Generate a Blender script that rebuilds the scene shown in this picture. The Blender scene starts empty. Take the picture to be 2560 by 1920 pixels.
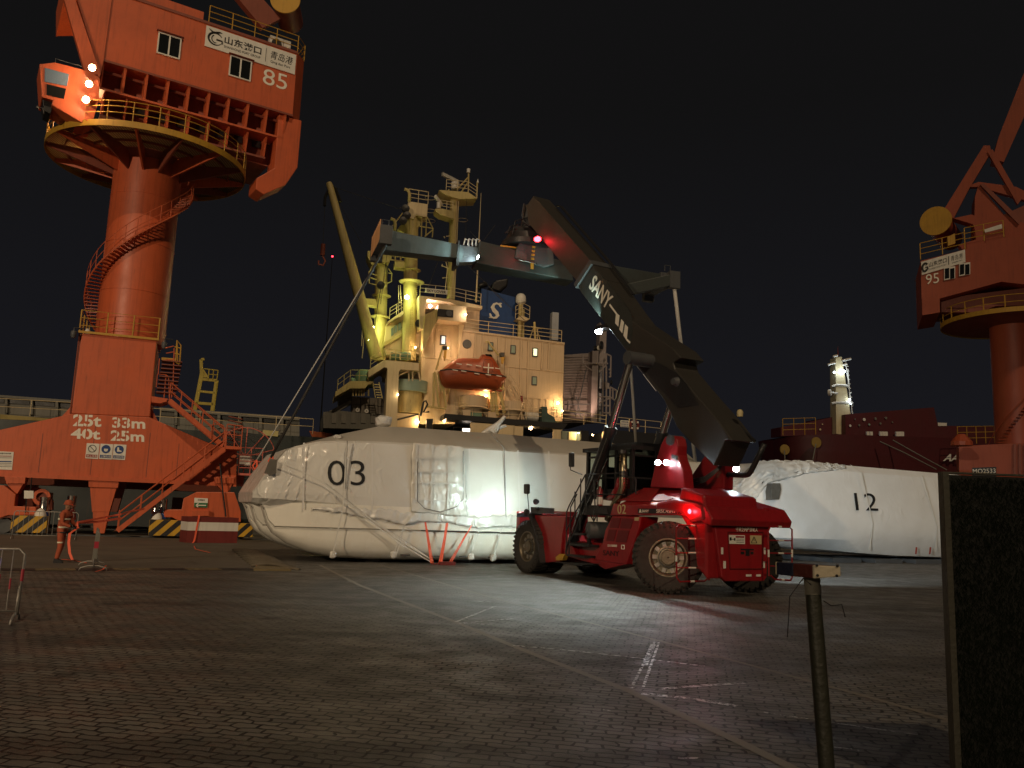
import bpy, bmesh, math, random
from mathutils import Vector as V, Matrix
random.seed(7)
R = math.radians
scn = bpy.context.scene
COL = scn.collection
# ------------------------------------------------------------------ camera
FPX, CAMH, PITCH, ROLL = 2100.0, 1.9, R(8.8), .036
cd = bpy.data.cameras.new('camera'); cam = bpy.data.objects.new('camera', cd); COL.objects.link(cam)
cd.sensor_width = 36; cd.lens = 36 * FPX / 2560; cd.clip_end = 3000; cd.clip_start = .05
CR = Matrix.Rotation(math.pi / 2 + PITCH, 3, 'X') @ Matrix.Rotation(ROLL, 3, 'Z')
CO = V((0, 0, CAMH))
cam.matrix_world = Matrix.Translation(CO) @ CR.to_4x4()
scn.camera = cam
# ------------------------------------------------------------------ world: night sky
w = bpy.data.worlds.new('World'); scn.world = w; w.use_nodes = True
nt = w.node_tree; nt.nodes.clear()
out = nt.nodes.new('ShaderNodeOutputWorld'); bg = nt.nodes.new('ShaderNodeBackground')
tc = nt.nodes.new('ShaderNodeTexCoord'); sx = nt.nodes.new('ShaderNodeSeparateXYZ'); rp = nt.nodes.new('ShaderNodeValToRGB')
nt.links.new(tc.outputs['Generated'], sx.inputs[0]); nt.links.new(sx.outputs['Z'], rp.inputs[0])
e = rp.color_ramp.elements
e[0].position = 0; e[0].color = (.0095, .0096, .0128, 1); e[1].position = .45; e[1].color = (.0058, .0056, .0058, 1)
nt.links.new(rp.outputs[0], bg.inputs[0]); bg.inputs[1].default_value = 1.0
nt.links.new(bg.outputs[0], out.inputs[0])
# far warm floodlighting of the port, coming from behind the photographer
sd = bpy.data.lights.new('sun', 'SUN'); so = bpy.data.objects.new('sun', sd); COL.objects.link(so)
sd.energy = .72; sd.angle = R(.5); sd.color = (1, .74, .46)
# the second mast floodlight of the port, behind and to the left (its shadows fall away to the right)
fd = bpy.data.lights.new('mast_floodlight', 'SPOT'); fo = bpy.data.objects.new('mast_floodlight', fd); COL.objects.link(fo)
fd.energy = 140000; fd.color = (1, .76, .50); fd.spot_size = R(58); fd.spot_blend = 1.; fd.shadow_soft_size = .6
fo.location = (-45, -60, 26); fo.rotation_euler = V((27, 105, -10)).to_track_quat('-Z', 'Y').to_euler()
so.rotation_euler = V((-.25, .68, -.70)).to_track_quat('-Z', 'Y').to_euler()
scn.view_settings.view_transform = 'Standard'; scn.view_settings.look = 'None'
scn.view_settings.exposure = 0; scn.view_settings.gamma = 1
# ------------------------------------------------------------------ pixel helpers (2560x1920 photograph)
def ray(px, py): return CR @ V(((px - 1280) / FPX, -(py - 960) / FPX, -1))
def hit(px, py, p, n):
    d = ray(px, py); n = V(n); return CO + d * (n.dot(V(p) - CO) / n.dot(d))
def G(px, py, z=0): return hit(px, py, (0, 0, z), (0, 0, 1))
class Frame:
    def __init__(s, o, a):
        s.o = V(o); s.a = a; c, t = math.cos(a), math.sin(a)
        s.x = V((c, t, 0)); s.y = V((-t, c, 0)); s.z = V((0, 0, 1))
        s.m = Matrix.Translation(s.o) @ Matrix.Rotation(a, 4, 'Z'); s.inv = s.m.inverted()
    def w(s, u, v, z): return s.o + s.x * u + s.y * v + s.z * z
    def loc(s, p): return s.inv @ V(p)
    def pv(s, px, py, v=0): return s.loc(hit(px, py, s.w(0, v, 0), s.y))
    def pu(s, px, py, u=0): return s.loc(hit(px, py, s.w(u, 0, 0), s.x))
WORLD = Frame((0, 0, 0), 0)
def zm(ox, oy, k): return lambda x, y: (ox + x * k, oy + y * k)
za = zm(80, 0, .3255); zb = zm(0, 740, .3255); zc = zm(0, 1080, .3255); zd = zm(780, 400, .217); ze = zm(800, 700, .217)
zf = zm(1120, 700, .2532); zg = zm(1240, 460, .3255); zh = zm(880, 480, .2532); zi = zm(1260, 1040, .3255)
zj = zm(580, 1040, .3255); zk = zm(1840, 840, .3255); zl = zm(2240, 160, .6269); zn = zm(900, 1340, .434); zp = zm(1840, 1340, .3497)
# ------------------------------------------------------------------ materials
def N(nt, t, **k):
    n = nt.nodes.new(t)
    for a, b in k.items():
        if a.startswith('i_'): n.inputs[a[2:].replace('_', ' ')].default_value = b
        else: setattr(n, a, b)
    return n
MATS = {}
def base(name):
    m = bpy.data.materials.new(name); m.use_nodes = True; MATS[name] = m
    nt = m.node_tree; return m, nt, nt.nodes['Principled BSDF']
def paint(name, c, rough=.5, metal=0., var=.25, scale=1.2, streak=.25, rust=0., bump=.02, bscale=25., spec=.5, coat=0.):
    """painted metal or similar: patchy tone, vertical streaks, optional rust, fine bump"""
    m, nt, p = base(name); L = nt.links.new
    tc = N(nt, 'ShaderNodeTexCoord'); ge = N(nt, 'ShaderNodeNewGeometry')
    n1 = N(nt, 'ShaderNodeTexNoise', i_Scale=scale, i_Detail=5., i_Roughness=.6); L(ge.outputs['Position'], n1.inputs[0])
    mp = N(nt, 'ShaderNodeMapping'); mp.inputs['Scale'].default_value = (5, 5, .35); L(ge.outputs['Position'], mp.inputs[0])
    n2 = N(nt, 'ShaderNodeTexNoise', i_Scale=1.4, i_Detail=4.); L(mp.outputs[0], n2.inputs[0])
    mx = N(nt, 'ShaderNodeMix', data_type='RGBA'); mx.inputs[6].default_value = (*c, 1)
    mx.inputs[7].default_value = (c[0] * .45, c[1] * .42, c[2] * .40, 1)
    a = N(nt, 'ShaderNodeMapRange'); a.inputs[1].default_value = .42; a.inputs[2].default_value = .75; a.inputs[4].default_value = var; L(n1.outputs[0], a.inputs[0])
    b = N(nt, 'ShaderNodeMapRange'); b.inputs[1].default_value = .5; b.inputs[2].default_value = .72; b.inputs[4].default_value = streak; L(n2.outputs[0], b.inputs[0])
    ad = N(nt, 'ShaderNodeMath', operation='ADD', use_clamp=True); L(a.outputs[0], ad.inputs[0]); L(b.outputs[0], ad.inputs[1]); L(ad.outputs[0], mx.inputs[0])
    col = mx.outputs[2]
    if rust:
        n3 = N(nt, 'ShaderNodeTexNoise', i_Scale=scale * 2.3, i_Detail=8., i_Roughness=.7); L(mp.outputs[0], n3.inputs[0])
        r = N(nt, 'ShaderNodeMapRange'); r.inputs[1].default_value = .60; r.inputs[2].default_value = .68; r.inputs[4].default_value = rust; L(n3.outputs[0], r.inputs[0])
        m2 = N(nt, 'ShaderNodeMix', data_type='RGBA'); m2.inputs[7].default_value = (.10, .035, .012, 1); L(col, m2.inputs[6]); L(r.outputs[0], m2.inputs[0]); col = m2.outputs[2]
    L(col, p.inputs['Base Color'])
    rr = N(nt, 'ShaderNodeMapRange'); rr.inputs[3].default_value = max(.05, rough - .12); rr.inputs[4].default_value = min(1, rough + .18); L(n1.outputs[0], rr.inputs[0]); L(rr.outputs[0], p.inputs['Roughness'])
    p.inputs['Metallic'].default_value = metal; p.inputs['Specular IOR Level'].default_value = spec
    if coat: p.inputs['Coat Weight'].default_value = coat; p.inputs['Coat Roughness'].default_value = .12
    if bump:
        n4 = N(nt, 'ShaderNodeTexNoise', i_Scale=bscale, i_Detail=3.); L(ge.outputs['Position'], n4.inputs[0])
        bp = N(nt, 'ShaderNodeBump', i_Strength=.4, i_Distance=bump); L(n4.outputs[0], bp.inputs['Height']); L(bp.outputs[0], p.inputs['Normal'])
    return m
def glow(name, c, s):
    m, nt, p = base(name); p.inputs['Base Color'].default_value = (*c, 1)
    p.inputs['Emission Color'].default_value = (*c, 1); p.inputs['Emission Strength'].default_value = s; return m
def flat(name, c, rough=.5, metal=0.):
    return paint(name, c, rough, metal, var=.12, streak=.0, bump=0)
def wrapmat(name, c, amp, scale, rough=.38, crease=.0, bow=None):
    """shrink wrap: taut film with fine radiating creases"""
    m, nt, p = base(name); L = nt.links.new
    ge = N(nt, 'ShaderNodeNewGeometry'); 
    n0 = N(nt, 'ShaderNodeTexNoise', i_Scale=.55, i_Detail=3.); L(ge.outputs['Position'], n0.inputs[0])
    va = N(nt, 'ShaderNodeVectorMath', operation='MULTIPLY_ADD'); L(n0.outputs['Color'], va.inputs[0]); va.inputs[1].default_value = (1.6, 1.6, 1.6); L(ge.outputs['Position'], va.inputs[2])
    mp = N(nt, 'ShaderNodeMapping'); mp.inputs['Scale'].default_value = (1.0, 1.0, .45); mp.inputs['Rotation'].default_value = (.4, .5, .3); L(va.outputs[0], mp.inputs[0])
    vo = N(nt, 'ShaderNodeTexNoise', i_Scale=scale, i_Detail=4., i_Roughness=.55, i_Distortion=.8); vo.noise_type = 'RIDGED_MULTIFRACTAL'; L(mp.outputs[0], vo.inputs[0])
    msk = N(nt, 'ShaderNodeTexNoise', i_Scale=.9, i_Detail=2.); L(ge.outputs['Position'], msk.inputs[0])
    mr = N(nt, 'ShaderNodeMapRange'); mr.inputs[1].default_value = .42; mr.inputs[2].default_value = .66; mr.inputs[3].default_value = crease; L(msk.outputs[0], mr.inputs[0])
    if bow:   # the loose film gathered round the bow is crinkled all over
        ds = N(nt, 'ShaderNodeVectorMath', operation='DISTANCE'); L(ge.outputs['Position'], ds.inputs[0]); ds.inputs[1].default_value = bow[0]
        br_ = N(nt, 'ShaderNodeMapRange'); br_.inputs[1].default_value = bow[1] * .45; br_.inputs[2].default_value = bow[1]; br_.inputs[3].default_value = 2.2; br_.inputs[4].default_value = 0.; L(ds.outputs['Value'], br_.inputs[0])
        a_ = N(nt, 'ShaderNodeMath', operation='ADD'); L(mr.outputs[0], a_.inputs[0]); L(br_.outputs[0], a_.inputs[1]); mr = a_
    mu = N(nt, 'ShaderNodeMath', operation='MULTIPLY'); L(vo.outputs[0], mu.inputs[0]); L(mr.outputs[0], mu.inputs[1])
    n2 = N(nt, 'ShaderNodeTexNoise', i_Scale=1.1, i_Detail=2.); L(ge.outputs['Position'], n2.inputs[0])
    ad = N(nt, 'ShaderNodeMath', operation='MULTIPLY_ADD'); L(n2.outputs[0], ad.inputs[0]); ad.inputs[1].default_value = .5; L(mu.outputs[0], ad.inputs[2])
    bp = N(nt, 'ShaderNodeBump', i_Strength=.8, i_Distance=amp); L(ad.outputs[0], bp.inputs['Height']); L(bp.outputs[0], p.inputs['Normal'])
    mx = N(nt, 'ShaderNodeMix', data_type='RGBA'); mx.inputs[6].default_value = (*c, 1); mx.inputs[7].default_value = (c[0] * .82, c[1] * .8, c[2] * .77, 1); L(n2.outputs[0], mx.inputs[0]); L(mx.outputs[2], p.inputs['Base Color'])
    p.inputs['Roughness'].default_value = rough; p.inputs['Specular IOR Level'].default_value = .5
    return m
ORG = paint('crane_orange', (.56, .112, .040), .42, var=.32, streak=.34, rust=.45, scale=.8, bump=.006, bscale=3)
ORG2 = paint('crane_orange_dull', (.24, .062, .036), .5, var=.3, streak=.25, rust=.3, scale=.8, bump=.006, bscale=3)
YEL = paint('crane_yellow', (.50, .28, .03), .5, var=.3, rust=.6)
RED = paint('stacker_red', (.28, .010, .014), .32, var=.45, streak=.28, bump=.003, bscale=5, coat=.5)
RED2 = paint('old_red', (.17, .022, .018), .7, var=.4, streak=.3, rust=.4)
BLK = paint('black_paint', (.018, .018, .019), .4, var=.2, streak=.1)
CHAR = paint('boom_charcoal', (.038, .035, .030), .45, var=.3, streak=.1, bump=.004)
STEEL = paint('grey_steel', (.050, .060, .058), .42, metal=.35, var=.5, streak=.15, scale=2.2, bump=.006, bscale=8)
DKST = paint('dark_steel', (.07, .075, .08), .5, var=.4)
GALV = paint('galvanised', (.38, .36, .33), .45, metal=.6, var=.4, scale=6, rust=.3)
CHR = flat('chrome', (.62, .60, .57), .14, 1.)
BRASS = paint('stack_metal', (.38, .31, .20), .25, metal=1., var=.35, scale=3)
RUB = paint('rubber', (.028, .025, .022), .75, var=.35, streak=0, scale=8, bump=.01)
RIM = paint('rim_metal', (.21, .18, .13), .4, metal=.7, var=.5, scale=9, rust=.3)
CREAM = paint('ship_cream', (.62, .50, .30), .55, var=.18, streak=.22, rust=.22, scale=.4, bump=.01, bscale=2)
CREAM2 = paint('ship_kingpost', (.52, .42, .17), .55, var=.35, streak=.4, rust=.55, scale=.7)
GRYS = paint('ship_grey', (.17, .165, .14), .6, var=.3, streak=.35, rust=.45, scale=.4)
HULL = paint('hull_dark', (.012, .022, .020), .45, var=.3, streak=.2, rust=.4, scale=.3)
HULLR = paint('hull_maroon', (.085, .012, .016), .5, var=.3, streak=.25, scale=.3)
BLUE = paint('funnel_blue', (.012, .055, .20), .5, var=.2, streak=.2)
BLU2 = paint('buffer_blue', (.01, .05, .22), .35, var=.3)
WHITE = paint('white_paint', (.72, .70, .64), .5, var=.2, streak=.2)
LETW = flat('white_lettering', (.80, .76, .66), .6)
LETK = flat('black_lettering', (.006, .006, .007), .6)
LETB = flat('blue_sign_ink', (.015, .05, .19), .6)
LETR = flat('red_sign_ink', (.25, .012, .02), .6)
LETG = flat('green_sign_ink', (.01, .13, .045), .6)
LETO = flat('gold_lettering', (.5, .42, .22), .5)
GLS = paint('dark_glass', (.010, .012, .013), .08, var=.0, streak=0, bump=0)
WRAP = wrapmat('shrink_wrap', (.80, .80, .78), .040, 2.4, .30, .10)
WRAPC = wrapmat('crinkled_wrap', (.68, .68, .655), .22, 1.6, .26, .7)
ROOF = wrapmat('grey_roof_wrap', (.48, .46, .41), .03, 1.2, .5, .1)
GELC = paint('white_gelcoat', (.80, .78, .70), .22, var=.12, streak=.05, bump=.002, bscale=2)
STRW = flat('white_webbing', (.66, .65, .60), .6)
STRO = glow('coral_webbing', (.85, .13, .06), .0)
MATS['coral_webbing'].node_tree.nodes['Principled BSDF'].inputs['Roughness'].default_value = .6
LBO = paint('lifeboat_orange', (.30, .060, .018), .4, var=.15, streak=.2)
GRN = paint('deck_green', (.13, .22, .15), .6, var=.3, streak=.3, rust=.3)
CLOTH = paint('orange_workwear', (.36, .075, .030), .85, var=.3, streak=0, scale=9, bump=.02, bscale=18)
REFL = flat('reflective_tape', (.75, .72, .55), .35)
SKIN = flat('skin', (.33, .17, .10), .6)
DARK = paint('dark_cloth', (.02, .02, .022), .85, var=.2, streak=0)
SCRN = flat('green_grey_enamel', (.24, .33, .27), .5)
# ------------------------------------------------------------------ mesh builder
class MB:
    def __init__(s, fr=WORLD): s.f = fr; s.v = []; s.q = []
    def add(s, pts, faces):
        k = len(s.v); s.v += [s.f.w(*p) for p in pts]; s.q += [tuple(i + k for i in f) for f in faces]; return s
    def box(s, a, b):
        x0, y0, z0 = a; x1, y1, z1 = b
        return s.add([(x0, y0, z0), (x1, y0, z0), (x1, y1, z0), (x0, y1, z0), (x0, y0, z1), (x1, y0, z1), (x1, y1, z1), (x0, y1, z1)],
                     [(3, 2, 1, 0), (4, 5, 6, 7), (0, 1, 5, 4), (1, 2, 6, 5), (2, 3, 7, 6), (3, 0, 4, 7)])
    def bar(s, a, b, w, h, up=(0, 0, 1)):
        """rectangular bar from a to b, w across, h along up"""
        a, b = V(a), V(b); d = (b - a).normalized(); r = d.cross(V(up))
        if r.length < 1e-4: r = V((1, 0, 0))
        r.normalize(); u = r.cross(d); P = []
        for q in (a, b):
            for i, j in ((-1, -1), (1, -1), (1, 1), (-1, 1)): P.append(q + r * (i * w / 2) + u * (j * h / 2))
        return s.add(P, [(3, 2, 1, 0), (4, 5, 6, 7), (0, 1, 5, 4), (1, 2, 6, 5), (2, 3, 7, 6), (3, 0, 4, 7)])
    def tube(s, pts, r, n=6, r2=None):
        pts = [V(p) for p in pts]; m = len(pts); rings = []; prev = None
        for i, p in enumerate(pts):
            d = (pts[min(i + 1, m - 1)] - pts[max(i - 1, 0)]).normalized()
            if prev is None: a = d.cross(V((0, 0, 1))); a = a if a.length > .05 else d.cross(V((1, 0, 0)))
            else: a = prev - d * prev.dot(d)
            a.normalize(); prev = a; b = d.cross(a)
            rr = r if r2 is None else r + (r2 - r) * i / (m - 1)
            if isinstance(r, (list, tuple)): rr = r[i]
            rings.append([p + (a * math.cos(t) + b * math.sin(t)) * rr for t in [6.28319 * k / n for k in range(n)]])
        P = [q for g in rings for q in g]; F = []
        for i in range(m - 1):
            for k in range(n): F.append((i * n + k, i * n + (k + 1) % n, (i + 1) * n + (k + 1) % n, (i + 1) * n + k))
        F.append(tuple(range(n - 1, -1, -1))); F.append(tuple((m - 1) * n + k for k in range(n)))
        return s.add(P, F)
    def prism(s, poly, t0, t1, ax='v'):
        """polygon of (a,b) extruded from t0 to t1 along axis v (u,z), u (v,z) or z (u,v)"""
        mk = {'v': lambda a, b, t: (a, t, b), 'u': lambda a, b, t: (t, a, b), 'z': lambda a, b, t: (a, b, t)}[ax]
        n = len(poly); P = [mk(a, b, t0) for a, b in poly] + [mk(a, b, t1) for a, b in poly]
        F = [tuple(range(n - 1, -1, -1)), tuple(range(n, 2 * n))] + [(i, (i + 1) % n, n + (i + 1) % n, n + i) for i in range(n)]
        return s.add(P, F)
    def loft(s, secs, cap=True):
        n = len(secs[0]); P = [p for g in secs for p in g]; F = []
        for i in range(len(secs) - 1):
            for k in range(n): F.append((i * n + k, i * n + (k + 1) % n, (i + 1) * n + (k + 1) % n, (i + 1) * n + k))
        if cap: F += [tuple(range(n - 1, -1, -1)), tuple((len(secs) - 1) * n + k for k in range(n))]
        return s.add(P, F)
    def lathe(s, prof, o, ax=(0, 0, 1), n=24, cap=True):
        """profile of (radius, height) round the axis ax through o"""
        o = V(o); ax = V(ax).normalized(); a = ax.cross(V((0, 0, 1))); a = a if a.length > .05 else V((1, 0, 0)); a.normalize(); b = ax.cross(a)
        secs = [[o + ax * h + (a * math.cos(t) + b * math.sin(t)) * max(r, .001) for t in [6.28319 * k / n for k in range(n)]] for r, h in prof]
        if len(prof) >= 4 and prof[0][0] > .02 and prof[-1][0] > .02: secs.append(secs[0]); cap = False   # a ring: closed in section, open in the middle
        return s.loft(secs, cap)
    def ribbon(s, pts, w, side, th=.006):
        """flat webbing along pts, w wide along the direction side"""
        sd = V(side).normalized() * w / 2; pts = [V(p) for p in pts]; secs = []
        for i, p in enumerate(pts):
            d = (pts[min(i + 1, len(pts) - 1)] - pts[max(i - 1, 0)]).normalized(); nn = d.cross(sd).normalized() * th / 2
            secs.append([p - sd - nn, p + sd - nn, p + sd + nn, p - sd + nn])
        return s.loft(secs)
    def build(s, name, mat, parent=None, smooth=False, bevel=0, label=None):
        me = bpy.data.meshes.new(name); inv = FR[parent.name].inv if parent is not None else Matrix()
        me.from_pydata([inv @ p for p in s.v], [], s.q); me.materials.append(mat)
        bm = bmesh.new(); bm.from_mesh(me); bmesh.ops.recalc_face_normals(bm, faces=bm.faces); bm.to_mesh(me); bm.free()
        o = bpy.data.objects.new(name, me); COL.objects.link(o)
        if smooth:
            for p in me.polygons: p.use_smooth = True
            if smooth != True: 
                me.set_sharp_from_angle(angle=R(smooth))
        if bevel:
            md = o.modifiers.new('bevel', 'BEVEL'); md.width = bevel; md.segments = 2; md.limit_method = 'ANGLE'; md.angle_limit = R(40)
        if parent is not None: o.parent = parent; FR[o.name] = FR[parent.name]
        else: FR[o.name] = WORLD
        if label: o['label'] = label
        return o
FR = {}
def thing(name, label, cat, fr, group=None):
    o = bpy.data.objects.new(name, None); COL.objects.link(o); o.matrix_world = fr.m; FR[o.name] = fr
    o.empty_display_size = .3
    o['label'] = label; o['category'] = cat
    if group: o['group'] = group
    return o
def tag(o, label, cat, group=None):
    o['label'] = label; o['category'] = cat
    if group: o['group'] = group
    return o
def struct(o): o['kind'] = 'structure'; return o
def dup(root, m):
    """copy of a thing and all its parts; m maps old world frame to the new one"""
    c = root.copy(); COL.objects.link(c); c.matrix_world = m
    def rec(o, par):
        for ch in list(o.children):
            k = ch.copy(); COL.objects.link(k); k.parent = par; rec(ch, k)
    rec(root, c); return c
def text(s, fr, o, xd, zd, mat, parent, w=None, h=None, name='lettering', th=.01, shear=0, spacing=1., bold=0., flat=False, wrap=None):
    """lettering laid on a face: o = lower left corner, xd/zd = reading and up directions (frame coords)"""
    cu = bpy.data.curves.new('t', 'FONT'); cu.body = s; cu.shear = shear; cu.space_character = spacing; cu.offset = bold; cu.extrude = 0 if flat else .02; cu.resolution_u = 4
    to = bpy.data.objects.new('t', cu); COL.objects.link(to); dg = bpy.context.evaluated_depsgraph_get()
    me = bpy.data.meshes.new_from_object(to.evaluated_get(dg)); bpy.data.objects.remove(to)
    xs = [v.co.x for v in me.vertices]; ys = [v.co.y for v in me.vertices]; x0, x1, y0, y1 = min(xs), max(xs), min(ys), max(ys)
    if h is None: h = w * (y1 - y0) / (x1 - x0)
    if w is None: w = h * (x1 - x0) / (y1 - y0)
    o, xd, zd = V(o), V(xd).normalized(), V(zd).normalized(); nn = xd.cross(zd).normalized()
    inv = FR[parent.name].inv
    for v in me.vertices:
        p = o + xd * ((v.co.x - x0) / (x1 - x0) * w) + zd * ((v.co.y - y0) / (y1 - y0) * h) + nn * (th if v.co.z > 0 else 0)
        v.co = inv @ fr.w(*p)
    me.materials.append(mat); ob = bpy.data.objects.new(name, me); COL.objects.link(ob); ob.parent = parent; FR[ob.name] = FR[parent.name]
    if wrap is not None:
        bm = bmesh.new(); bm.from_mesh(me); bmesh.ops.triangulate(bm, faces=bm.faces); bmesh.ops.subdivide_edges(bm, edges=[e for e in bm.edges if e.calc_length() > .08], cuts=3); bm.to_mesh(me); bm.free()
        sw_ = ob.modifiers.new('wrap', 'SHRINKWRAP'); sw_.target = wrap; sw_.offset = .03 if s == '03' else .07
    return ob
def pxtext(s, fr, v, bl, br, tl, mat, parent, **k):
    """lettering on the plane v = const: corners given where the photograph shows them"""
    a, b, c = fr.pv(*bl, v), fr.pv(*br, v), fr.pv(*tl, v)
    return text(s, fr, a, b - a, c - a, mat, parent, w=(b - a).length, h=(c - a).length, **k)
def arrow(nm): return nm
def lamp(kind, pos, col, watts, aim=None, size=60, blend=.5, r=.08, name='lamp_light'):
    ld = bpy.data.lights.new(name, kind); lo = bpy.data.objects.new(name, ld); COL.objects.link(lo); lo.location = pos
    ld.energy = watts; ld.color = col; ld.shadow_soft_size = r
    if kind == 'SPOT': ld.spot_size = R(size); ld.spot_blend = blend; lo.rotation_euler = (V(aim) - V(pos)).to_track_quat('-Z', 'Y').to_euler()
    return lo
def rail(mb, pts, h=1.05, n=3, step=1.6, r=.025, rp=.03, up=(0, 0, 1)):
    """guard rail along base points: posts every step and n rails"""
    pts = [V(p) for p in pts]; up = V(up)
    for i in range(len(pts) - 1):
        a, b = pts[i], pts[i + 1]; m = max(1, round((b - a).length / step))
        for k in range(m + (i == len(pts) - 2)):
            q = a.lerp(b, k / m); mb.tube([q, q + up * h], rp, 5)
    for j in range(n):
        mb.tube([p + up * h * (j + 1) / n for p in pts], r, 5)
    return mb
# ------------------------------------------------------------------ frames
C = Frame((-21, 44.8, 0), R(21))          # crane 85 and the quay rails
S = Frame((5.18, 22.25, 0), R(120))       # reach stacker: u forward, v to its left side, z up
B = Frame(G(1036, 1410), R(24))           # boat 03
B2 = Frame(G(2200, 1409), R(24))          # boat 12
K = Frame((0, 80, 0), R(14))              # cargo ship
# ------------------------------------------------------------------ ground
def paver_mat():
    m, nt, p = base('block_paving'); L = nt.links.new
    ge = N(nt, 'ShaderNodeNewGeometry'); mp = N(nt, 'ShaderNodeMapping'); mp.inputs['Rotation'].default_value = (0, 0, R(12)); L(ge.outputs['Position'], mp.inputs[0])
    ns = N(nt, 'ShaderNodeTexNoise', i_Scale=5.5, i_Detail=1.); L(mp.outputs[0], ns.inputs[0])
    wv = N(nt, 'ShaderNodeVectorMath', operation='SUBTRACT'); L(ns.outputs['Color'], wv.inputs[0]); wv.inputs[1].default_value = (.5, .5, .5)
    sc = N(nt, 'ShaderNodeVectorMath', operation='MULTIPLY_ADD'); L(wv.outputs[0], sc.inputs[0]); sc.inputs[1].default_value = (.12, .11, 0); L(mp.outputs[0], sc.inputs[2])
    br = N(nt, 'ShaderNodeTexBrick', i_Scale=1., i_Mortar_Size=.014, i_Mortar_Smooth=.25, i_Bias=0.)
    br.inputs['Brick Width'].default_value = .235; br.inputs['Row Height'].default_value = .125; L(sc.outputs[0], br.inputs[0])
    br.inputs['Color1'].default_value = (.190, .178, .158, 1); br.inputs['Color2'].default_value = (.135, .127, .113, 1); br.inputs['Mortar'].default_value = (.008, .007, .006, 1)
    n1 = N(nt, 'ShaderNodeTexNoise', i_Scale=.33, i_Detail=6., i_Roughness=.62); L(ge.outputs['Position'], n1.inputs[0])
    r1 = N(nt, 'ShaderNodeMapRange'); r1.inputs[1].default_value = .3; r1.inputs[2].default_value = .7; r1.inputs[3].default_value = .55; r1.inputs[4].default_value = 1.15; L(n1.outputs[0], r1.inputs[0])
    mt = N(nt, 'ShaderNodeMapping'); mt.inputs['Rotation'].default_value = (0, 0, R(-28)); mt.inputs['Scale'].default_value = (.10, 1.5, 1); L(ge.outputs['Position'], mt.inputs[0])
    n6 = N(nt, 'ShaderNodeTexNoise', i_Scale=.8, i_Detail=4., i_Distortion=.4); L(mt.outputs[0], n6.inputs[0])   # tyre tracks along the quay
    r6 = N(nt, 'ShaderNodeMapRange'); r6.inputs[1].default_value = .46; r6.inputs[2].default_value = .60; r6.inputs[3].default_value = 1.; r6.inputs[4].default_value = .62; L(n6.outputs[0], r6.inputs[0])
    n7 = N(nt, 'ShaderNodeTexNoise', i_Scale=.9, i_Detail=3.); L(ge.outputs['Position'], n7.inputs[0])            # oil spots
    r7 = N(nt, 'ShaderNodeMapRange'); r7.inputs[1].default_value = .66; r7.inputs[2].default_value = .72; r7.inputs[3].default_value = 1.; r7.inputs[4].default_value = .45; L(n7.outputs[0], r7.inputs[0])
    q6 = N(nt, 'ShaderNodeMath', operation='MULTIPLY'); L(r6.outputs[0], q6.inputs[0]); L(r7.outputs[0], q6.inputs[1]); q7 = N(nt, 'ShaderNodeMath', operation='MULTIPLY'); L(q6.outputs[0], q7.inputs[0]); L(r1.outputs[0], q7.inputs[1])
    mx = N(nt, 'ShaderNodeVectorMath', operation='SCALE'); L(br.outputs['Color'], mx.inputs[0]); L(q7.outputs[0], mx.inputs['Scale'])
    L(mx.outputs[0], p.inputs['Base Color'])
    n2 = N(nt, 'ShaderNodeTexNoise', i_Scale=1.7, i_Detail=5.); L(ge.outputs['Position'], n2.inputs[0])
    rr = N(nt, 'ShaderNodeMapRange'); rr.inputs[1].default_value = .35; rr.inputs[2].default_value = .65; rr.inputs[3].default_value = .42; rr.inputs[4].default_value = .66; L(n2.outputs[0], rr.inputs[0]); L(rr.outputs[0], p.inputs['Roughness'])
    n3 = N(nt, 'ShaderNodeTexNoise', i_Scale=28., i_Detail=4., i_Roughness=.7); L(ge.outputs['Position'], n3.inputs[0])
    inv = N(nt, 'ShaderNodeMath', operation='MULTIPLY_ADD'); L(br.outputs['Fac'], inv.inputs[0]); inv.inputs[1].default_value = -1.; sb_ = N(nt, 'ShaderNodeMath', operation='MULTIPLY_ADD'); L(br.outputs['Color'], sb_.inputs[0]); sb_.inputs[1].default_value = 14.; L(n3.outputs[0], sb_.inputs[2]); L(sb_.outputs[0], inv.inputs[2])
    n5 = N(nt, 'ShaderNodeTexNoise', i_Scale=.8, i_Detail=2.); L(ge.outputs['Position'], n5.inputs[0])
    a5 = N(nt, 'ShaderNodeMath', operation='MULTIPLY_ADD'); L(n5.outputs[0], a5.inputs[0]); a5.inputs[1].default_value = 1.2; L(inv.outputs[0], a5.inputs[2])
    bp = N(nt, 'ShaderNodeBump', i_Strength=1., i_Distance=.014); L(a5.outputs[0], bp.inputs['Height']); L(bp.outputs[0], p.inputs['Normal'])
    p.inputs['Specular IOR Level'].default_value = .55
    return m
PAV = paver_mat()
ASPH = paint('quay_asphalt', (.115, .102, .082), .7, var=.55, scale=.5, streak=.0, bump=.01, bscale=30)
def worn(name, c, thr, sc=7., rough=.6):
    """worn road paint: the paving shows through where it has gone"""
    m, nt, p = base(name); L = nt.links.new; ge = N(nt, 'ShaderNodeNewGeometry')
    n = N(nt, 'ShaderNodeTexNoise', i_Scale=sc, i_Detail=6., i_Roughness=.7); L(ge.outputs['Position'], n.inputs[0])
    r = N(nt, 'ShaderNodeMapRange'); r.inputs[1].default_value = thr; r.inputs[2].default_value = thr + .05; L(n.outputs[0], r.inputs[0])
    p.inputs['Base Color'].default_value = (*c, 1); p.inputs['Roughness'].default_value = rough
    L(r.outputs[0], p.inputs['Alpha']); return m
def quay(u, v, z): return tuple(C.w(u, v, z))
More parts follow.
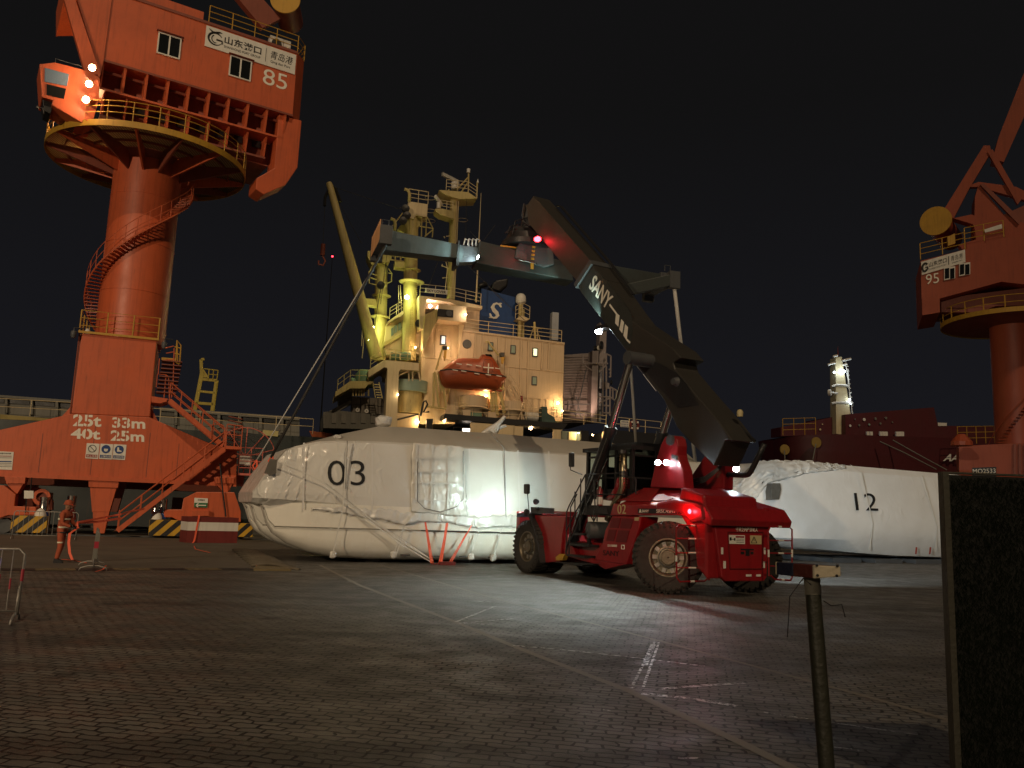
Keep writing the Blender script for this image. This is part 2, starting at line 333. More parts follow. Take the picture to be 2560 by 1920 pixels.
# block paving up to the quay edge, one sheet
g = MB(); q0, q1 = C.w(-400, 14, 0), C.w(500, 14, 0)
g.add([(-400, -60, 0), (600, -60, 0), tuple(q1), tuple(q0)], [(0, 1, 2, 3)])
struct(g.build('ground', PAV))
a0, a1 = G(0, 1427), G(740, 1425); d = (a1 - a0).normalized(); nn = V((-d.y, d.x, 0))
e0 = a0 - d * 60
ap = MB(); ap.add([tuple(e0 + V((0, 0, .004))), tuple(a1 + d * .0 + V((0, 0, .004))), tuple(G(742, 1380, .004)), quay(26, 2, .004), quay(300, 2, .004), quay(300, 13.9, .004), quay(-300, 13.9, .004)], [(0, 1, 2, 3, 4, 5, 6)])
struct(ap.build('quay_apron', ASPH))
qe = MB(C); qe.box((-300, 13.6, -3), (400, 14.0, .16)); struct(qe.build('quay_edge', paint('quay_concrete', (.16, .15, .13), .8, rust=.2)))
wt = MB(); wa = C.w(-1500, 14.02, -2.6); wb = C.w(2000, 14.02, -2.6); 
wt.add([tuple(wa), tuple(wb), tuple(wb + C.y * 2500), tuple(wa + C.y * 2500)], [(0, 1, 2, 3)])
m, nt, p = base('harbour_water'); p.inputs['Base Color'].default_value = (.004, .007, .009, 1); p.inputs['Roughness'].default_value = .12
n_ = N(nt, 'ShaderNodeTexNoise', i_Scale=.9, i_Detail=4.); b_ = N(nt, 'ShaderNodeBump', i_Strength=.5, i_Distance=.2); nt.links.new(n_.outputs[0], b_.inputs['Height']); nt.links.new(b_.outputs[0], p.inputs['Normal'])
struct(wt.build('harbour_water', m))
# crane rails
for v in (-.1, 10.4):
    r_ = MB(C); r_.box((-120, v - .25, .004), (200, v + .25, .010)); r_.box((-120, v - .04, .010), (200, v + .04, .05)); struct(r_.build('crane_rail', DKST))
# painted dashes on the kerb line
YW = worn('worn_yellow_paint', (.17, .135, .07), .42, 5.); WW = worn('worn_white_and_glint', (.50, .48, .45), .47, 11., .35); KB = worn('worn_black_paint', (.02, .02, .02), .35, 6.)
GST = worn('edging_strip_concrete', (.19, .17, .14), .28, 3.)
k = MB(); kb = MB()
for i in range(-7, 9):
    for j, mb in ((0, k), (.95, kb)):
        s = a0 + d * (i * 1.9 - 1.1 + j); wq = .95 if mb is kb else .95
        t_ = s + d * wq
        if t_.x > -6.4: continue
        mb.add([tuple(p + V((0, 0, .008))) for p in (s, t_, t_ + nn * .8, s + nn * .8)], [(0, 1, 2, 3)])
struct(k.build('kerb_marking', YW)); struct(kb.build('kerb_marking', KB))
def strip(pts, wd, mat, name, z=.004, taper=1.):
    """flat strip on the ground through pixels of the photograph, wd metres wide"""
    P = [G(*p) for p in pts]; L_, R_ = [], []
    for i, p in enumerate(P):
        t = (P[min(i + 1, len(P) - 1)] - P[max(i - 1, 0)]).normalized(); s_ = V((-t.y, t.x, 0)) * wd / 2
        L_.append(tuple(p + s_ + V((0, 0, z)))); R_.append(tuple(p - s_ + V((0, 0, z))))
    n = len(P); mb = MB(); mb.add(L_ + R_, [(i, i + 1, n + i + 1, n + i) for i in range(n - 1)]); return struct(mb.build(name, mat))
strip([(800, 1413), (900, 1464), (1143, 1557), (1299, 1622), (1573, 1728), (1860, 1861), (2080, 1970)], .12, GST, 'edging_strip')
strip([(948, 1412), (1260, 1503), (1508, 1566), (1646, 1602), (1860, 1659), (2207, 1753), (2396, 1808), (2560, 1860)], .09, GST, 'edging_strip')
for pts, wd in (([zn(1700, 605), zn(1562, 880)], .035), ([zn(1722, 612), zn(1632, 872)], .035), ([zn(1690, 625), zn(1640, 745)], .08), ([zn(550, 497), zn(780, 405)], .06), ([zn(565, 505), zn(880, 478)], .05), ([zn(880, 632), zn(1150, 655), zn(1600, 705), zn(1985, 752)], .05),
                ([zn(1620, 910), zn(1900, 938), zn(2170, 982)], .10), ([zn(1730, 883), zn(2000, 862), zn(2212, 850)], .08), ([zn(640, 378), zn(830, 382)], .07),
                ([zn(600, 505), zn(760, 512)], .05), ([zn(1830, 1280), zn(1960, 1285)], .05), ([zp(190, 1262), zp(640, 1330), zp(1300, 1425)], .04),
                ([zp(700, 1515), zp(830, 1530)], .05), ([zp(870, 1538), zp(950, 1545)], .04), ([zn(1400, 1000), zn(1440, 1010)], .03)):  # the two short zp strips paint in the glint of puddles
    strip(pts, wd, WW, 'worn_marking_and_glint', .006)
# small litter on the paving
for (x, y) in ((740, 1552), (260, 1530), (300, 1505), (205, 1463), (1440, 1812), (920, 1880), (1090, 1660), ):
    g0 = G(x, y); mb = MB(Frame(g0, random.uniform(0, 3))); mb.prism([(-.03, -.01), (.02, -.015), (.035, .012), (-.01, .02)], .006, .014, 'z')
    tag(mb.build('litter_scrap', GRYS), 'tiny pale scrap of litter lying on the dark paving', 'litter', 'scraps of litter on the paving')
# ribbed rubber cable ramp beside the boat's bow
rf = thing('cable_ramp', 'low ribbed yellow and black hose ramp curving across the kerb line by the bow', 'ramp', Frame(G(665, 1410), 0))
for i in range(10):
    mb = MB(); P = []
    for t in range(7):
        t /= 6; x = 582 + i * 5 + t * (148 - i * 3); y = 1376 + i * 4.6 + (t ** 1.6) * (46 - i * 4.2); P.append(G(x, y) + V((0, 0, .02 + .10 * math.sin(math.pi * min(1, t * 1.1 + .05)))))
    mb.tube(P, .055, 6); mb.build('rib', [YW, ASPH, paint('ramp_rubber', (.12, .10, .07), .7, var=.4)][2] if i == 0 else MATS['ramp_rubber'], rf, smooth=True)
mb = MB(); mb.prism([tuple(G(*p))[:2] for p in ((634, 1427), (728, 1428), (715, 1421), (640, 1417))], .0, .06, 'z'); mb.build('end_wedge', paint('ramp_yellow', (.17, .13, .06), .6, var=.5), rf)
# ------------------------------------------------------------------ wrapped boats
WRAPB = wrapmat('shrink_wrap_bow', (.74, .735, .70), .035, 3.2, .22, .05, (tuple(B.w(-5.5, 1.5, 2.9)), 5.2))
def make_boat(fr, key, label, number, prof, bowpts, L_, beam, numargs, seed=1):
    t = thing('wrapped_boat', label, 'boat', fr, 'shrink wrapped passenger boats on the quay')
    # upper body: profile rows (u, z_bottom, z_knuckle, z_top, inset at bow)
    secs = []
    for (u, zb_, zk_, zt_, hb, ins) in prof:
        c = beam / 2; s = []
        lo = hb - .0
        half = [(lo - .35, zb_), (lo - .02, zb_ + (zk_ - zb_) * .55), (lo, zk_), (lo - ins * .25, zk_ + (zt_ - zk_) * .35), (lo - ins * .6, zk_ + (zt_ - zk_) * .7), (lo - ins, zt_ - .08), (lo - ins - .12, zt_)]
        s = [(u, c - a, z) for a, z in half] + [(u, c + a, z) for a, z in reversed(half)]
        secs.append(s)
    b = MB(fr); b.loft(secs); o = b.build('wrapped_body', WRAPB, t, smooth=38)
    sb = o.modifiers.new('sub', 'SUBSURF'); sb.subdivision_type = 'SIMPLE'; sb.levels = sb.render_levels = 3
    tx = bpy.data.textures.new('creases' + key, 'CLOUDS'); tx.noise_scale = .9; tx.noise_depth = 3
    dm = o.modifiers.new('disp', 'DISPLACE'); dm.texture = tx; dm.strength = .012; dm.mid_level = .5; dm.texture_coords = 'LOCAL'
    return t
def hullloft(fr, bot, ue, vc, hw, ztop, step=.12):
    """one planing hull: bot = list of (u, keel z) from the stem aft"""
    secs = []; n = len(bot)
    for i, (u, kz) in enumerate(bot):
        g_ = min(1, ((u - bot[0][0]) / 2.2 + .02)); wv = hw * (.30 + .70 * math.sin(min(1, g_) * math.pi / 2)); zc_ = max(kz + .12, ztop - .85)
        zc_ = min(zc_, ztop - .05); zm_ = kz + (zc_ - kz) * .5
        half = [(.06, kz), (wv * .62, kz + (zc_ - kz) * .10), (wv * .90, kz + (zc_ - kz) * .33), (wv, kz + (zc_ - kz) * .62), (wv, zc_), (wv + step, zc_ + .05), (wv + step, ztop)]
        secs.append([(u, vc - a, z) for a, z in half] + [(u, vc + a, z) for a, z in reversed(half)])
    return MB(fr).loft(secs)
t3 = make_boat(B, 'a', 'white shrink wrapped boat numbered 03 lying behind the red lifting truck', '03',
    [(-5.75, 2.0, 2.25, 2.36, 2.1, .02), (-5.55, 1.95, 2.30, 2.70, 2.42, .08), (-5.2, 1.90, 2.32, 3.3, 2.52, .18), (-4.8, 1.86, 2.34, 3.85, 2.52, .28), (-4.4, 1.83, 2.34, 4.0, 2.5, .33), (-3.7, 1.78, 2.34, 4.2, 2.52, .30), (-3.0, 1.72, 2.33, 4.28, 2.54, .26),
     (-1.6, 1.6, 2.30, 4.34, 2.55, .22), (0, 1.5, 2.25, 4.37, 2.55, .2), (3, 1.4, 2.2, 4.38, 2.55, .2), (7, 1.38, 2.2, 4.4, 2.55, .2), (11, 1.38, 2.2, 4.42, 2.55, .2), (13.2, 1.38, 2.2, 4.42, 2.5, .2), (13.5, 1.5, 2.2, 4.3, 2.4, .3)], None, 0, 5.1, None)
bot = [tuple(B.pv(*zj(x, y), .15)) for x, y in ((232, 640), (258, 740), (285, 830), (330, 905), (440, 985), (600, 1050), (800, 1092), (1100, 1108), (1500, 1112), (2150, 1112))]
bot = [(p[0], p[2]) for p in bot] + [(9, .14), (13, .16)]
far = [(u - .15, z) for u, z in bot]
for vc in (.85, 2.55, 4.25):
    hullloft(B, bot if vc < 1 else far, 13, vc, .72, 2.02).build('hull', GELC, t3, smooth=35)
# tunnels between the hulls
mb = MB(B); mb.box((-4.6, .4, 1.25), (13, 4.7, 1.9)); mb.build('deck_underside', GRYS, t3)
# crinkled film round the bow shoulder
def crinkle(fr, quad_pts, name, parent, nx=14, nz=10, amp=.10, mat=WRAPC, off=.06, seed=3, vfun=None):
    """loose film with real folds over the body side; quad_pts = pixel corners tl,tr,br,bl on v=off plane"""
    rnd = random.Random(seed); P = []; tl, tr, br, bl = [fr.pv(*p, -off) for p in quad_pts]
    for j in range(nz + 1):
        for i in range(nx + 1):
            a, b = i / nx, j / nz; p = (tl * (1 - a) + tr * a) * (1 - b) + (bl * (1 - a) + br * a) * b
            edge = min(a, 1 - a, b, 1 - b) * 6; edge = min(1, edge)
            dv = (vfun(p) if vfun else 0) - rnd.random() * amp * (.3 + .7 * edge)
            P.append((p.x + rnd.uniform(-.03, .03), p.y + dv, p.z + rnd.uniform(-.03, .03)))
    F = [(j * (nx + 1) + i, j * (nx + 1) + i + 1, (j + 1) * (nx + 1) + i + 1, (j + 1) * (nx + 1) + i) for j in range(nz) for i in range(nx)]
    mb = MB(fr); mb.add(P, F); o = mb.build(name, mat, parent, smooth=True)
    sb = o.modifiers.new('s', 'SUBSURF'); sb.levels = sb.render_levels = 1
    so_ = o.modifiers.new('t', 'SOLIDIFY'); so_.thickness = .01; so_.offset = 0
    return o
# hem of the film hanging over the hull side: a wavy skirt
def skirt(fr, pts, parent, v=-.045, seed=5, h=.42, mat=WRAPC):
    rnd = random.Random(seed); P3 = [fr.pv(*p, v) for p in pts]; top, bot_ = [], []
    for i in range(len(P3) - 1):
        m_ = max(2, int((P3[i + 1] - P3[i]).length / .12))
        for k_ in range(m_): q = P3[i].lerp(P3[i + 1], k_ / m_); bot_.append(V((q.x, v, q.z + rnd.uniform(-.035, .035))))
    n = len(bot_); rows = []
    for j in range(5):
        rows.append([(q.x, v * min(1, .1 + k_i / 22) * (1 - j / 4) + (0.0) * j / 4 - (.005 + rnd.random() * .03) * (1 - j / 4) - .01, q.z + h * j / 4 * min(1, .12 + k_i / 25) + rnd.uniform(-.02, .02)) for k_i, q in enumerate(bot_)])
    P = [p for r_ in rows for p in r_]; F = [(j * n + i, j * n + i + 1, (j + 1) * n + i + 1, (j + 1) * n + i) for j in range(4) for i in range(n - 1)]
    o = MB(fr).add(P, F).build('film_hem', mat, parent, smooth=True); so_ = o.modifiers.new('t', 'SOLIDIFY'); so_.thickness = .012; so_.offset = 0; return o
skirt(B, [zj(610, 720), zj(850, 745), zj(1000, 775), zj(1180, 800), zj(1320, 832), zj(1480, 815), zj(1640, 822), zj(1780, 840), zj(1890, 862), zj(2000, 850), zj(2300, 850), zj(2700, 850)], t3)
def vbow(p): return 0.0
# grey roof cover
secs = []
for u, z0, z1, i0, i1 in ((-3.6, 4.20, 4.28, .55, 1.6), (-2.6, 4.28, 4.62, .45, 1.3), (-1.3, 4.33, 4.98, .35, 1.15), (0, 4.36, 5.02, .30, 1.1), (4, 4.37, 5.04, .28, 1.1), (9, 4.39, 5.0, .28, 1.1), (12.6, 4.4, 4.9, .3, 1.2), (13.2, 4.4, 4.5, .4, 1.5)):
    secs.append([(u, i0, z0), (u, i1, z1), (u, 5.1 - i1, z1 + .05), (u, 5.1 - i0, z0)])
MB(B).loft(secs).build('roof_cover', ROOF, t3, smooth=50)
def lump(fr, c, r, name, mat, parent, seed, sub=2):
    """wrapped lump: faceted irregular bundle"""
    bm = bmesh.new(); bmesh.ops.create_icosphere(bm, subdivisions=sub, radius=1); rnd = random.Random(seed)
    for v in bm.verts:
        q = v.co; mx_ = max(abs(q.x), abs(q.y), abs(q.z)); q = q.lerp(q / mx_, .6); f_ = 1 + rnd.uniform(-.10, .10); v.co = V((q.x * r[0] * f_, q.y * r[1] * f_, q.z * r[2] * f_))
    inv = FR[parent.name].inv; 
    for v in bm.verts: v.co = inv @ fr.w(*(V(c) + v.co))
    me = bpy.data.meshes.new(name); bm.to_mesh(me); bm.free(); me.materials.append(mat); o = bpy.data.objects.new(name, me); COL.objects.link(o); o.parent = parent; FR[o.name] = FR[parent.name]; return o
c_ = B.pv(*zj(1160, 52), 1.6); lump(B, (c_.x, 1.6, c_.z + .05), (.30, .3, .22), 'wrapped_roof_box', WRAPC, t3, 4)
mb = MB(B); P = [B.pv(*zj(x, y), 1.5) for x, y in ((1990, 135), (2020, 95), (2055, 50), (2095, 5))]; mb.tube(P, [.26, .20, .10, .07], 9); mb.tube([P[1], B.pv(*zj(2105, 75), 1.5)], [.13, .05], 7); mb.tube([B.pv(*zj(1920, 130), 1.5), P[1]], [.05, .2], 7)
mb.build('wrapped_aerial', WRAPC, t3, smooth=50)
c_ = B.pv(*zj(815, 160), .8); lump(B, (c_.x, .9, c_.z), (.16, .2, .09), 'wrapped_light', WRAPC, t3, 9)
# windows showing through torn film at the bow
for pts, v in ((((2040 - 1750) * 0 + 285, 370), 0),): pass
mb = MB(B); mb.prism([(p.x, p.z) for p in [B.pv(*zj(x, y), .02) for x, y in ((290, 330), (345, 335), (338, 440), (300, 455), (245, 440))]], -.03, .02); mb.build('wrapped_window', paint('grey_window_film', (.14, .13, .11), .35, var=.4, streak=0, scale=4, bump=.03, bscale=6), t3)
# bow fenders / taped corner
# taped vertical joins of the film
for xt, xb in ((1085, 1075), (1835, 1825), (2210, 2205), (2450, 2440), (560, 545)):
    ps = [B.pv(*zj(xt + (xb - xt) * k / 6, (215 + (xt - 880) * .035) + k * 85), 0) for k in range(7)]
    tape_ = MB(B).ribbon([(p.x, -.012 - (.0 if p.z < 2.4 else -(p.z - 2.3) * .095), p.z) for p in ps], .06, (1, 0, 0), .004).build('tape_seam', flat('film_tape', (.72, .71, .68), .18) if 'film_tape' not in MATS else MATS['film_tape'], t3)
# the big number
pxtext('03', B, -.02, zj(738, 532), zj(1025, 532), zj(738, 335), LETK, t3, name='number', th=0, bold=-.008, flat=True, wrap=[c for c in t3.children if c.name.startswith('wrapped_body')][0])
o = t3.children[-1]
# taped door panel: film strips in a grid
PAN = wrapmat('door_film', (.76, .75, .70), .10, 2.4, .3, .6)
crinkle(B, [zj(1388, 207), zj(1778, 235), zj(1810, 775), zj(1370, 735)], 'taped_door_film', t3, 16, 20, .07, PAN, .03, 11)
TAPE = flat('clear_tape', (.70, .69, .64), .25)
tp = MB(B)
for a, b in (((1400, 320), (1775, 330)), ((1395, 425), (1775, 435)), ((1390, 510), (1775, 520)), ((1385, 640), (1770, 660)), ((1540, 220), (1530, 730)), ((1665, 230), (1660, 745)), ((1420, 215), (1412, 640))):
    p, q = B.pv(*zj(*a), -.14), B.pv(*zj(*b), -.14); tp.bar(p, q, .055, .004, (0, 1, 0)) if abs(a[0] - b[0]) > 50 else tp.bar(p, q, .004, .06, (1, 0, 0))
tp.build('tape', TAPE, t3)
cbl = MB(B); cbl.tube([B.pv(*zj(x, y), -.15) for x, y in ((1775, 270), (1775, 640), (1720, 700), (1600, 738), (1480, 710), (1425, 655), (1425, 350))], .012, 5); cbl.build('door_seam', BLK, t3)
for pts in (((1990, 140), (2090, 245), (2105, 800)), ((885, 190), (870, 560)),): sm = MB(B); sm.tube([B.pv(*zj(x, y), -.02 if y > 150 else .6) for x, y in pts], .02, 5); sm.build('seam', paint('seam_grey', (.3, .29, .27), .5) if 'seam_grey' not in MATS else MATS['seam_grey'], t3)

# rubbing strake lines on the white hull and small marks
hl = MB(B)
for z_ in (1.18, 1.33): hl.box((.2, .0 + .03, z_), (13, .06, z_ + .03))
hl.build('hull_stripe', LETK, t3)
for x, y in ((1330, 1068), (1565, 1078), (1780, 1080), (2000, 1086)):
    p = B.pv(*zj(x, y), .1); mb = MB(B); mb.box((p.x - .17, .06, p.z - .02), (p.x + .17, .13, p.z + .02)); mb.build('hull_mark', DKST, t3)
# white lashing straps with padded corners
for pts in (((880, 210), (862, 580), (850, 720), (770, 1075)), ((1330, 830), (1230, 1085)), ((1900, 870), (1835, 1085)), ((1320, 835), (1300, 950), (1265, 1060)), ((1870, 900), (1838, 1090)), ((2085, 830), (2060, 900), (2010, 1090)), ((2060, 905), (2005, 1090)),
            ((360, 352), (490, 405), (700, 510), (790, 580), (1015, 760), (1545, 1110)), ((790, 590), (1010, 770), (1280, 975), (1535, 1125)), ((1010, 745), (1240, 925), (1545, 1112))):
    P = [B.pv(*zj(x, y), -.20 if y > 600 else -.10) for x, y in pts]
    MB(B).ribbon(P, .045, (1, 0, .3) if abs(pts[-1][1] - pts[0][1]) > abs(pts[-1][0] - pts[0][0]) else (0, .3, 1)).build('lashing_strap', STRW, t3)
for x, y in ((775, 1065), (1240, 1065), (1835, 1080), (2005, 1090)):
    p = B.pv(*zj(x, y), -.1); lump(B, (p.x, -.12, p.z), (.12, .1, .13), 'corner_pad', WRAPC, t3, int(x), 2)
# dark supporting cradle beneath
mb = MB(B)
for u in (-1.5, 2, 5.5, 9, 12): mb.box((u, 1.0, 0), (u + .5, 4.9, .13))
mb.build('cradle', DKST, t3)
# coral ratchet straps down to a ground frame
os_ = thing('strap_bundle', 'three coral webbing straps pulled down the boat side to a low steel frame', 'straps', Frame(B.w(*B.pv(*zj(1600, 1140), -.5)) * 1, B.a))
for a, b, w_ in (((1485, 815), (1530, 1130), .07), ((1500, 870), (1545, 1130), .03), ((1652, 820), (1605, 1130), .10), ((1650, 830), (1590, 1130), .05), ((1840, 840), (1680, 1130), .05), ((1800, 900), (1665, 1130), .04)):
    MB(B).ribbon([B.pv(*zj(*a), -.24), B.pv(*zj(*b), -.40)], w_, (1, 0, .1)).build('strap', STRO, os_)
mb = MB(B); p, q = B.pv(*zj(1530, 1135), -.42), B.pv(*zj(1690, 1135), -.42); mb.box((p.x, -.46, .02), (q.x, -.36, .06)); mb.box((p.x + .3, -.5, .0), (p.x + .9, -.3, .12)); mb.build('ground_frame', RED2, os_)
# boat 12
t12 = thing('wrapped_boat', 'white shrink wrapped boat numbered 12 with crumpled film over its bow', 'boat', B2, 'shrink wrapped passenger boats on the quay')
top = [B2.pv(*zk(x, y), .25) for x, y in ((70, 1130), (150, 1090), (280, 960), (600, 955), (880, 985), (1250, 1020), (1600, 1050), (2400, 1120))]
secs = []
zkn = 1.95
for (u, zb_, zt_, hb) in [(top[0].x - .1, 1.5, 3.3, 1.9), (top[1].x, 1.2, top[1].z - .05, 2.3), (top[2].x - .3, 1.0, top[2].z - .2, 2.4), (top[2].x + .2, .85, top[2].z - .03, 2.5), (top[3].x, .6, top[3].z - .03, 2.55), (top[4].x, .45, top[4].z - .02, 2.6), (top[5].x, .3, top[5].z, 2.65), (top[6].x, .27, top[6].z, 2.65), (top[7].x, .27, top[7].z, 2.65)]:
    half = [(hb - 1.6, zb_), (hb - .7, zb_ + .1), (hb - .15, zkn - .75 if zb_ < 1 else zb_ + .3), (hb, zkn), (hb - .15, zkn + .9), (hb - .5, zt_ - .35), (hb - .8, zt_)]
    half = [(a, max(z, zb_)) for a, z in half]
    secs.append([(u, 2.65 - a, z) for a, z in half] + [(u, 2.65 + a, z) for a, z in reversed(half)])
body12 = MB(B2).loft(secs).build('wrapped_body', WRAP, t12, smooth=30); S12 = secs
# crumpled sheet over the bow of boat 12
def vb12(u, z):
    for i in range(len(S12) - 1):
        if S12[i][0][0] <= u <= S12[i + 1][0][0] or i == len(S12) - 2:
            t = min(1, max(0, (u - S12[i][0][0]) / (S12[i + 1][0][0] - S12[i][0][0]))); row = [(S12[i][k][1] * (1 - t) + S12[i + 1][k][1] * t, S12[i][k][2] * (1 - t) + S12[i + 1][k][2] * t) for k in range(7)]
            for k in range(6):
                if row[k][1] <= z <= row[k + 1][1]: q = (z - row[k][1]) / max(1e-4, row[k + 1][1] - row[k][1]); return row[k][0] + (row[k + 1][0] - row[k][0]) * q
            return row[6][0] + (.5 if z > row[6][1] + .0 else 0)
    return .5
rnd = random.Random(21); P = []; nx, nz = 40, 18
for j in range(nz + 1):
    for i in range(nx + 1):
        a, b = i / nx, j / nz; u = top[0].x + .1 + a * (top[4].x - top[0].x)
        zt_ = [t.z for t in top]; us = [t.x for t in top]
        for q in range(len(us) - 1):
            if us[q] <= u <= us[q + 1]: zt = zt_[q] + (zt_[q + 1] - zt_[q]) * (u - us[q]) / (us[q + 1] - us[q])
        drop = (1.45 - 1.2 * a); z = zt + .04 - b * drop; v = vb12(u, z)
        P.append((u + rnd.uniform(-.05, .05), v - (rnd.random() * .10 + .01 if j < nz else .0), z + rnd.uniform(-.03, .05) * (1 if j else 1.5)))
F = [(j * (nx + 1) + i, j * (nx + 1) + i + 1, (j + 1) * (nx + 1) + i + 1, (j + 1) * (nx + 1) + i) for j in range(nz) for i in range(nx)]
o = MB(B2).add(P, F).build('crumpled_film', WRAPC, t12, smooth=True); so_ = o.modifiers.new('t', 'SOLIDIFY'); so_.thickness = .012
# far half of the top and the roof closing
mb = MB(B2); p = [B2.pv(*zk(x, y), -.05) for x, y in ((275, 1130), (335, 1130), (340, 1180), (325, 1255), (265, 1258), (262, 1190))]
mb.prism([(q.x, q.z) for q in p], -.12, .3); mb.build('wrapped_window', MATS['grey_window_film'], t12, bevel=.02)
pxtext('12', B2, -.03, zk(938, 1335), zk(1108, 1340), zk(938, 1195), LETK, t12, name='number', th=0, flat=True, wrap=body12)
for pts in (((880, 990), (960, 1045), (1055, 1445), (1025, 1640)), ((1430, 1070), (1548, 1465), (1535, 1655)), ((1435, 1072), (1560, 1085))):
    P = [B2.pv(*zk(x, y), v) for (x, y), v in zip(pts, (.55, .22, -.04, .12) if len(pts) == 4 else ((.35, -.04, .1) if len(pts) == 3 else (.3, .3)))]
    MB(B2).ribbon(P, .06, (1, 0, 0)).build('lashing_strap', STRW, t12)
for x in (1290, 1390): 
    P = [B2.pv(*zp(x, 80), .0), B2.pv(*zp(x - 5, 130), .1)]; MB(B2).ribbon(P, .12, (1, 0, 0)).build('red_strap', flat('dull_red_webbing', (.35, .05, .03)) if 'dull_red_webbing' not in MATS else MATS['dull_red_webbing'], t12)
mb = MB(B2)
for u in (-3, 0, 3, 6): mb.box((u, .3, 0), (u + 2.0, 5, .22))
mb.build('cradle', DKST, t12)
# pieces of a third boat showing between
B3 = Frame(G(1700, 1400) + V((1.5, 6, 0)), R(24))
t3b = thing('wrapped_boat', 'white wrapped boat mostly hidden behind the truck, only its top edge showing', 'boat', B3, 'shrink wrapped passenger boats on the quay')
secs = []
for u, k1 in ((-3.5, 0), (-2.5, .6), (5, .9), (8, .9)):
    hb = 2.5; half = [(hb - .5, .6), (hb, 2.0), (hb - .15, 3.2 + k1), (hb - .5, 3.6 + k1)]; secs.append([(u, 2.5 - a, z) for a, z in half] + [(u, 2.5 + a, z) for a, z in reversed(half)])
MB(B3).loft(secs).build('wrapped_body', WRAP, t3b, smooth=30)
# ------------------------------------------------------------------ reach stacker
S = Frame((5.5, 23.1, 0), R(120)); WB = 6.9; BV = 1.42
st = thing('reach_stacker', 'red container lifting truck with raised black boom, rear end towards the viewer', 'lifting truck', S)
def sp(pts, v): return [(q.x, q.z) for q in [S.pv(*zi(x, y), v) for x, y in pts]]
def tyre(fr, c, ax, r, w, parent, lugs=34, rimr=.47, front=True):
    c, ax = V(c), V(ax).normalized(); h = w / 2
    prof = [(rimr, -h * .8), (r * .72, -h), (r * .90, -h), (r * .965, -h * .86), (r * .975, 0), (r * .965, h * .86), (r * .90, h), (r * .72, h), (rimr, h * .8)]
    mb = MB(fr); mb.lathe(prof, c, ax, 40, False); a = ax.cross(V((0, 0, 1))).normalized(); b = ax.cross(a)
    for k in range(lugs):
        t = 6.28319 * k / lugs; d = a * math.cos(t) + b * math.sin(t); tg = ax.cross(d)
        for s_ in (-1, 1):
            t2 = tg * (.045 * s_)
            mb.bar(c + d * (r * .975) + ax * (s_ * h * .06) + t2, c + d * (r * .97) + ax * (s_ * h * .95) + t2 * .2, r * .105, r * .06, tuple(d))
            mb.bar(c + d * (r * .97) + ax * (s_ * h * .93), c + d * (r * .84) + ax * (s_ * h * 1.015), r * .10, .03, tuple(tg))
    o = mb.build('tyre', RUB, parent, smooth=30)
    rb = MB(fr); s_ = ax * (1 if front else -1)
    rb.lathe([(rimr * 1.06, h * .78), (rimr * 1.06, h * .86), (rimr * .98, h * .86), (rimr * .93, h * .55), (rimr * .86, h * .3), (rimr * .62, h * .25), (rimr * .60, h * .5), (rimr * .42, h * .55), (rimr * .38, h * .8), (.02, h * .8)], c, ax, 36, False)
    ri = rb.build('rim', RIM, parent, smooth=35)
    hb = MB(fr)
    for k in range(10):
        t = 6.28319 * k / 10; d = a * math.cos(t) + b * math.sin(t)
        q = c + d * (rimr * .74) + ax * (h * .27); hb.bar(q - d * .06, q + d * .06, .10, .10, tuple(ax)); 
    hb.build('hub', GALV, parent)
    nb = MB(fr)
    for k in range(20):
        t = 6.28319 * k / 20; d = a * math.cos(t) + b * math.sin(t); q = c + d * (rimr * .52) + ax * (h * .5); nb.tube([q, q + ax * .04], .018, 5)
    nb.tube([c + (a * math.cos(t) + b * math.sin(t)) * (rimr * .52) + ax * (h * .5 + .008) for t in [6.28319 * k / 30 for k in range(31)]], .012, 5); nb.build('nut_ring', DKST, parent)
def wheel(u, v, ax=(0, 1, 0), r=.93, w=.5, full=True):
    o = MB(S).add([(u, v, r), (u + .01, v, r), (u, v, r + .01)], [(0, 1, 2)]).build('wheel', RUB, st)
    tyre(S, (u, v, r), ax, r, w, o)
# world direction towards the viewer for the steered wheels
sw = S.inv.to_3x3() @ V((-.22, -.97, 0))
wheel(.05, 1.40, tuple(sw), .93, .52); wheel(.05, -1.45, tuple(sw), .93, .52)
for v in (1.36, .80): wheel(WB, v, (0, 1, 0), .86, .5)
for v in (-1.05, -1.62): wheel(WB, v, (0, -1, 0), .86, .5)
# axles and chassis
mb = MB(S); mb.tube([(0, -1.3, .93), (0, 1.3, .93)], .18, 10); mb.tube([(WB, -1.2, .9), (WB, 1.2, .9)], .3, 10); mb.build('axle', DKST, st)
mb = MB(S); mb.box((-.6, -.75, .75), (WB + 1.0, .75, 1.5)); mb.box((1.2, -1.2, .62), (WB - 1.2, 1.2, 1.15)); mb.build('chassis', RED, st, bevel=.03)
# front mudguard box
mb = MB(S); fp = sp(((232, 760), (478, 770), (455, 880), (430, 1118), (318, 1126)), 1.45)
mb.prism(fp, .6, 1.45); mb.build('front_fender', RED, st, bevel=.03)
mg = MB(S); arc = [S.pv(*zi(x, y), 1.5) for x, y in ((128, 775), (135, 750), (185, 742), (215, 760), (250, 830), (280, 930), (300, 1050), (308, 1125))]
mg.ribbon([(p.x, 1.36, p.z) for p in arc], .60, (0, 1, 0), .035); mg.build('mudguard', BLK, st, smooth=40)
mb = MB(S); mb.box((WB - 1.0, -1.45, 1.9), (WB + 1.05, .6, 2.05)); mb.box((WB + .8, -1.45, .9), (WB + 1.05, 1.4, 2.0)); mb.build('front_deck', RED, st, bevel=.02)
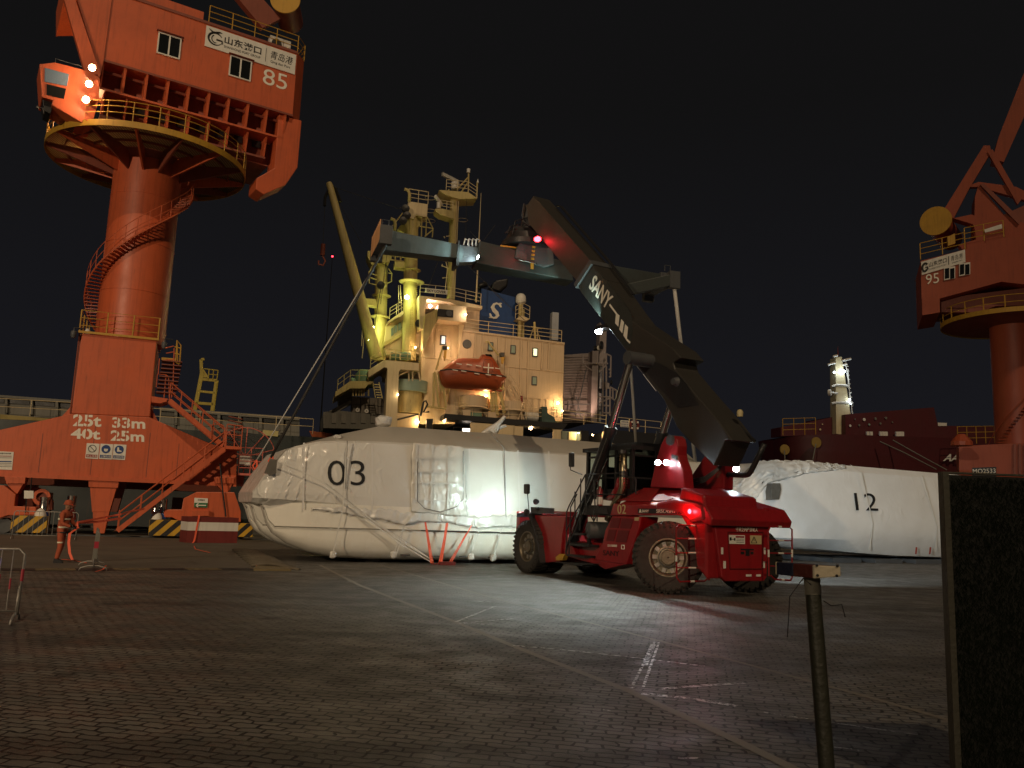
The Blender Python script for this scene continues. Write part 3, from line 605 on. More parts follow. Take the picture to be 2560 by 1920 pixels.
# hood side band with the lettering
band = sp(((838, 672), (1545, 692), (1600, 790), (1585, 845), (1480, 790), (1330, 762), (812, 765)), BV)
mb = MB(S); mb.prism(band, -BV, BV); mb.build('body', RED, st, bevel=.03)
# sloped hood: ridge towards the middle
def hp(x, y, v): q = S.pv(*zi(x, y), v); return (q.x, v, q.z)
secs = []
A = [hp(885, 674, BV), hp(1545, 694, BV)]; T = [hp(1135, 548, .55), hp(1385, 548, .55)]
mb = MB(S)
b0 = [A[0], A[1], (A[1][0], -BV, A[1][2]), (A[0][0], -BV, A[0][2])]; t0 = [T[0], T[1], (T[1][0], -.55, T[1][2]), (T[0][0], -.55, T[0][2])]
mb.loft([b0, t0]); mb.build('hood', RED, st, bevel=.04)
gr = MB(S)
for i in range(11):
    a = i / 10; gr.bar(V(A[0]).lerp(V(T[0]), .12 + .07 * i) + V((.06, .05, .05)), V(A[1]).lerp(V(T[1]), .12 + .07 * i).lerp(V(A[0]).lerp(V(T[0]), .12 + .07 * i), .62) + V((0, .05, .05)), .03, .03)
gr.build('hood_louvre', paint('louvre_red', (.30, .012, .014), .4), st)
mb = MB(S)
def onhood(x, y):
    n = (V(A[1]) - V(A[0])).cross(V(T[0]) - V(A[0])); o_ = S.w(*A[0]); nn_ = S.m.to_3x3() @ n; q = S.loc(hit(*zi(x, y), o_, nn_)); n.normalize(); n = n if n.z > 0 else -n; return q, n
P = []; Q = []
for x, y in ((1112, 655), (1205, 598), (1302, 638), (1240, 658)):
    q, n = onhood(x, y); P.append(tuple(q + n * .035)); Q.append(tuple(q - n * .05))
mb.add(P + Q, [(0, 1, 2, 3), (0, 1, 5, 4), (1, 2, 6, 5), (2, 3, 7, 6), (3, 0, 4, 7)]); mb.build('hood_grille', paint('grille_red', (.16, .012, .012), .6), st)
# rear counterweight: upper cap and rear face
RV = 1.5
rear = -1.35; VC = .42
secs = []
def rw(x, y, u=rear): q = S.pu(*zi(x, y), u); return (q.y, q.z)
# rear block from the arch to the rear face, section in u,z
e1 = sp(((1545, 694), (1590, 850), (1640, 1215)), BV)
top = rw(1800, 835); 
mb = MB(S); zt_ = rw(1650, 845)[1]; zb_ = rw(1700, 1260)[1]
mb.prism([(-.98, .75), (rear + .02, zb_ + .02), (rear, zt_), (rear + .12, 2.55), (-.4, 2.75), (-.2, 2.2), (-.85, 1.5)], VC - .93, VC + .95); mb.build('counterweight', RED, st, bevel=.06)
# shoulders
for s_, pl_ in ((-1, [(1.2, 2.60), (.0, 2.80), (rear + .25, 2.42), (rear + .03, 2.28), (rear - .02, 1.92), (-.9, 1.84), (-.6, 2.1), (1.2, 2.25)]), (1, [(.55, 2.35), (-.2, 2.45), (rear + .35, 2.36), (rear + .04, 2.26), (rear - .02, 1.92), (-.85, 1.84), (-.55, 2.05), (.55, 2.15)])):
    mb = MB(S); mb.prism(pl_, VC + s_ * .55, VC + s_ * (.99 if s_ < 0 else 1.04)); mb.build('rear_shoulder', RED, st, bevel=.09)
mb = MB(S); mb.prism([(.6, 2.2), (-.1, 2.34), (rear + .35, 2.30), (rear + .05, 2.22), (rear - .01, 1.92), (-.9, 1.9)], VC - .56, VC + .56); mb.build('rear_cap', RED, st, bevel=.06)
# rear panel
pp = [rw(x, y) for x, y in ((1600, 850), (2018, 850), (1998, 1235), (1975, 1268), (1680, 1268), (1650, 1235))]
mb = MB(S); mb.prism(pp, rear - .10, rear + .03, 'u'); pn = mb.build('rear_panel', RED, st, bevel=.03)
mb = MB(S); q = [rw(x, y) for x, y in ((1695, 890), (1965, 890), (1955, 1170), (1710, 1170))]
fr_ = MB(S)
for i in range(4):
    a, b = q[i], q[(i + 1) % 4]; fr_.bar((rear - .115, *a), (rear - .115, *b), .02, .02)
fr_.build('panel_seam', paint('seam_red', (.14, .008, .008), .5), st)
def rbox(x0, y0, x1, y1, d0, d1, nm, mat, par=st):
    a, b = rw(x0, y0), rw(x1, y1); m_ = MB(S); m_.box((rear - .10 - d1, min(a[0], b[0]), min(a[1], b[1])), (rear - .10 - d0, max(a[0], b[0]), max(a[1], b[1]))); return m_.build(nm, mat, par)
rbox(1795, 1018, 1895, 1030, -.0, .008, 'tow_recess', LETK); rbox(1832, 1030, 1862, 1072, 0, .009, 'tow_pin', LETK); rbox(1795, 1040, 1822, 1060, 0, .008, 'tow_recess', LETK); rbox(1870, 1040, 1892, 1060, 0, .008, 'tow_recess', LETK)
rbox(1703, 912, 1826, 982, .0, .012, 'warning_plate', WHITE); rbox(1868, 915, 1953, 984, 0, .012, 'warning_plate', LETO)
rbox(1755, 920, 1820, 934, .012, .016, 'plate_ink', LETR); rbox(1708, 930, 1722, 955, .012, .016, 'plate_ink', LETK); rbox(1722, 942, 1742, 947, .012, .016, 'plate_ink', LETK); rbox(1742, 935, 1752, 956, .012, .016, 'plate_ink', LETK)
for i in range(3): rbox(1760, 942 + i * 12, 1818, 946 + i * 12, .012, .016, 'plate_ink', LETK)
mb = MB(S); tri = [(rear - .118, *rw(x, y)) for x, y in ((1893, 925), (1915, 972), (1872, 972))]
for i in range(3): mb.bar(tri[i], tri[(i + 1) % 3], .006, .016, (1, 0, 0))
mb.bar((rear - .118, *rw(1893, 940)), (rear - .118, *rw(1893, 958)), .006, .014, (1, 0, 0)); mb.build('plate_ink', LETK, st)
for x0, x1, y0, y1 in ((1645, 1660, 1008, 1060), (1662, 1680, 1112, 1168), (1972, 1985, 1010, 1060), (1968, 1980, 1115, 1165), (1835, 1877, 1214, 1230), (1915, 1948, 1214, 1230)): rbox(x0, y0, x1, y1, 0, .01, 'reflector', WHITE)
a, b = rw(1757, 886), rw(1925, 888); c_ = rw(1757, 853)
text('十米之内严禁站人', S, (rear - .105, a[0], a[1]), (0, b[0] - a[0], b[1] - a[1]), (0, 0, 1), LETW, st, w=math.hypot(b[0] - a[0], b[1] - a[1]), h=c_[1] - a[1], th=.006)
# side lettering
pxtext('02', S, BV + .004, zi(873, 752), zi(937, 752), zi(873, 680), LETO, st)
mb = MB(S); q = sp(((1030, 710), (1330, 712), (1330, 750), (1030, 748)), BV); mb.prism(q, BV + .001, BV + .008); mb.build('name_plate', BLK, st)
pxtext('SANY', S, BV + .012, zi(1060, 740), zi(1112, 741), zi(1060, 720), LETW, st)
pxtext('SRSC45H1', S, BV + .012, zi(1172, 744), zi(1312, 746), zi(1172, 716), LETW, st)
mb = MB(S)
for pts in (((1038, 742), (1046, 718)), ((1046, 718), (1054, 742)), ((1046, 730), (1046, 742))):
    a, b = S.pv(*zi(*pts[0]), BV + .014), S.pv(*zi(*pts[1]), BV + .014); mb.bar(a, b, .004, .03, (0, 1, 0)) if 0 else mb.tube([a, b], .012, 4)
mb.build('logo_mark', LETW, st)
# louvred side box under the exhaust
lv = sp(((828, 768), (1056, 772), (1040, 850), (1010, 940), (935, 1142), (690, 1106), (760, 960), (775, 880)), BV)
mb = MB(S); mb.prism(lv, .8, BV); mb.build('engine_cover', RED, st, bevel=.03)
for q in (((832, 780), (900, 782), (880, 862), (812, 858)), ((908, 784), (996, 790), (975, 866), (892, 862)), ((808, 872), (868, 874), (845, 962), (785, 958)), ((880, 878), (966, 880), (940, 972), (860, 968))):
    mb = MB(S); mb.prism(sp(q, BV), BV + .002, BV + .016); mb.build('louvre', paint('louvre_dark', (.13, .010, .012), .6) if 'louvre_dark' not in MATS else MATS['louvre_dark'], st)
pxtext('SANY', S, BV + .004, zi(762, 1070), zi(885, 1078), zi(762, 1030), LETK, st)
pxtext('53-F00003', S, BV + .004, zi(797, 1004), zi(868, 1007), zi(797, 986), LETW, st)
mb = MB(S)
for i, (x, y) in enumerate(((902, 992), (924, 993), (924, 1022), (902, 1021))):
    a = S.pv(*zi(x, y), BV + .01); nx_ = ((902, 992), (924, 993), (924, 1022), (902, 1021))[(i + 1) % 4]; mb.tube([a, S.pv(*zi(*nx_), BV + .01)], .012, 4)
mb.build('plate_ink', LETW, st)
mb = MB(S); q = sp(((1005, 778), (1040, 778), (1035, 805), (1003, 803)), BV); mb.prism(q, BV + .002, BV + .012); mb.build('yellow_plate', LETO, st)
# lower sill, steps, tank
mb = MB(S); mb.prism(sp(((440, 900), (480, 880), (560, 1060), (700, 1100), (930, 1142), (780, 1178), (720, 1140), (560, 1100), (470, 1070)), 1.35), .7, 1.38); mb.build('sill', RED, st, bevel=.02)
mb = MB(S); q = sp(((370, 1118), (700, 1135), (560, 1150)), 1.6); mb.prism(q, .9, 1.62)
for (x0, y0, x1) in ((520, 985, 670), (500, 1068, 640), (560, 905, 640)):
    a, b = S.pv(*zi(x0, y0), 1.5), S.pv(*zi(x1, y0 + 6), 1.5); mb.box((b.x, 1.15, a.z - .03), (a.x, 1.6, a.z + .03))
mb.build('step', BLK, st)
q = sp(((400, 1085), (432, 1058), (468, 1062), (450, 1108), (402, 1108)), 1.5); MB(S).prism(q, 1.35, 1.52).build('wheel_chock', YEL, st)
c_ = S.pv(*zi(650, 875), 1.5); mb = MB(S); mb.lathe([(.01, 0), (.20, 0), (.245, .03), (.25, .06), (.25, .95), (.01, .95)], (c_.x, 1.55, c_.z), (-.35, -1, 0), 28); mb.lathe([(.01, -.03), (.10, -.03), (.12, 0)], (c_.x, 1.55, c_.z), (-.35, -1, 0), 20); mb.build('air_filter', SCRN if 0 else DKST, st, smooth=35)
mb = MB(S); q = S.pv(*zi(650, 940), 1.3); mb.tube([q, S.pv(*zi(655, 985), 1.3)], .06, 8); mb.box((1.9, .9, 1.95), (4.0, 1.35, 2.25)); mb.tube([S.pv(*zi(520, 985), 1.35), S.pv(*zi(665, 992), 1.35)], .07, 8); mb.build('pipework', BLK, st)
# hand rails by the stairs
hr = MB(S)
def pr(pts, v=1.5, r=.022, mb=None): (mb or hr).tube([S.pv(*zi(x, y), v) for x, y in pts], r, 6)
pr(((478, 1065), (480, 740), (500, 690), (625, 450), (768, 443), (880, 440))); pr(((500, 1060), (512, 700), (560, 600))); pr(((545, 800), (545, 580))); pr(((584, 880), (590, 480))); pr(((628, 750), (625, 455)))
pr(((478, 880), (560, 720), (628, 600), (930, 604))); pr(((700, 700), (695, 600), (700, 500), (712, 488), (724, 505), (722, 700))); pr(((665, 700), (668, 640), (680, 600), (700, 590))); pr(((690, 800), (690, 720))); pr(((660, 755), (690, 810), (715, 755), (715, 810)))
pr(((1012, 600), (1015, 500), (1008, 475), (985, 470), (955, 474)), 1.2); pr(((478, 1000), (540, 900), (590, 760))); pr(((690, 600), (690, 490)))
hr.build('handrail', BLK, st)
mb = MB(S); q = sp(((640, 705), (820, 700), (828, 752), (640, 760)), 1.3); mb.prism(q, .8, 1.45); mb.build('walkway', BLK, st)
# fire extinguisher
a = S.pv(*zi(735, 690), 1.42); mb = MB(S); mb.lathe([(.01, 0), (.085, .01), (.09, .3), (.09, .46), (.04, .53), (.03, .58), (.01, .58)], (a.x, 1.42, a.z), (0, 0, 1), 14); mb.build('fire_extinguisher', RED, st, smooth=40)
mb = MB(S); mb.lathe([(.088, .04), (.096, .05), (.096, .25), (.088, .26)], (a.x, 1.42, a.z), (0, 0, 1), 14); mb.build('extinguisher_band', WHITE, st)
# exhaust stack
mb = MB(S); mb.tube([S.pv(*zi(x, y), 1.2) for x, y in ((914, 285), (916, 420), (914, 545), (895, 600), (850, 680), (830, 730), (800, 800))], .12, 14); mb.build('exhaust_stack', BRASS, st, smooth=True)
mb = MB(S)
for y in (445, 470): mb.tube([S.pv(*zi(916, y), 1.2), S.pv(*zi(916, y - 20), 1.2)], .128, 14)
mb.build('stack_clamp', BLK, st); mb = MB(S); mb.tube([S.pv(*zi(912, 290), 1.2), S.pv(*zi(912, 262), 1.2)], .135, 14); mb.build('stack_cap', BLK, st)
# cab: a frame of pillars with glass; extends across the middle
cu0, cu1 = 2.15, 4.35; cz0 = 2.7; cab = MB(S).box((cu0, -.75, cz0 - .25), (cu1, .98, cz0 + .05)).build('cab', BLK, st)
rz = S.pv(*zi(900, 262), 1.0).z
fr_ = MB(S)
for u in (cu0, cu0 + .75, cu0 + 1.25, cu1):
    for v in (-.72, .97): fr_.box((u - .05, v - .05, cz0), (u + .05, v + .05, rz))
fr_.box((cu0 - .05, -.05 + .1, cz0), (cu0 + .05, .05 + .1, rz))
for z in (cz0 + .35, cz0 + 1.0): fr_.box((cu0 - .03, -.72, z), (cu0 + .03, .97, z + .05)); fr_.box((cu0, .94, z), (cu1, 1.0, z + .06)); fr_.box((cu0, -.75, z), (cu1, -.70, z + .06))
fr_.box((cu0 - .12, -.85, rz), (cu1 + .15, 1.1, rz + .12)); fr_.box((cu0 + .3, -.4, rz + .12), (cu1 - .4, .6, rz + .26)); fr_.build('cab_frame', BLK, cab)
mb = MB(S)
m, nt, p = base('cab_glass'); p.inputs['Transmission Weight'].default_value = 1; p.inputs['Roughness'].default_value = .02; p.inputs['IOR'].default_value = 1.05; p.inputs['Base Color'].default_value = (.75, .85, .82, 1)
for u in (cu0, cu1): MB(S).box((u - .006, -.7, cz0 + .05), (u + .006, .95, rz)).build('window', m, cab)
for v in (-.72, .97): MB(S).box((cu0 + .05, v - .006, cz0 + .05), (cu1 - .05, v + .006, rz)).build('window', m, cab)
mb = MB(S); mb.box((2.6, -.1, cz0), (3.1, .5, cz0 + .45)); mb.box((2.55, -.1, cz0 + .45), (2.68, .5, cz0 + 1.05)); mb.build('seat', DARK, cab)
mb = MB(S); mb.box((cu1 - .55, -.2, cz0), (cu1 - .35, .7, cz0 + .75)); mb.tube([(cu1 - .6, .2, cz0 + .8), (cu1 - .75, .2, cz0 + 1.0)], .03, 6); mb.box((cu0 + .2, .45, cz0 + 1.15), (cu0 + .5, .7, cz0 + 1.3)); mb.build('console', BLK, cab)
# curved red shroud by the cab
mb = MB(S); mb.prism(sp(((755, 640), (820, 600), (855, 540), (870, 470), (885, 470), (880, 600), (860, 640), (800, 650)), 1.1), .6, 1.12); mb.build('cab_shroud', RED, st, bevel=.02)
# boom supports: two red towers
tw = ((1130, 548), (1185, 320), (1215, 220), (1245, 162), (1275, 150), (1310, 152), (1335, 175), (1345, 230), (1340, 300), (1385, 420), (1398, 560))
mb = MB(S); mb.prism(sp(tw, .85), .55, .90); mb.build('boom_support', RED, st, bevel=.03)
mb = MB(S); mb.prism(sp(((1225, 555), (1260, 380), (1290, 250), (1335, 180), (1370, 250), (1395, 420), (1400, 560)), .6), .45, .56); mb.build('boom_support', RED, st, bevel=.02)
tr_ = sp(((1400, 560), (1530, 370), (1600, 260), (1690, 190), (1760, 250), (1725, 380), (1722, 560), (1640, 640), (1500, 640)), -.75)
mb = MB(S); mb.prism(tr_, -.95, -.6); mb.build('boom_support', RED, st, bevel=.03)
a = sp(((1275, 185),), .95)[0]; mb = MB(S); mb.tube([(a[0], .5, a[1]), (a[0], .98, a[1])], .14, 16)
a = sp(((1660, 230),), -.8)[0]; mb.build('pivot_pin', DKST, st)
# boom
def bq(pts, z_, v): return [(q.x, q.z) for q in [S.pv(*z_(x, y), v) for x, y in pts]]
HW = .46
up = bq(((900, 645), (1075, 880), (1150, 985), (1230, 1090), (1350, 1170), (1540, 1290), (1603, 1362), (1545, 1402), (1558, 1450), (1720, 1640)), zg, -HW) + bq(((1830, 50), (1945, 205)), zi, -HW)
lo = bq(((625, 770), (650, 830), (975, 1250), (1065, 1370), (1290, 1659)), zg, HW) + bq(((1330, 90), (1420, 190), (1540, 310), (1610, 382)), zi, HW)
tail = bq(((1700, 185),), zi, HW)
outer = up + tail + list(reversed(lo))
mb = MB(S); mb.prism(outer, -HW, HW); bo = mb.build('boom', CHAR, st, bevel=.03)
up2 = bq(((412, 122), (870, 630)), zg, -HW + .1); lo2 = bq(((248, 300), (610, 735)), zg, HW - .1); nose = bq(((282, 96), (232, 170)), zg, HW - .1)
tipb = [up2[0]] + [nose[0], nose[1]] + lo2 + [(lo2[1][0] - .8, lo2[1][1] - .8), (up2[1][0] - .8, up2[1][1] - .8), up2[1]]
mb = MB(S); mb.prism(tipb, -HW + .1, HW - .1); mb.build('inner_boom', CHAR, st, bevel=.02)
cl = bq(((900, 645), (870, 628), (720, 608)), zg, 0); 
a_, b_ = V((up[0][0], 0, up[0][1])), V((lo[0][0], 0, lo[0][1])); dd = (b_ - a_).normalized()
mb = MB(S); mb.bar(a_ - dd * .06, b_ + dd * .10, 1.06, .22, tuple(dd.cross(V((0, 1, 0))))); mb.build('boom_collar', DKST, st, bevel=.02)
mb = MB(S); mb.prism([(p.x, p.z) for p in [S.pv(*zg(x, y), HW) for x, y in ((735, 650), (800, 680), (1000, 935), (1045, 1010), (1050, 1120), (1030, 1262), (975, 1240), (655, 822), (672, 740))]], HW + .001, HW + .009); mb.build('boom_plate_and_shade', paint('boom_green_black', (.030, .036, .034), .4, var=.3), st)
# pale edge lines and lettering along the boom side
ax_ = (V((lo[3][0], 0, lo[3][1])) - V((lo[1][0], 0, lo[1][1]))).normalized(); nup = V((-ax_.z, 0, ax_.x)); nup = nup if nup.z > 0 else -nup
a, b, c_ = S.pv(*zg(830, 950), HW), S.pv(*zg(712, 790), HW), S.pv(*zg(750, 745), HW)
# reads from upper left to lower right
a, b = S.pv(*zg(712, 795), HW), S.pv(*zg(845, 962), HW); c_ = S.pv(*zg(748, 748), HW)
text('SANY', S, a, b - a, nup, LETW, st, w=(b - a).length * 1.05, h=.52, th=.014, bold=.02)
mb = MB(S); P0 = [S.pv(*zg(x, y), HW + .016) for x, y in ((872, 925), (935, 1010), (1005, 1195), (1030, 1220))]
for a, b in ((0, 1), (2, 3)): mb.bar(P0[a], P0[b], .06, .006, (0, 1, 0))
for q in (((926, 990), (950, 1010), (942, 1095), (918, 1070)), ((966, 1040), (985, 1062), (972, 1145), (950, 1118)), ((995, 1078), (1016, 1100), (1006, 1200), (982, 1165))):
    mb.prism([(p.x, p.z) for p in [S.pv(*zg(x, y), HW) for x, y in q]], HW + .010, HW + .02)
mb.build('boom_stripe', LETW, st)
mb = MB(S); mb.bar(S.pv(*zg(1256, 1510), HW + .01), S.pv(*zg(1400, 1700), HW + .01), .03, .006, (0, 1, 0)); mb.bar(S.pv(*zg(1068, 1380), HW + .01), S.pv(*zg(1230, 1590), HW + .01), .02, .005, (0, 1, 0)); mb.build('boom_stripe', STRW, st)
mb = MB(S); q = S.pv(*zg(1390, 1520), HW); mb.lathe([(.01, .16), (.10, .15), (.13, .05), (.16, 0)], (q.x, HW, q.z), (0, 1, 0), 14); mb.build('boom_boss', DKST, st, smooth=30)
# black sheet on the lower boom side, painting in the recess shadow
mb = MB(S); mb.prism([(p.x, p.z) for p in [S.pv(*zg(x, y), HW) for x, y in ((1065, 1300), (1260, 1380), (1385, 1445), (1470, 1540), (1560, 1700), (1400, 1720), (1250, 1560), (1120, 1400))]], HW + .002, HW + .02); mb.build('boom_plate_and_shade', BLK, st)
# tubes and hoses along the top of the boom
for dv, r_ in ((-.25, .03), (-.33, .022)):
    mb = MB(S); P = [V((p[0], dv, p[1])) for p in (up2[0], up2[1])]; n_ = V((nup.x, 0, nup.z)); P = [P[0].lerp(P[1], .15) + n_ * .10, P[0].lerp(P[1], .2) + n_ * .22, P[1] + n_ * .16, V((up[1][0], dv, up[1][1])) + n_ * .12]; mb.tube(P, r_, 6); mb.build('boom_hose', BLK, st)
# lift cylinders
for s_ in (1, -1):
    v_ = 1.22 if s_ > 0 else -.78
    if s_ > 0: b0_, m0_, t0_ = S.pv(*zi(505, 1050), v_), S.pv(*zi(812, 125), v_), S.pv(*zg(1035, 1350), v_)
    else: b0_, m0_, t0_ = V((b0_.x, v_, b0_.z)), V((m0_.x, v_, m0_.z)), V((t0_.x, v_, t0_.z))
    b0_ = V((b0_.x, v_, b0_.z))
    mb = MB(S); mb.tube([b0_, m0_], .17, 16); mb.tube([m0_, m0_ + (t0_ - m0_).normalized() * .16], .20, 16); mb.build('lift_cylinder', BLK, st, smooth=30)
    mb = MB(S); mb.tube([m0_, t0_], .115, 14); mb.build('cylinder_rod', CHR, st, smooth=30)
    mb = MB(S); mb.tube([t0_ + V((0, -(.8 if s_ > 0 else .3) * s_, .05)), t0_ + V((0, .14 * s_, .05))], .20, 14); mb.build('cylinder_eye', DKST, st, smooth=30)
    if s_ > 0: mb = MB(S); mb.tube([b0_ + V((-.1, .2, .2)), m0_ + V((-.15, .2, -.2))], .03, 6); mb.tube([b0_ + V((-.2, .22, .2)), m0_ + V((-.22, .22, -.8))], .02, 6); mb.build('hydraulic_pipe', CHR, st)
# tail of the boom: bent pipe guard and small fittings
mb = MB(S); mb.tube([S.pv(*zi(x, y), -.7) for x, y in ((2000, 215), (1960, 300), (1900, 420), (1880, 448), (1850, 455), (1720, 450))], .075, 10); mb.build('tail_guard', BLK, st, smooth=True)
mb = MB(S); a = S.pv(*zi(1812, 5), -.2); mb.lathe([(.01, .0), (.08, 0), (.09, .12), (.06, .18), (.01, .2)], a, (0, 0, 1), 12); mb.build('beacon', LETO, st, smooth=40)
mb = MB(S); mb.tube([S.pv(*zi(x, y), -.3) for x, y in ((1765, 30), (1800, 60), (1850, 120), (1930, 190))], .03, 6); mb.build('boom_hose', BLK, st)
# hoses between the supports
for i, dy in enumerate((0, 14, 30, 44)):
    P = [S.pv(*zi(x, y + dy * k_), v) for (x, y), v, k_ in zip(((1290, 300), (1330, 310), (1370, 390), (1400, 450), (1450, 490), (1540, 470), (1640, 400), (1720, 310)), (.95, .9, .7, .5, .2, -.1, -.4, -.5), (.4, .6, 1, 1, 1, .8, .5, .3))]
    mb = MB(S); mb.tube(P, .022, 7); mb.build('hydraulic_hose', STRW if i < 2 and 0 else paint('hose_rubber', (.05, .05, .05), .3) if 'hose_rubber' not in MATS else MATS['hose_rubber'], st, smooth=True)
# boom head and link down to the spreader
mb = MB(S); hd = S.pv(*zg(240, 300), 0); mb.tube([S.pv(*zg(x, y), .3) for x, y in ((215, 150), (200, 240), (215, 290), (260, 320))], .03, 6); mb.build('boom_hose', DKST, st)
# mirrors
for (m0, m1, arm, v_) in (((502, 282), (535, 392), ((510, 392), (512, 415), (600, 450)), 1.5), ((158, 522), (194, 598), ((180, 598), (190, 700), (195, 742)), 1.7)):
    q = sp((m0, (m1[0], m0[1]), m1, (m0[0], m1[1])), v_); mb = MB(S); mb.prism(q, v_ - .05, v_ + .05); mi = mb.build('mirror', BLK, st, bevel=.04); mb = MB(S); pr(arm, v_, .016, mb); mb.build('mirror_arm', BLK, mi)
mb = MB(S); q = sp(((205, 698), (308, 705), (306, 750), (208, 745)), 1.5); mb.prism(q, 1.1, 1.5); mb.build('lamp_box', DKST, st)
mb = MB(S); a = S.pv(*zi(262, 712), 1.52); mb.lathe([(.01, .1), (.05, .1), (.06, 0)], (a.x, 1.5, a.z), (0, 1, 0), 12); mb.build('camera_unit', BLK, st)
# rear ladders of red and white pipe
RWH = flat('red_white_pipe', (.45, .02, .02), .5)
def pipe_guard(pts_px, rungs, u):
    mb = MB(S); P = [S.pu(*zi(x, y), u) for x, y in pts_px]; mb.tube(P, .022, 7)
    for a, b in rungs: mb.tube([S.pu(*zi(*a), u), S.pu(*zi(*b), u)], .018, 6)
    o = mb.build('rear_guard', RED, st, smooth=30); mb = MB(S)
    for a, b in rungs:
        A_, B_ = S.pu(*zi(*a), u), S.pu(*zi(*b), u); mb = MB(S); mb.tube([A_.lerp(B_, .38), A_.lerp(B_, .62)], .0235, 7); mb.build('white_band', WHITE, o)
    for i in range(0, len(P) - 1):
        if (P[i + 1] - P[i]).length > .5: mb = MB(S); mb.tube([P[i].lerp(P[i + 1], .42), P[i].lerp(P[i + 1], .58)], .0265, 7); mb.build('white_band', WHITE, o)
pipe_guard(((1575, 1262), (1575, 870), (1552, 845), (1345, 837), (1325, 855), (1322, 950), (1326, 1240), (1350, 1273), (1540, 1268), (1562, 1250), (1560, 870)), (((1324, 940), (1560, 946)), ((1324, 1052), (1560, 1050)), ((1325, 1165), (1560, 1168))), -.95)
pipe_guard(((2035, 1230), (2030, 880), (2045, 850), (2190, 852), (2212, 872), (2212, 1240), (2200, 1262), (2080, 1255), (2050, 1225)), (((2040, 955), (2210, 958)), ((2040, 1053), (2210, 1056)), ((2045, 1152), (2210, 1158))), -1.7)
mb = MB(S)
for (x0, y0, x1, y1) in ((1575, 960, 1640, 965), (1575, 1155, 1650, 1160)): mb.bar(S.pu(*zi(x0, y0), -1.0), S.pu(*zi(x1, y1), -1.2), .06, .06)
mb.build('guard_bracket', RED, st)
# lamps ---------------------------------------------------------------
HOT = glow('lamp_cold_white', (.80, .93, 1.), 260.); HOTW = glow('lamp_warm_white', (1., .66, .34), 60.); HOTR = glow('lamp_red', (1., .02, .03), 30.); HOTY = glow('lamp_yellow_green', (.80, 1., .38), 70.)
def lamphead(fr, pos, r, mat, parent, col, watts, kind='POINT', aim=None, size=80, nm='work_lamp', off=(0, 0, 0), blend=.6, soft=.06, th=.06, face=None):
    """a lamp: housing, glowing lens and its light"""
    pos = V(pos); wp = fr.w(*pos); tg_ = V(aim) if aim is not None and face is None else CO; ax = (fr.inv @ tg_ - pos).normalized()
    h = MB(fr).lathe([(.01, -th * 2), (r * .8, -th * 2), (r * 1.15, -.0), (r * 1.15, .01), (r, .01)], pos, ax, 14).build(nm, BLK, parent, smooth=40)
    MB(fr).lathe([(.01, .03), (r * .7, .024), (r, .012), (r * .5, .005)], pos, ax, 14).build('lens', mat, h, smooth=40)
    p_ = wp + (fr.m.to_3x3() @ ax) * .12 + V(off) if face is None else wp + (V(aim) - wp).normalized() * .35
    l = lamp(kind, p_, col, watts, aim, size, blend, soft, 'lamp_light'); l.parent = parent; l.matrix_parent_inverse = FR[parent.name].inv; return h
COLD = (.82, .95, 1.)
# twin work lamps on the left tower looking back at the viewer
for x in (1183, 1246): lamphead(S, S.pv(*zi(x, 358), 1.12), .075, HOT, st, COLD, 2)
lamphead(S, S.pv(*zi(1785, 405), -1.15), .085, HOT, st, COLD, 9000, 'SPOT', tuple(G(2200, 1420)), 60, blend=.9, face=1)
# red tail lamp
q = S.pv(*zi(1430, 733), BV + .02); mb = MB(S); mb.lathe([(.01, .06), (.06, .05), (.085, .0)], (q.x, BV, q.z), (0, 1, 0), 18); tl = mb.build('tail_lamp', HOTR, st, smooth=40)
l = lamp('POINT', S.w(q.x, BV + .22, q.z), (1, .02, .03), 24, r=.05); l.parent = st; l.matrix_parent_inverse = S.inv
q = S.pv(*zi(1352, 728), BV); MB(S).lathe([(.01, .03), (.085, .01), (.10, 0)], (q.x, BV, q.z), (0, 1, 0), 18).build('tail_lamp', paint('lamp_off_red', (.10, .008, .008), .2), st)
mb = MB(S); q = [rw(x, y) for x, y in ((2000, 705), (2032, 705), (2035, 790), (2008, 790))]; mb.prism(q, rear - .04, rear + .13, 'u'); mb.build('tail_lamp', RED, st, bevel=.02)
# front lamp throwing a hot patch on the boat
fl = S.pv(*zi(225, 715), 1.55); hot = B.w(*B.pv(1240, 1268, 0))
lamphead(S, (fl.x + .3, 1.62, fl.z - .1), .09, HOT, st, (.80, .97, 1.), 620, 'SPOT', tuple(hot), 30, blend=1.)
lamphead(S, (fl.x + .9, .9, 2.35), .09, HOT, st, (.74, 1., .92), 400, 'SPOT', tuple(B.w(3, 0, 2.2)), 100, blend=1.)
# lamp under the boom
bl_ = S.pv(*zg(800, 1118), HW - .1)
mb = MB(S); mb.box((bl_.x - .5, .1, bl_.z - .02), (bl_.x + .1, .5, bl_.z + .1)); mb.build('lamp_bracket', BLK, st)
lamphead(S, (bl_.x + .1, .35, bl_.z - .05), .11, HOT, st, (.88, 1., .94), 3900, 'SPOT', tuple(G(1370, 1470)), 72, blend=1.)
l = lamp('SPOT', S.w(bl_.x - .25, HW + .25, bl_.z + .12), (.7, 1., .92), 260, tuple(S.w(bl_.x + 1.3, HW - .3, bl_.z + 1.9)), 70, .9, .05); l.parent = st; l.matrix_parent_inverse = S.inv
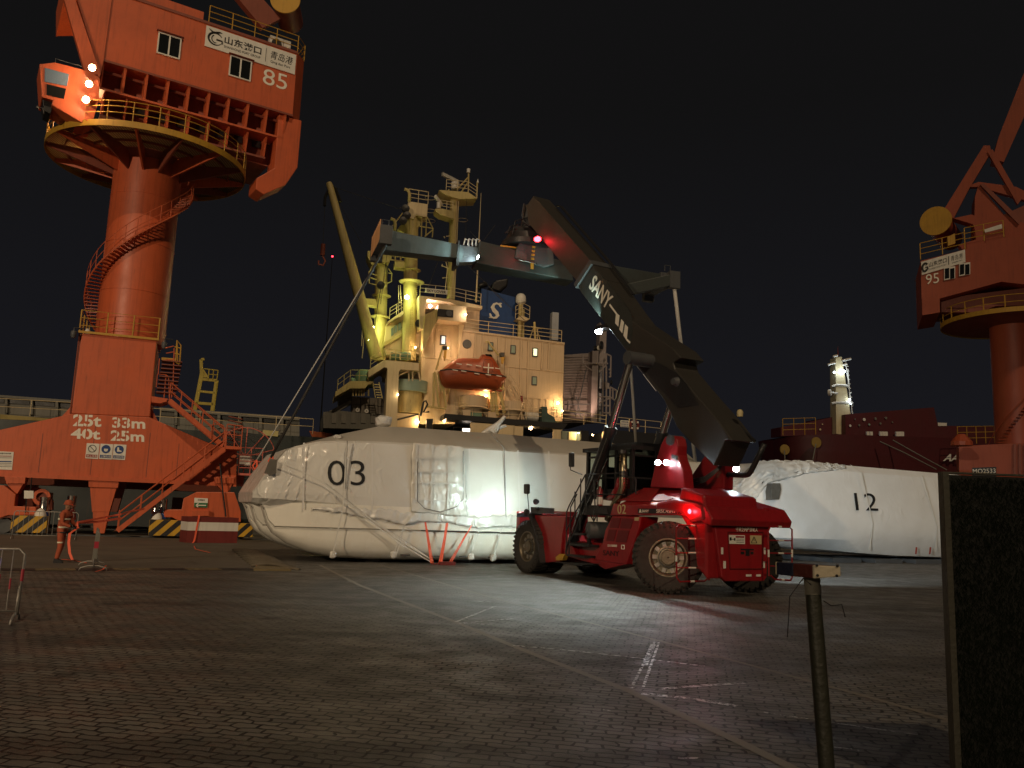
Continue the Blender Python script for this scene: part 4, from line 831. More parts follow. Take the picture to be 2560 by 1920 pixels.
# ------------------------------------------------------------------ spreader hung under the boom head
hc = S.w(*S.pv(*zg(225, 470), 0)); P = Frame(hc, R(17)); spd = thing('lifting_spreader', 'long grey steel spreader beam hanging level from the boom head', 'spreader', P)
def ppv(pts, z_, v): return [(q.x, q.z) for q in [P.pv(*z_(x, y), v) for x, y in pts]]
q = ppv(((1935, 930), (600 * 1, 0)), zd, -.45)[:1] + ppv(((560, 600), (600, 745)), zg, -.45) + ppv(((1905, 1188),), zd, -.45)
zt0, zb0 = q[0][1], q[3][1]; uL = q[0][0]; uR = q[2][0]
mb = MB(P); mb.prism(q, -.45, .45); mb.build('main_beam', STEEL, spd, bevel=.03)
qa = ppv(((865, 802), (1672, 965), (1680, 1132), (842, 1035)), zd, -.32); mb = MB(P); mb.prism(qa, -.32, .32); mb.build('telescopic_beam', paint('pale_steel', (.10, .125, .128), .4, metal=.3, var=.6, streak=.2, scale=1.5, bump=.008), spd, bevel=.02)
# greasy inner slide and end plate between them
qb = ppv(((1672, 975), (1950, 1010), (1930, 1165), (1680, 1180)), zd, -.25); mb = MB(P); mb.prism(qb, -.25, .25); mb.build('slide_beam', MATS['pale_steel'], spd)
mb = MB(P); qe_ = ppv(((1685, 925), (1705, 925), (1695, 1215), (1660, 1215)), zd, -.40); mb.prism(qe_, -.4, .4); mb.build('end_plate', BLK, spd)
mb = MB(P)
for k_ in range(4):
    c_ = P.pv(*zd(1740 + k_ * 45, 985), -.2); mb.tube([(c_.x, -.3, c_.z), (c_.x + .05, -.3, c_.z + .25), (c_.x + .18, -.25, c_.z + .22), (c_.x + .22, -.2, c_.z)], .025, 6)
mb.build('cable_loop', STRW, spd)
qr = ppv(((880, 622), (1270, 690), (1275, 800), (940, 755)), zg, -.3); mb = MB(P); mb.prism(qr, -.3, .3); mb.build('telescopic_beam', STEEL, spd, bevel=.02)
# end cross arms with twistlock housings
STRP = paint('spreader_stripe', (.70, .36, .16), .5)
for (uu, zz, nm) in ((qa[0][0] - .12, qa[0][1], 'l'), (qr[1][0] + .15, qr[1][1] + .02, 'r')):
    mb = MB(P); mb.box((uu - .22, -1.25, zz - .62), (uu + .16, 1.25, zz - .22)); mb.box((uu - .2, -.36, zz - .6), (uu + .2, .36, zz + .04)); mb.tube([(uu - .1, -.5, zz + .05), (uu - .1, -.5, zz + .3), (uu + .15, -.5, zz + .3), (uu + .15, -.5, zz + .05)], .02, 5)
    for s_ in (-1.15, 1.15): mb.box((uu - .25, s_ - .13, zz - .85), (uu + .2, s_ + .13, zz - .15))
    ea = mb.build('end_arm', DKST, spd, bevel=.02)
    if nm == 'l':
        for i in range(9):
            v0 = -1.15 + i * .26; mb = MB(P); mb.box((uu - .24 - .02, v0, zz - .7), (uu - .23, v0 + .13, zz + .08)); mb.build('stripe', STRP, ea)
    else:
        mb = MB(P); mb.bar((uu - .1, -1.1, zz - .5), (uu - 2.2, -.9, zz - 1.15), .3, .45); mb.bar((uu - .1, .2, zz - .3), (uu + .2, .9, zz - .2), .2, .3); mb.build('side_arm', STEEL, ea, bevel=.02)
# rotator and hanger between the boom head and the beam
mb = MB(P); mb.prism(ppv(((185, 425), (400, 440), (420, 640), (340, 660), (120, 590), (130, 520)), zg, -.1), -.55, .55); mb.build('rotator_frame', DKST, spd, bevel=.03)
mb = MB(P); mb.lathe([(.01, .35), (.75, .35), (.8, .1), (.95, .05), (.95, -.15), (.01, -.15)], (0, 0, 0), (0, 0, 1), 24); mb.tube([(0, 0, .2), (.15, 0, 1.6)], .28, 12); mb.box((-.6, -.4, .25), (.5, .4, .6)); mb.build('rotator', BLK, spd, smooth=30)
mb = MB(P); 
for a, b in ((-.9, .5), (-.7, .75), (-1.0, .3)): mb.tube([(a, -.5, .2), (a + .1, -.5, b), (a + .4, -.4, b + .15), (.0, -.3, b + .3)], .025, 6)
mb.build('hydraulic_hose', BLK, spd)
a, b = P.pv(*zg(168, 582), -.6), P.pv(*zg(312, 610), -.6); MB(P).tube([a, b], .035, 8).build('slide_rod', CHR, spd)
for i in range(5): mb = MB(P); a = P.pv(*zg(290 - i * 3, 485 + i * 30), -.6); mb.box((a.x - .06, -.62, a.z - (.04 if i < 4 else .25)), (a.x + .06, -.58, a.z + .04)); mb.build('warning_tape', YEL, spd)
mb = MB(P); a = P.pv(*zg(100, 482), -.47); mb.box((a.x - .35, -.475, a.z - .03), (a.x + .3, -.455, a.z + .03)); mb.build('warning_tape', YEL, spd)
q = S.pv(*zg(326, 424), HW + .10); mb = MB(S); mb.tube([(q.x, HW - .2, q.z), (q.x, HW + .08, q.z)], .05, 8); mb.build('lamp_bracket', BLK, st); mb = MB(S); mb.lathe([(.01, .14), (.08, .12), (.11, 0), (.08, -.08), (.01, -.1)], (q.x, HW + .12, q.z), (0, 1, -.3), 14); mb.build('boom_head_lamp', HOTR, st, smooth=40)
l = lamp('POINT', S.w(q.x, HW + .45, q.z - .1), (1, .02, .03), 7, r=.05); l.parent = st; l.matrix_parent_inverse = S.inv
# lamp on the main beam washing the telescopic arm
q = P.pv(*zd(1915, 1120), -.6); lamphead(P, q, .08, HOT, spd, (.70, 1., .95), 330, 'SPOT', tuple(P.w(qa[0][0] + 1.2, -.75, qa[0][1] - .35)), 100, blend=1.)
q = P.pv(*zg(590, 725), -.75); l = lamp('SPOT', P.w(q.x, -1.0, q.z - .5), (.65, 1., .85), 200, tuple(P.w(q.x - 3, -.45, q.z + .3)), 90, 1., .1); l.parent = spd; l.matrix_parent_inverse = P.inv
# slings down to both ends of the boat
def sling(a, b, r, mat, label, sh=True):
    t = thing('lifting_sling', label, 'sling', Frame(b, 0), 'slings between the spreader and the boat'); a, b = V(a), V(b); mb = MB(); mb.tube([a, a.lerp(b, .3), a.lerp(b, .7), b], r, 8); mb.build('rope', mat, t, smooth=True)
    mb = MB(); d = (b - a).normalized(); mb.tube([b - d * .1, b + V((.08, 0, -.12)), b + V((0, 0, -.25)), b + V((-.08, 0, -.12)), b - d * .1], .03, 6); mb.build('shackle', STRO, t); return t
uu = qa[0][0] - .12; zz = qa[0][1] - .85; bow = B.w(*B.pv(*zj(300, 320), .1)); bow2 = B.w(*B.pv(*zj(175, 400), 2.2))
ROPE = paint('black_sling', (.03, .028, .025), .6); PALE = flat('pale_sling', (.50, .49, .46), .5)
sling(P.w(uu, -1.15, zz), bow, .05, ROPE, 'dark sling from the near left end of the spreader to the near bow'); sling(P.w(uu, 1.15, zz), bow2 + V((0, 0, .2)), .022, PALE, 'pale sling from the far left end of the spreader to the far bow')
uu = qr[1][0] + .15; zz = qr[1][1] - .83
sling(P.w(uu, -1.15, zz), B.w(12.6, .4, 4.3), .075, PALE, 'wide pale sling from the right end of the spreader down behind the boom'); sling(P.w(uu - 2.0, -.9, zz - .25), B.w(12.2, 4.4, 4.3), .06, PALE, 'short visible pale sling from the side arm of the spreader')
# ------------------------------------------------------------------ portal crane 85
cr = thing('portal_crane', 'tall orange harbour crane numbered 85 with round yellow railed platform and lit cab', 'crane', C, 'orange harbour cranes on the quay')
def cp(pts, z_, v): return [(q.x, q.z) for q in [C.pv(*z_(x, y), v) for x, y in pts]]
AX = C.pv(*zb(1037, 0), 2.1).x; AV = 2.1
mb = MB(C); beam = cp(((0, 1030), (550, 905), (1145, 930), (1620, 1135), (1820, 1185), (1815, 1440), (0, 1372)), zb, 0); beam[0] = (beam[0][0] - 3, beam[0][1] - 1); beam[-1] = (beam[-1][0] - 3, beam[-1][1])
mb.prism(beam, 0, 4.2); pb = mb.build('portal_beam', ORG, cr, bevel=.03)
mb = MB(C); l = cp(((0, 1368), (1815, 1436)), zb, 0); mb.box((l[0][0] - 3, -.10, l[0][1] - .12), (l[1][0], .0, l[0][1] + .08)); mb.build('beam_flange', ORG, cr)
mb = MB(C); mb.prism(cp(((560, 820), (550, 905), (465, 925)), zb, -.0), .3, 3.9); mb.build('gusset', ORG, cr); mb = MB(C); mb.prism(cp(((1160, 850), (1145, 930), (1215, 965)), zb, 0), .3, 3.9); mb.build('gusset', ORG, cr)
bx = cp(((628, 283), (1205, 345), (1145, 928), (552, 903)), zb, 0); zt = (bx[0][1] + bx[1][1]) / 2
x0 = (bx[0][0] + bx[3][0]) / 2; x1 = (bx[1][0] + bx[2][0]) / 2
mb = MB(C); mb.prism([(x0, zt), (x1, zt), (x1 + .03, bx[2][1]), (x0 - .03, bx[3][1])], .02, 4.15); mb.build('tower_box', ORG, cr, bevel=.04)
mb = MB(C); mb.box((x0 - .12, .3, bx[3][1]), (x0 - .04, .5, zt)); mb.tube([(x0 - .1, .1, zt), (x0 - .1, .1, bx[3][1])], .04, 6); mb.build('conduit', ORG2, cr)
RZ = (C.pv(117, 351, AV).z + C.pv(614, 460, AV).z) / 2 - .15; RR = 5.35
mb = MB(C); mb.lathe([(.1, zt), (1.83, zt), (1.83, RZ + .4), (.1, RZ + .4)], (AX, AV, 0), (0, 0, 1), 56); mb.build('column', ORG, cr, smooth=30)
for z_ in (13.4, 16.2, 19.0):
    mb = MB(C); mb.lathe([(1.82, z_), (1.848, z_ + .01), (1.848, z_ + .05), (1.82, z_ + .06)], (AX, AV, 0), (0, 0, 1), 56); mb.build('weld_seam', ORG, cr)
for x_ in (300, 700, 1130, 1360):
    p_ = C.pv(*zb(x_, 1300), 0); t_ = {300: .35, 700: .0, 1130: 0, 1360: -.35}[x_]; mb = MB(C); mb.box((p_.x - .02, -.006, 3.15), (p_.x + .02, .01, 6.2 - abs(p_.x + .3) * .33)); mb.build('weld_seam', ORG2, cr)
mb = MB(C); mb.lathe([(1.9, RZ - .2), (2.25, RZ + .1), (2.3, RZ + .5), (2.0, RZ + .9), (2.0, RZ + 1.6), (.1, RZ + 1.6), (.1, RZ - .2)], (AX, AV, 0), (0, 0, 1), 48); mb.build('slew_ring', ORG2, cr, smooth=30)
mb = MB(C)
for k_ in range(90):
    t = 6.28319 * k_ / 90; mb.tube([(AX + 2.05 * math.cos(t), AV + 2.05 * math.sin(t), RZ + .95), (AX + 2.05 * math.cos(t), AV + 2.05 * math.sin(t), RZ + 1.25)], .06, 4)
mb.build('slew_teeth', DKST, cr)
# round gallery: grating, ribs, yellow rim and rails
m, nt, p = base('corrugated_grating'); wv = N(nt, 'ShaderNodeTexWave', i_Scale=2.2); ge = N(nt, 'ShaderNodeNewGeometry'); nt.links.new(ge.outputs['Position'], wv.inputs[0]); rp = N(nt, 'ShaderNodeValToRGB'); rp.color_ramp.elements[0].color = (.16, .12, .08, 1); rp.color_ramp.elements[1].color = (.42, .33, .22, 1); nt.links.new(wv.outputs[0], rp.inputs[0]); nt.links.new(rp.outputs[0], p.inputs['Base Color'])
b_ = N(nt, 'ShaderNodeBump', i_Distance=.05); nt.links.new(wv.outputs[0], b_.inputs['Height']); nt.links.new(b_.outputs[0], p.inputs['Normal'])
mb = MB(C); mb.lathe([(2.3, RZ + .12), (RR, RZ + .12), (RR, RZ + .17), (2.3, RZ + .17)], (AX, AV, 0), (0, 0, 1), 72); mb.build('gallery_floor', m, cr)
tl_ = N(nt, 'ShaderNodeBsdfTranslucent'); nt.links.new(rp.outputs[0], tl_.inputs[0]); ms_ = N(nt, 'ShaderNodeMixShader'); ms_.inputs[0].default_value = .6; nt.links.new(p.outputs[0], ms_.inputs[1]); nt.links.new(tl_.outputs[0], ms_.inputs[2]); nt.links.new(ms_.outputs[0], [n for n in nt.nodes if n.type == 'OUTPUT_MATERIAL'][0].inputs[0])
mb = MB(C); mb.lathe([(RR, RZ - .12), (RR + .05, RZ - .12), (RR + .05, RZ + .22), (RR, RZ + .22)], (AX, AV, 0), (0, 0, 1), 96); mb.build('gallery_rim', YEL, cr, smooth=30)
for k_ in range(14):
    t = 6.28319 * (k_ + .3) / 14; c_, s_ = math.cos(t), math.sin(t)
    mb = MB(C); f0 = Frame(C.w(AX, AV, 0), C.a + t); mb.f = f0; mb.prism([(1.8, RZ - 1.0), (RR - .02, RZ - .10), (RR - .02, RZ + .11), (1.8, RZ + .11)], -.05, .05); mb.box((1.8, -.14, RZ - 0.02 + .0), (RR - .05, .14, RZ + .03)) if 0 else None; mb.build('gallery_bracket', ORG2 if k_ % 2 else ORG, cr)
for r_ in (3.3, 4.4):
    mb = MB(C); mb.lathe([(r_ - .04, RZ - .02), (r_ + .04, RZ - .02), (r_ + .04, RZ + .11), (r_ - .04, RZ + .11)], (AX, AV, 0), (0, 0, 1), 64); mb.build('gallery_hoop', ORG2, cr)
mb = MB(C); n = 26; cir = lambda r, z, n: [(AX + r * math.cos(6.28319 * k / n), AV + r * math.sin(6.28319 * k / n), z) for k in range(n + 1)]
for p_ in cir(RR, RZ + .2, n)[:-1]: mb.tube([p_, (p_[0], p_[1], p_[2] + 1.1)], .03, 5)
for h in (.45, .8, 1.1): mb.tube(cir(RR, RZ + .2 + h, 72), .024, 5)
mb.build('gallery_rail', YEL, cr)
# spiral stair round the column
stp = MB(C); rl = MB(C); st2 = MB(C); n = 64; top_ = []; in_ = []
for k_ in range(n + 1):
    a = k_ / n; t = R(35 - 270 * a) - C.a * 0; z = RZ - .3 - a * (RZ - .3 - zt - .3) ; r0, r1 = 1.84, 2.55
    p0 = V((AX + r0 * math.cos(t), AV + r0 * math.sin(t), z)); p1 = V((AX + r1 * math.cos(t), AV + r1 * math.sin(t), z)); stp.bar(p0, p1, .26, .04); top_.append(p1); in_.append(p0.lerp(p1, .04))
    if k_ % 3 == 0: rl.tube([p1, p1 + V((0, 0, 1.0))], .02, 5)
for h in (.5, 1.0): rl.tube([p + V((0, 0, h)) for p in top_], .02, 5)
st2.tube(top_, .05, 5); stp.build('stair_tread', ORG, cr); rl.build('stair_rail', ORG, cr); st2.build('stair_stringer', ORG, cr, smooth=40)
# railed top of the tower box
mb = MB(C); rail(mb, [(x0 - .1, 4.1, zt), (x0 - .1, -.05, zt), (x1 + .05, -.05, zt), (x1 + .05, 4.1, zt)], 1.25, 3, 1.25, .022, .04); mb.build('guard_rail', YEL, cr)
mb = MB(C); mb.box((x0 - .15, -.12, zt), (x1 + .1, -.04, zt + .12)); mb.build('toe_board', YEL, cr)
mb = MB(C); mb.lathe([(.01, 0), (.12, 0), (.14, .2), (.08, .3), (.01, .3)], (x0 + .25, .2, zt), (0, 0, 1), 12); mb.build('deck_lamp', WHITE, cr)
for (x, y) in ((565, 285), (1262, 370)):
    q = C.pv(*zb(x, y), -.3); mb = MB(C); mb.tube([(q.x + .4, 0, q.z + .35), (q.x, -.3, q.z + .3), (q.x, -.3, q.z + .1)], .03, 6); mb.lathe([(.01, -.28), (.10, -.25), (.14, -.12), (.15, .05), (.12, .12), (.01, .12)], (q.x, -.3, q.z), (0, 0, 1), 14); mb.build('security_camera', DKST, cr, smooth=40)
# side landings and enclosed steps
mb = MB(C); q = cp(((1165, 775), (1290, 795), (1285, 815), (1230, 830), (1165, 822)), zb, -.2); mb.prism(q, -.6, 1.2); mb.build('landing', ORG, cr)
mb = MB(C)
for i in range(9): a = C.pv(*zb(1200 + i * 6, 745 - i * 30), -.2); mb.box((a.x, -.6, a.z), (a.x + 1.0, .3, a.z + .05))
mb.build('side_step', ORG2, cr)
mb = MB(C)
for pts in (((1300, 780), (1300, 720), (1295, 620), (1275, 605), (1210, 600), (1200, 700)), ((1318, 780), (1330, 660), (1338, 400)), ((1260, 780), (1275, 610)), ((1215, 600), (1225, 480)), ((1270, 400), (1335, 385)), ((1275, 440), (1330, 430)), ((1270, 490), (1335, 490))):
    mb.tube([C.pv(*zb(x, y), -.5) for x, y in pts], .03, 6)
mb.build('side_rail', ORG, cr)
mb = MB(C); mb.box(tuple(C.pv(*zb(1240, 490), -.5)), tuple(C.pv(*zb(1345, 480), -.5) + V((0, .9, 0)))); 
for pts in (((1350, 500), (1360, 340), (1390, 380), (1380, 520)), ((1340, 390), (1385, 400)), ((1340, 440), (1385, 450)), ((1340, 500), (1375, 525)), ((1360, 360), (1365, 510))): mb.tube([C.pv(*zb(x, y), -.5) for x, y in pts], .035, 6)
mb.build('side_gallery', YEL, cr)
# outer stairs, two flights
def flight(a, b, z_, v, parent, wd=.8, nm='stair'):
    A_, B_ = C.pv(*z_[0](*a), v), C.pv(*z_[1](*b), v); d = B_ - A_; up = V((0, 0, 1)); o = MB(C)
    for dv in (0, wd): o.bar(A_ + V((0, dv, 0)), B_ + V((0, dv, 0)), .06, .24)
    o.build('stringer', ORG, parent)
    n_ = int(abs(d.z) / .22); o = MB(C)
    for k in range(n_ + 1): q = A_ + d * (k / n_); o.box((q.x - .13, v, q.z), (q.x + .13, v + wd, q.z + .03))
    o.build('stair_tread', ORG2, parent); o = MB(C)
    for dv in (0, wd):
        for h in (.5, .95): o.tube([A_ + V((0, dv, h)), B_ + V((0, dv, h))], .028, 6)
        for k in range(6): q = A_ + d * (k / 5) + V((0, dv, 0)); o.tube([q, q + up * .95], .028, 6)
    o.build('stair_rail', ORG, parent)
flight((900, 760), (1725, 1170), (zc, zb), -1.3, cr); flight((1715, 1150), (1300, 800), (zb, zb), -1.2, cr)
mb = MB(C); q = cp(((1730, 1150), (1855, 1160), (1855, 1180), (1730, 1175)), zb, -1.3); mb.prism(q, -1.4, .2); 
for pts in (((1735, 1150), (1745, 985)), ((1800, 1155), (1800, 1000)), ((1850, 1160), (1865, 1000)), ((1745, 985), (1865, 1000)), ((1740, 1060), (1860, 1075)), ((1730, 1010), (1715, 1145)), ((1620, 1100), (1625, 990), (1690, 985), (1720, 1000))): mb.tube([C.pv(*zb(x, y), -1.3) for x, y in pts], .03, 6)
mb.build('stair_landing', ORG, cr)
# stencilled lettering
for s, a, b, c_ in (('25t', (560, 1000), (778, 1006), (562, 908)), ('33m', (862, 1012), (1116, 1022), (862, 930)), ('40t', (543, 1096), (770, 1104), (545, 1015)), ('25m', (850, 1112), (1108, 1122), (850, 1030))):
    o = pxtext(s, C, -.005, zb(*a), zb(*b), zb(*c_), LETW, cr, bold=.03, th=.012)
    w_ = (C.pv(*zb(*a), 0) - C.pv(*zb(*b), 0)).length
mb = MB(C)
for x in (597, 672, 900, 975): 
    for dy in (0, 0): p0, p1 = C.pv(*zb(x, 905), 0), C.pv(*zb(x - 6, 1030 if x < 700 else 1030), 0)
    mb.box((p1.x - .035, -.024, p1.z), (p1.x + .015, -.018, p0.z))
for x in (660, 895, 965): p0, p1 = C.pv(*zb(x, 1010), 0), C.pv(*zb(x - 4, 1125), 0); mb.box((p1.x - .035, -.024, p1.z), (p1.x + .015, -.018, p0.z))
mb.build('stencil_gap', ORG, cr)
def sign(pts, bl_, nm='sign_board'):
    q = cp(pts, zb, -.02); m_ = MB(C); m_.prism(q, -.03, 0); return m_.build(nm, WHITE, cr)
for i, (x, ink) in enumerate(((655, LETR), (760, LETB), (862, LETB))):
    sign(((x + 12, 1130 + i * 4), (x + 110, 1135 + i * 4), (x + 98, 1252 + i * 4), (x, 1246 + i * 4)), None)
    c0 = C.pv(*zb(x + 54, 1172 + i * 4), -.035)
    if i == 0:
        m_ = MB(C); m_.lathe([(.165, 0), (.20, 0), (.20, .006), (.165, .006)], c0, (0, -1, 0), 24); m_.bar((c0.x - .12, c0.y, c0.z + .12), (c0.x + .12, c0.y, c0.z - .12), .03, .006, (0, 1, 0)); m_.build('sign_symbol', LETK, cr)
    else:
        m_ = MB(C); m_.lathe([(.01, 0), (.22, 0), (.22, .006), (.01, .006)], c0, (0, -1, 0), 24); m_.build('sign_symbol', LETB, cr)
        m_ = MB(C); m_.prism([(c0.x + a, c0.z + b) for a, b in (((-.1, .02), (.1, .02), (.08, -.10), (0, -.14), (-.08, -.10)) if i == 1 else ((-.1, .12), (-.02, .12), (.0, -.02), (.12, -.06), (.12, -.11), (-.1, -.11)))], c0.y - .012, c0.y - .007); m_.build('sign_symbol', WHITE, cr)
    q = cp(((x + 8, 1215 + i * 4), (x + 93, 1220 + i * 4), (x + 91, 1242 + i * 4), (x + 6, 1238 + i * 4)), zb, -.03); m_ = MB(C); m_.prism(q, -.036, -.031); m_.build('sign_band', ink, cr)
    pxtext(('禁止吸烟', '必须戴安全帽', '必须穿防护鞋')[i], C, -.037, zb(x + 12, 1235 + i * 4), zb(x + 88, 1239 + i * 4), zb(x + 12, 1219 + i * 4), LETW, cr, th=.004)
sign(((-60, 1190), (106, 1198), (92, 1336), (-60, 1330)), None)
for y, h, m_ in ((1205, 12, LETK), (1228, 5, LETR), (1242, 3, LETK), (1268, 9, LETB), (1285, 3, LETK), (1297, 3, LETK), (1310, 3, LETK)):
    if y == 1205: pxtext('安全操作告知牌', C, -.035, zb(-20, 1214), zb(85, 1216), zb(-20, 1202), m_, cr, th=.004); continue
    q = cp(((-50, y - 2), (90, y), (88, y + h), (-50, y + h - 2)), zb, -.03); o = MB(C); o.prism(q, -.036, -.031); o.build('sign_line', m_, cr)
# the middle leg pair
for dv, dx in ((0, 0), (3.2, 60)):
    mb = MB(C); mb.prism(cp(((680 + dx, 1413), (915 + dx, 1418), (905 + dx, 1475), (680 + dx, 1468)), zb, dv), dv, dv + .9); mb.prism(cp(((690 + dx, 1470), (895 + dx, 1475), (840 + dx, 1659), (705 + dx, 1659)), zb, dv) , dv + .08, dv + .82); q = cp(((700, 370), (897, 375), (800, 780), (718, 780)), zc, dv)
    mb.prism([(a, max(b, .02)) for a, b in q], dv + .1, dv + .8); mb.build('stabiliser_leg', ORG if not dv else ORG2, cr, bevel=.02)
# bogies
STB = paint('stripe_yellow', (.58, .33, .02), .5, var=.3, rust=.2)
def buffer(u0, u1, z0, z1, v, nm='buffer_block'):
    o = MB(C).box((u0, v, z0), (u1, v + .7, z1)).build(nm, STB, cr, bevel=.02); m_ = MB(C); H_ = z1 - z0; s_ = H_ * .42; x = u0 - H_
    while x < u1:
        pts = [(x, z0), (x + s_, z0), (x + s_ + H_, z1), (x + H_, z1)]
        # clip to the block
        def clip(P, f, g_):
            R_ = []
            for i in range(len(P)):
                a, b = P[i], P[(i + 1) % len(P)]; fa, fb = f(a), f(b)
                if fa >= 0: R_.append(a)
                if fa * fb < 0: t = fa / (fa - fb); R_.append((a[0] + (b[0] - a[0]) * t, a[1] + (b[1] - a[1]) * t))
            return R_
        pts = clip(pts, lambda p: p[0] - u0 - .01, 0); pts = clip(pts, lambda p: u1 - .01 - p[0], 0) if pts else pts
        if len(pts) > 2: m_.prism([(u0 + u1 - a, b) if nm == 'm' else (a, b) for a, b in pts], v - .008, v - .001)
        x += s_ * 2
    m_.build('hazard_stripe', BLK, o)
    return o
def bogie(body, v, wheels, fr_=C):
    m_ = MB(C); m_.prism(body, v, v + .9); m_.build('bogie', ORG, cr, bevel=.03)
    for u in wheels: m_ = MB(C); m_.lathe([(.01, 0), (.36, 0), (.36, .3), (.40, .3), (.40, .38), (.01, .38)], (u, v + .3, .42), (0, 1, 0), 24); m_.build('wheel', DKST, cr, smooth=30)
def cz(pts, v=-.5): return [(a, b) for a, b in cp(pts, zc, v)]
q = cz(((1250, 595), (1395, 595), (1410, 510), (1510, 460), (1800, 462), (1850, 610), (1850, 690), (1370, 680), (1320, 655), (1250, 655))); bogie(q, -.5, (cz(((1250, 760),))[0][0], cz(((1330, 760),))[0][0], cz(((1850, 760),))[0][0]))
q = cz(((-200, 400), (30, 410), (120, 480), (110, 570), (275, 575), (275, 635), (60, 640), (0, 660), (-200, 660))); bogie(q, -.5, (cz(((20, 740),))[0][0], cz(((240, 740),))[0][0]))
q = cz(((130, 425), (290, 425), (370, 470), (400, 530), (400, 600), (130, 600)), .8); m_ = MB(C); m_.prism(q, .8, 1.5); m_.build('bogie', ORG2, cr, bevel=.03)
c_ = C.pv(*zc(320, 500), .7); m_ = MB(C); m_.lathe([(.25, 0), (.42, 0), (.42, .1), (.25, .1)], c_, (0, -1, 0), 24); m_.build('hub_ring', ORG, cr, smooth=30)
for x, y, x1_, y1_ in ((92, 640, 350, 790), (1150, 672, 1388, 808), (1805, 700, 1940, 808)):
    a, b = C.pv(*zc(x, y), -.9), C.pv(*zc(x1_, y1_), -.9); buffer(a.x, b.x, max(.12, b.z), a.z, -.9)
for x in (115, 1720): 
    m_ = MB(C); m_.prism(cp(((x - 80, 1388), (x + 85, 1390), (x + 70, 1440), (x + 20, 1520), (x + 5, 1520), (x - 65, 1440)), zb, -.1), -.2, .8); m_.build('bogie_pin', ORG, cr, bevel=.02)
    m_ = MB(C)
    for k in range(7): a = C.pv(*zb(x - 62 + k * 22, 1395), -.3); b = C.pv(*zb(x - 55 + k * 20, 1440), -.3); m_.bar(a, b, .04, .12)
    m_.build('pin_rib', ORG, cr)
m_ = MB(C); m_.prism(cz(((1475, 605), (1605, 605), (1605, 645), (1475, 645)), -.9), -.9, -.5); m_.build('bogie', ORG, cr)
for (x, y, yb) in ((345, 500, 640), (555, 490, 650), (1205, 520, 650), (1255, 515, 640)):
    a, b = C.pv(*zc(x, y), -.3 if x != 555 else 1.2), C.pv(*zc(x, yb), -.3 if x != 555 else 1.2); m_ = MB(C); m_.tube([a - V((0, 0, .75)), b - V((0, 0, .2))], .22, 16); m_.build('buffer_cylinder', BLU2 if x != 555 else RED2, cr, smooth=30)
    m_ = MB(C); m_.lathe([(.01, 0), (.23, 0), (.22, -.15), (.22, -.72), (.23, -.75), (.01, -.75)], a, (0, 0, 1), 18); m_.build('cylinder_cap', CHR, cr, smooth=30)
for x, y in ((300, 650), (1200, 672)): a = C.pv(*zc(x, y), -.9); m_ = MB(C); m_.lathe([(.28, 0), (.27, .12), (.18, .32), (.05, .42), (.01, .42)], (a.x, -.55, a.z), (0, 0, 1), 18); m_.build('warning_dome', WHITE, cr, smooth=40)
q = cz(((188, 450), (262, 452), (262, 512), (188, 512)), -.6); m_ = MB(C); m_.prism(q, -.75, -.6); m_.build('junction_box', WHITE, cr, bevel=.02)
m_ = MB(C); m_.tube([C.pv(*zc(x, y), -.65) for x, y in ((245, 350), (235, 440), (225, 450))], .03, 5); m_.tube([C.pv(*zc(x, y), -.65) for x, y in ((205, 510), (200, 560), (195, 620))], .03, 5); m_.tube([C.pv(*zc(x, y), -.7) for x, y in ((1690, 240), (1700, 340), (1712, 470), (1730, 600), (1735, 650))], .045, 6); m_.build('power_cable', BLK, cr)
q = cz(((1493, 505), (1597, 510), (1593, 582), (1490, 578)), -.55); m_ = MB(C); m_.prism(q, -.57, -.51); m_.build('sign_board', WHITE, cr)
q = cz(((1493, 543), (1595, 546), (1593, 580), (1490, 577)), -.6); m_ = MB(C); m_.prism(q, -.6, -.575); m_.build('sign_band', LETG, cr)
pxtext('检查路线', C, -.58, zc(1520, 528), zc(1572, 529), zc(1520, 515), LETK, cr, th=.004)
m_ = MB(C); a, b = C.pv(*zc(1505, 562), -.61), C.pv(*zc(1583, 564), -.61); m_.bar(a, b, .05, .01, (0, 1, 0)); m_.bar(a, a + V((.12, 0, .1)), .05, .01, (0, 1, 0)); m_.bar(a, a + V((.12, 0, -.1)), .05, .01, (0, 1, 0)); m_.build('arrow', LETW, cr)
# dark rear portal for the far rail
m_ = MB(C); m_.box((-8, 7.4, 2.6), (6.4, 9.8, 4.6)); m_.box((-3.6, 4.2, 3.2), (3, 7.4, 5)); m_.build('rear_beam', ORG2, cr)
m_ = MB(C); m_.box((-6.6, 9.9, .1), (-4, 10.9, 2.2)); m_.box((3, 9.9, .1), (6, 10.9, 2.2)); m_.box((-5.6, 9, 2.2), (-4.8, 10.5, 2.7)); m_.box((4.4, 9, 2.2), (5.2, 10.5, 2.7)); m_.build('rear_bogie', ORG2, cr)
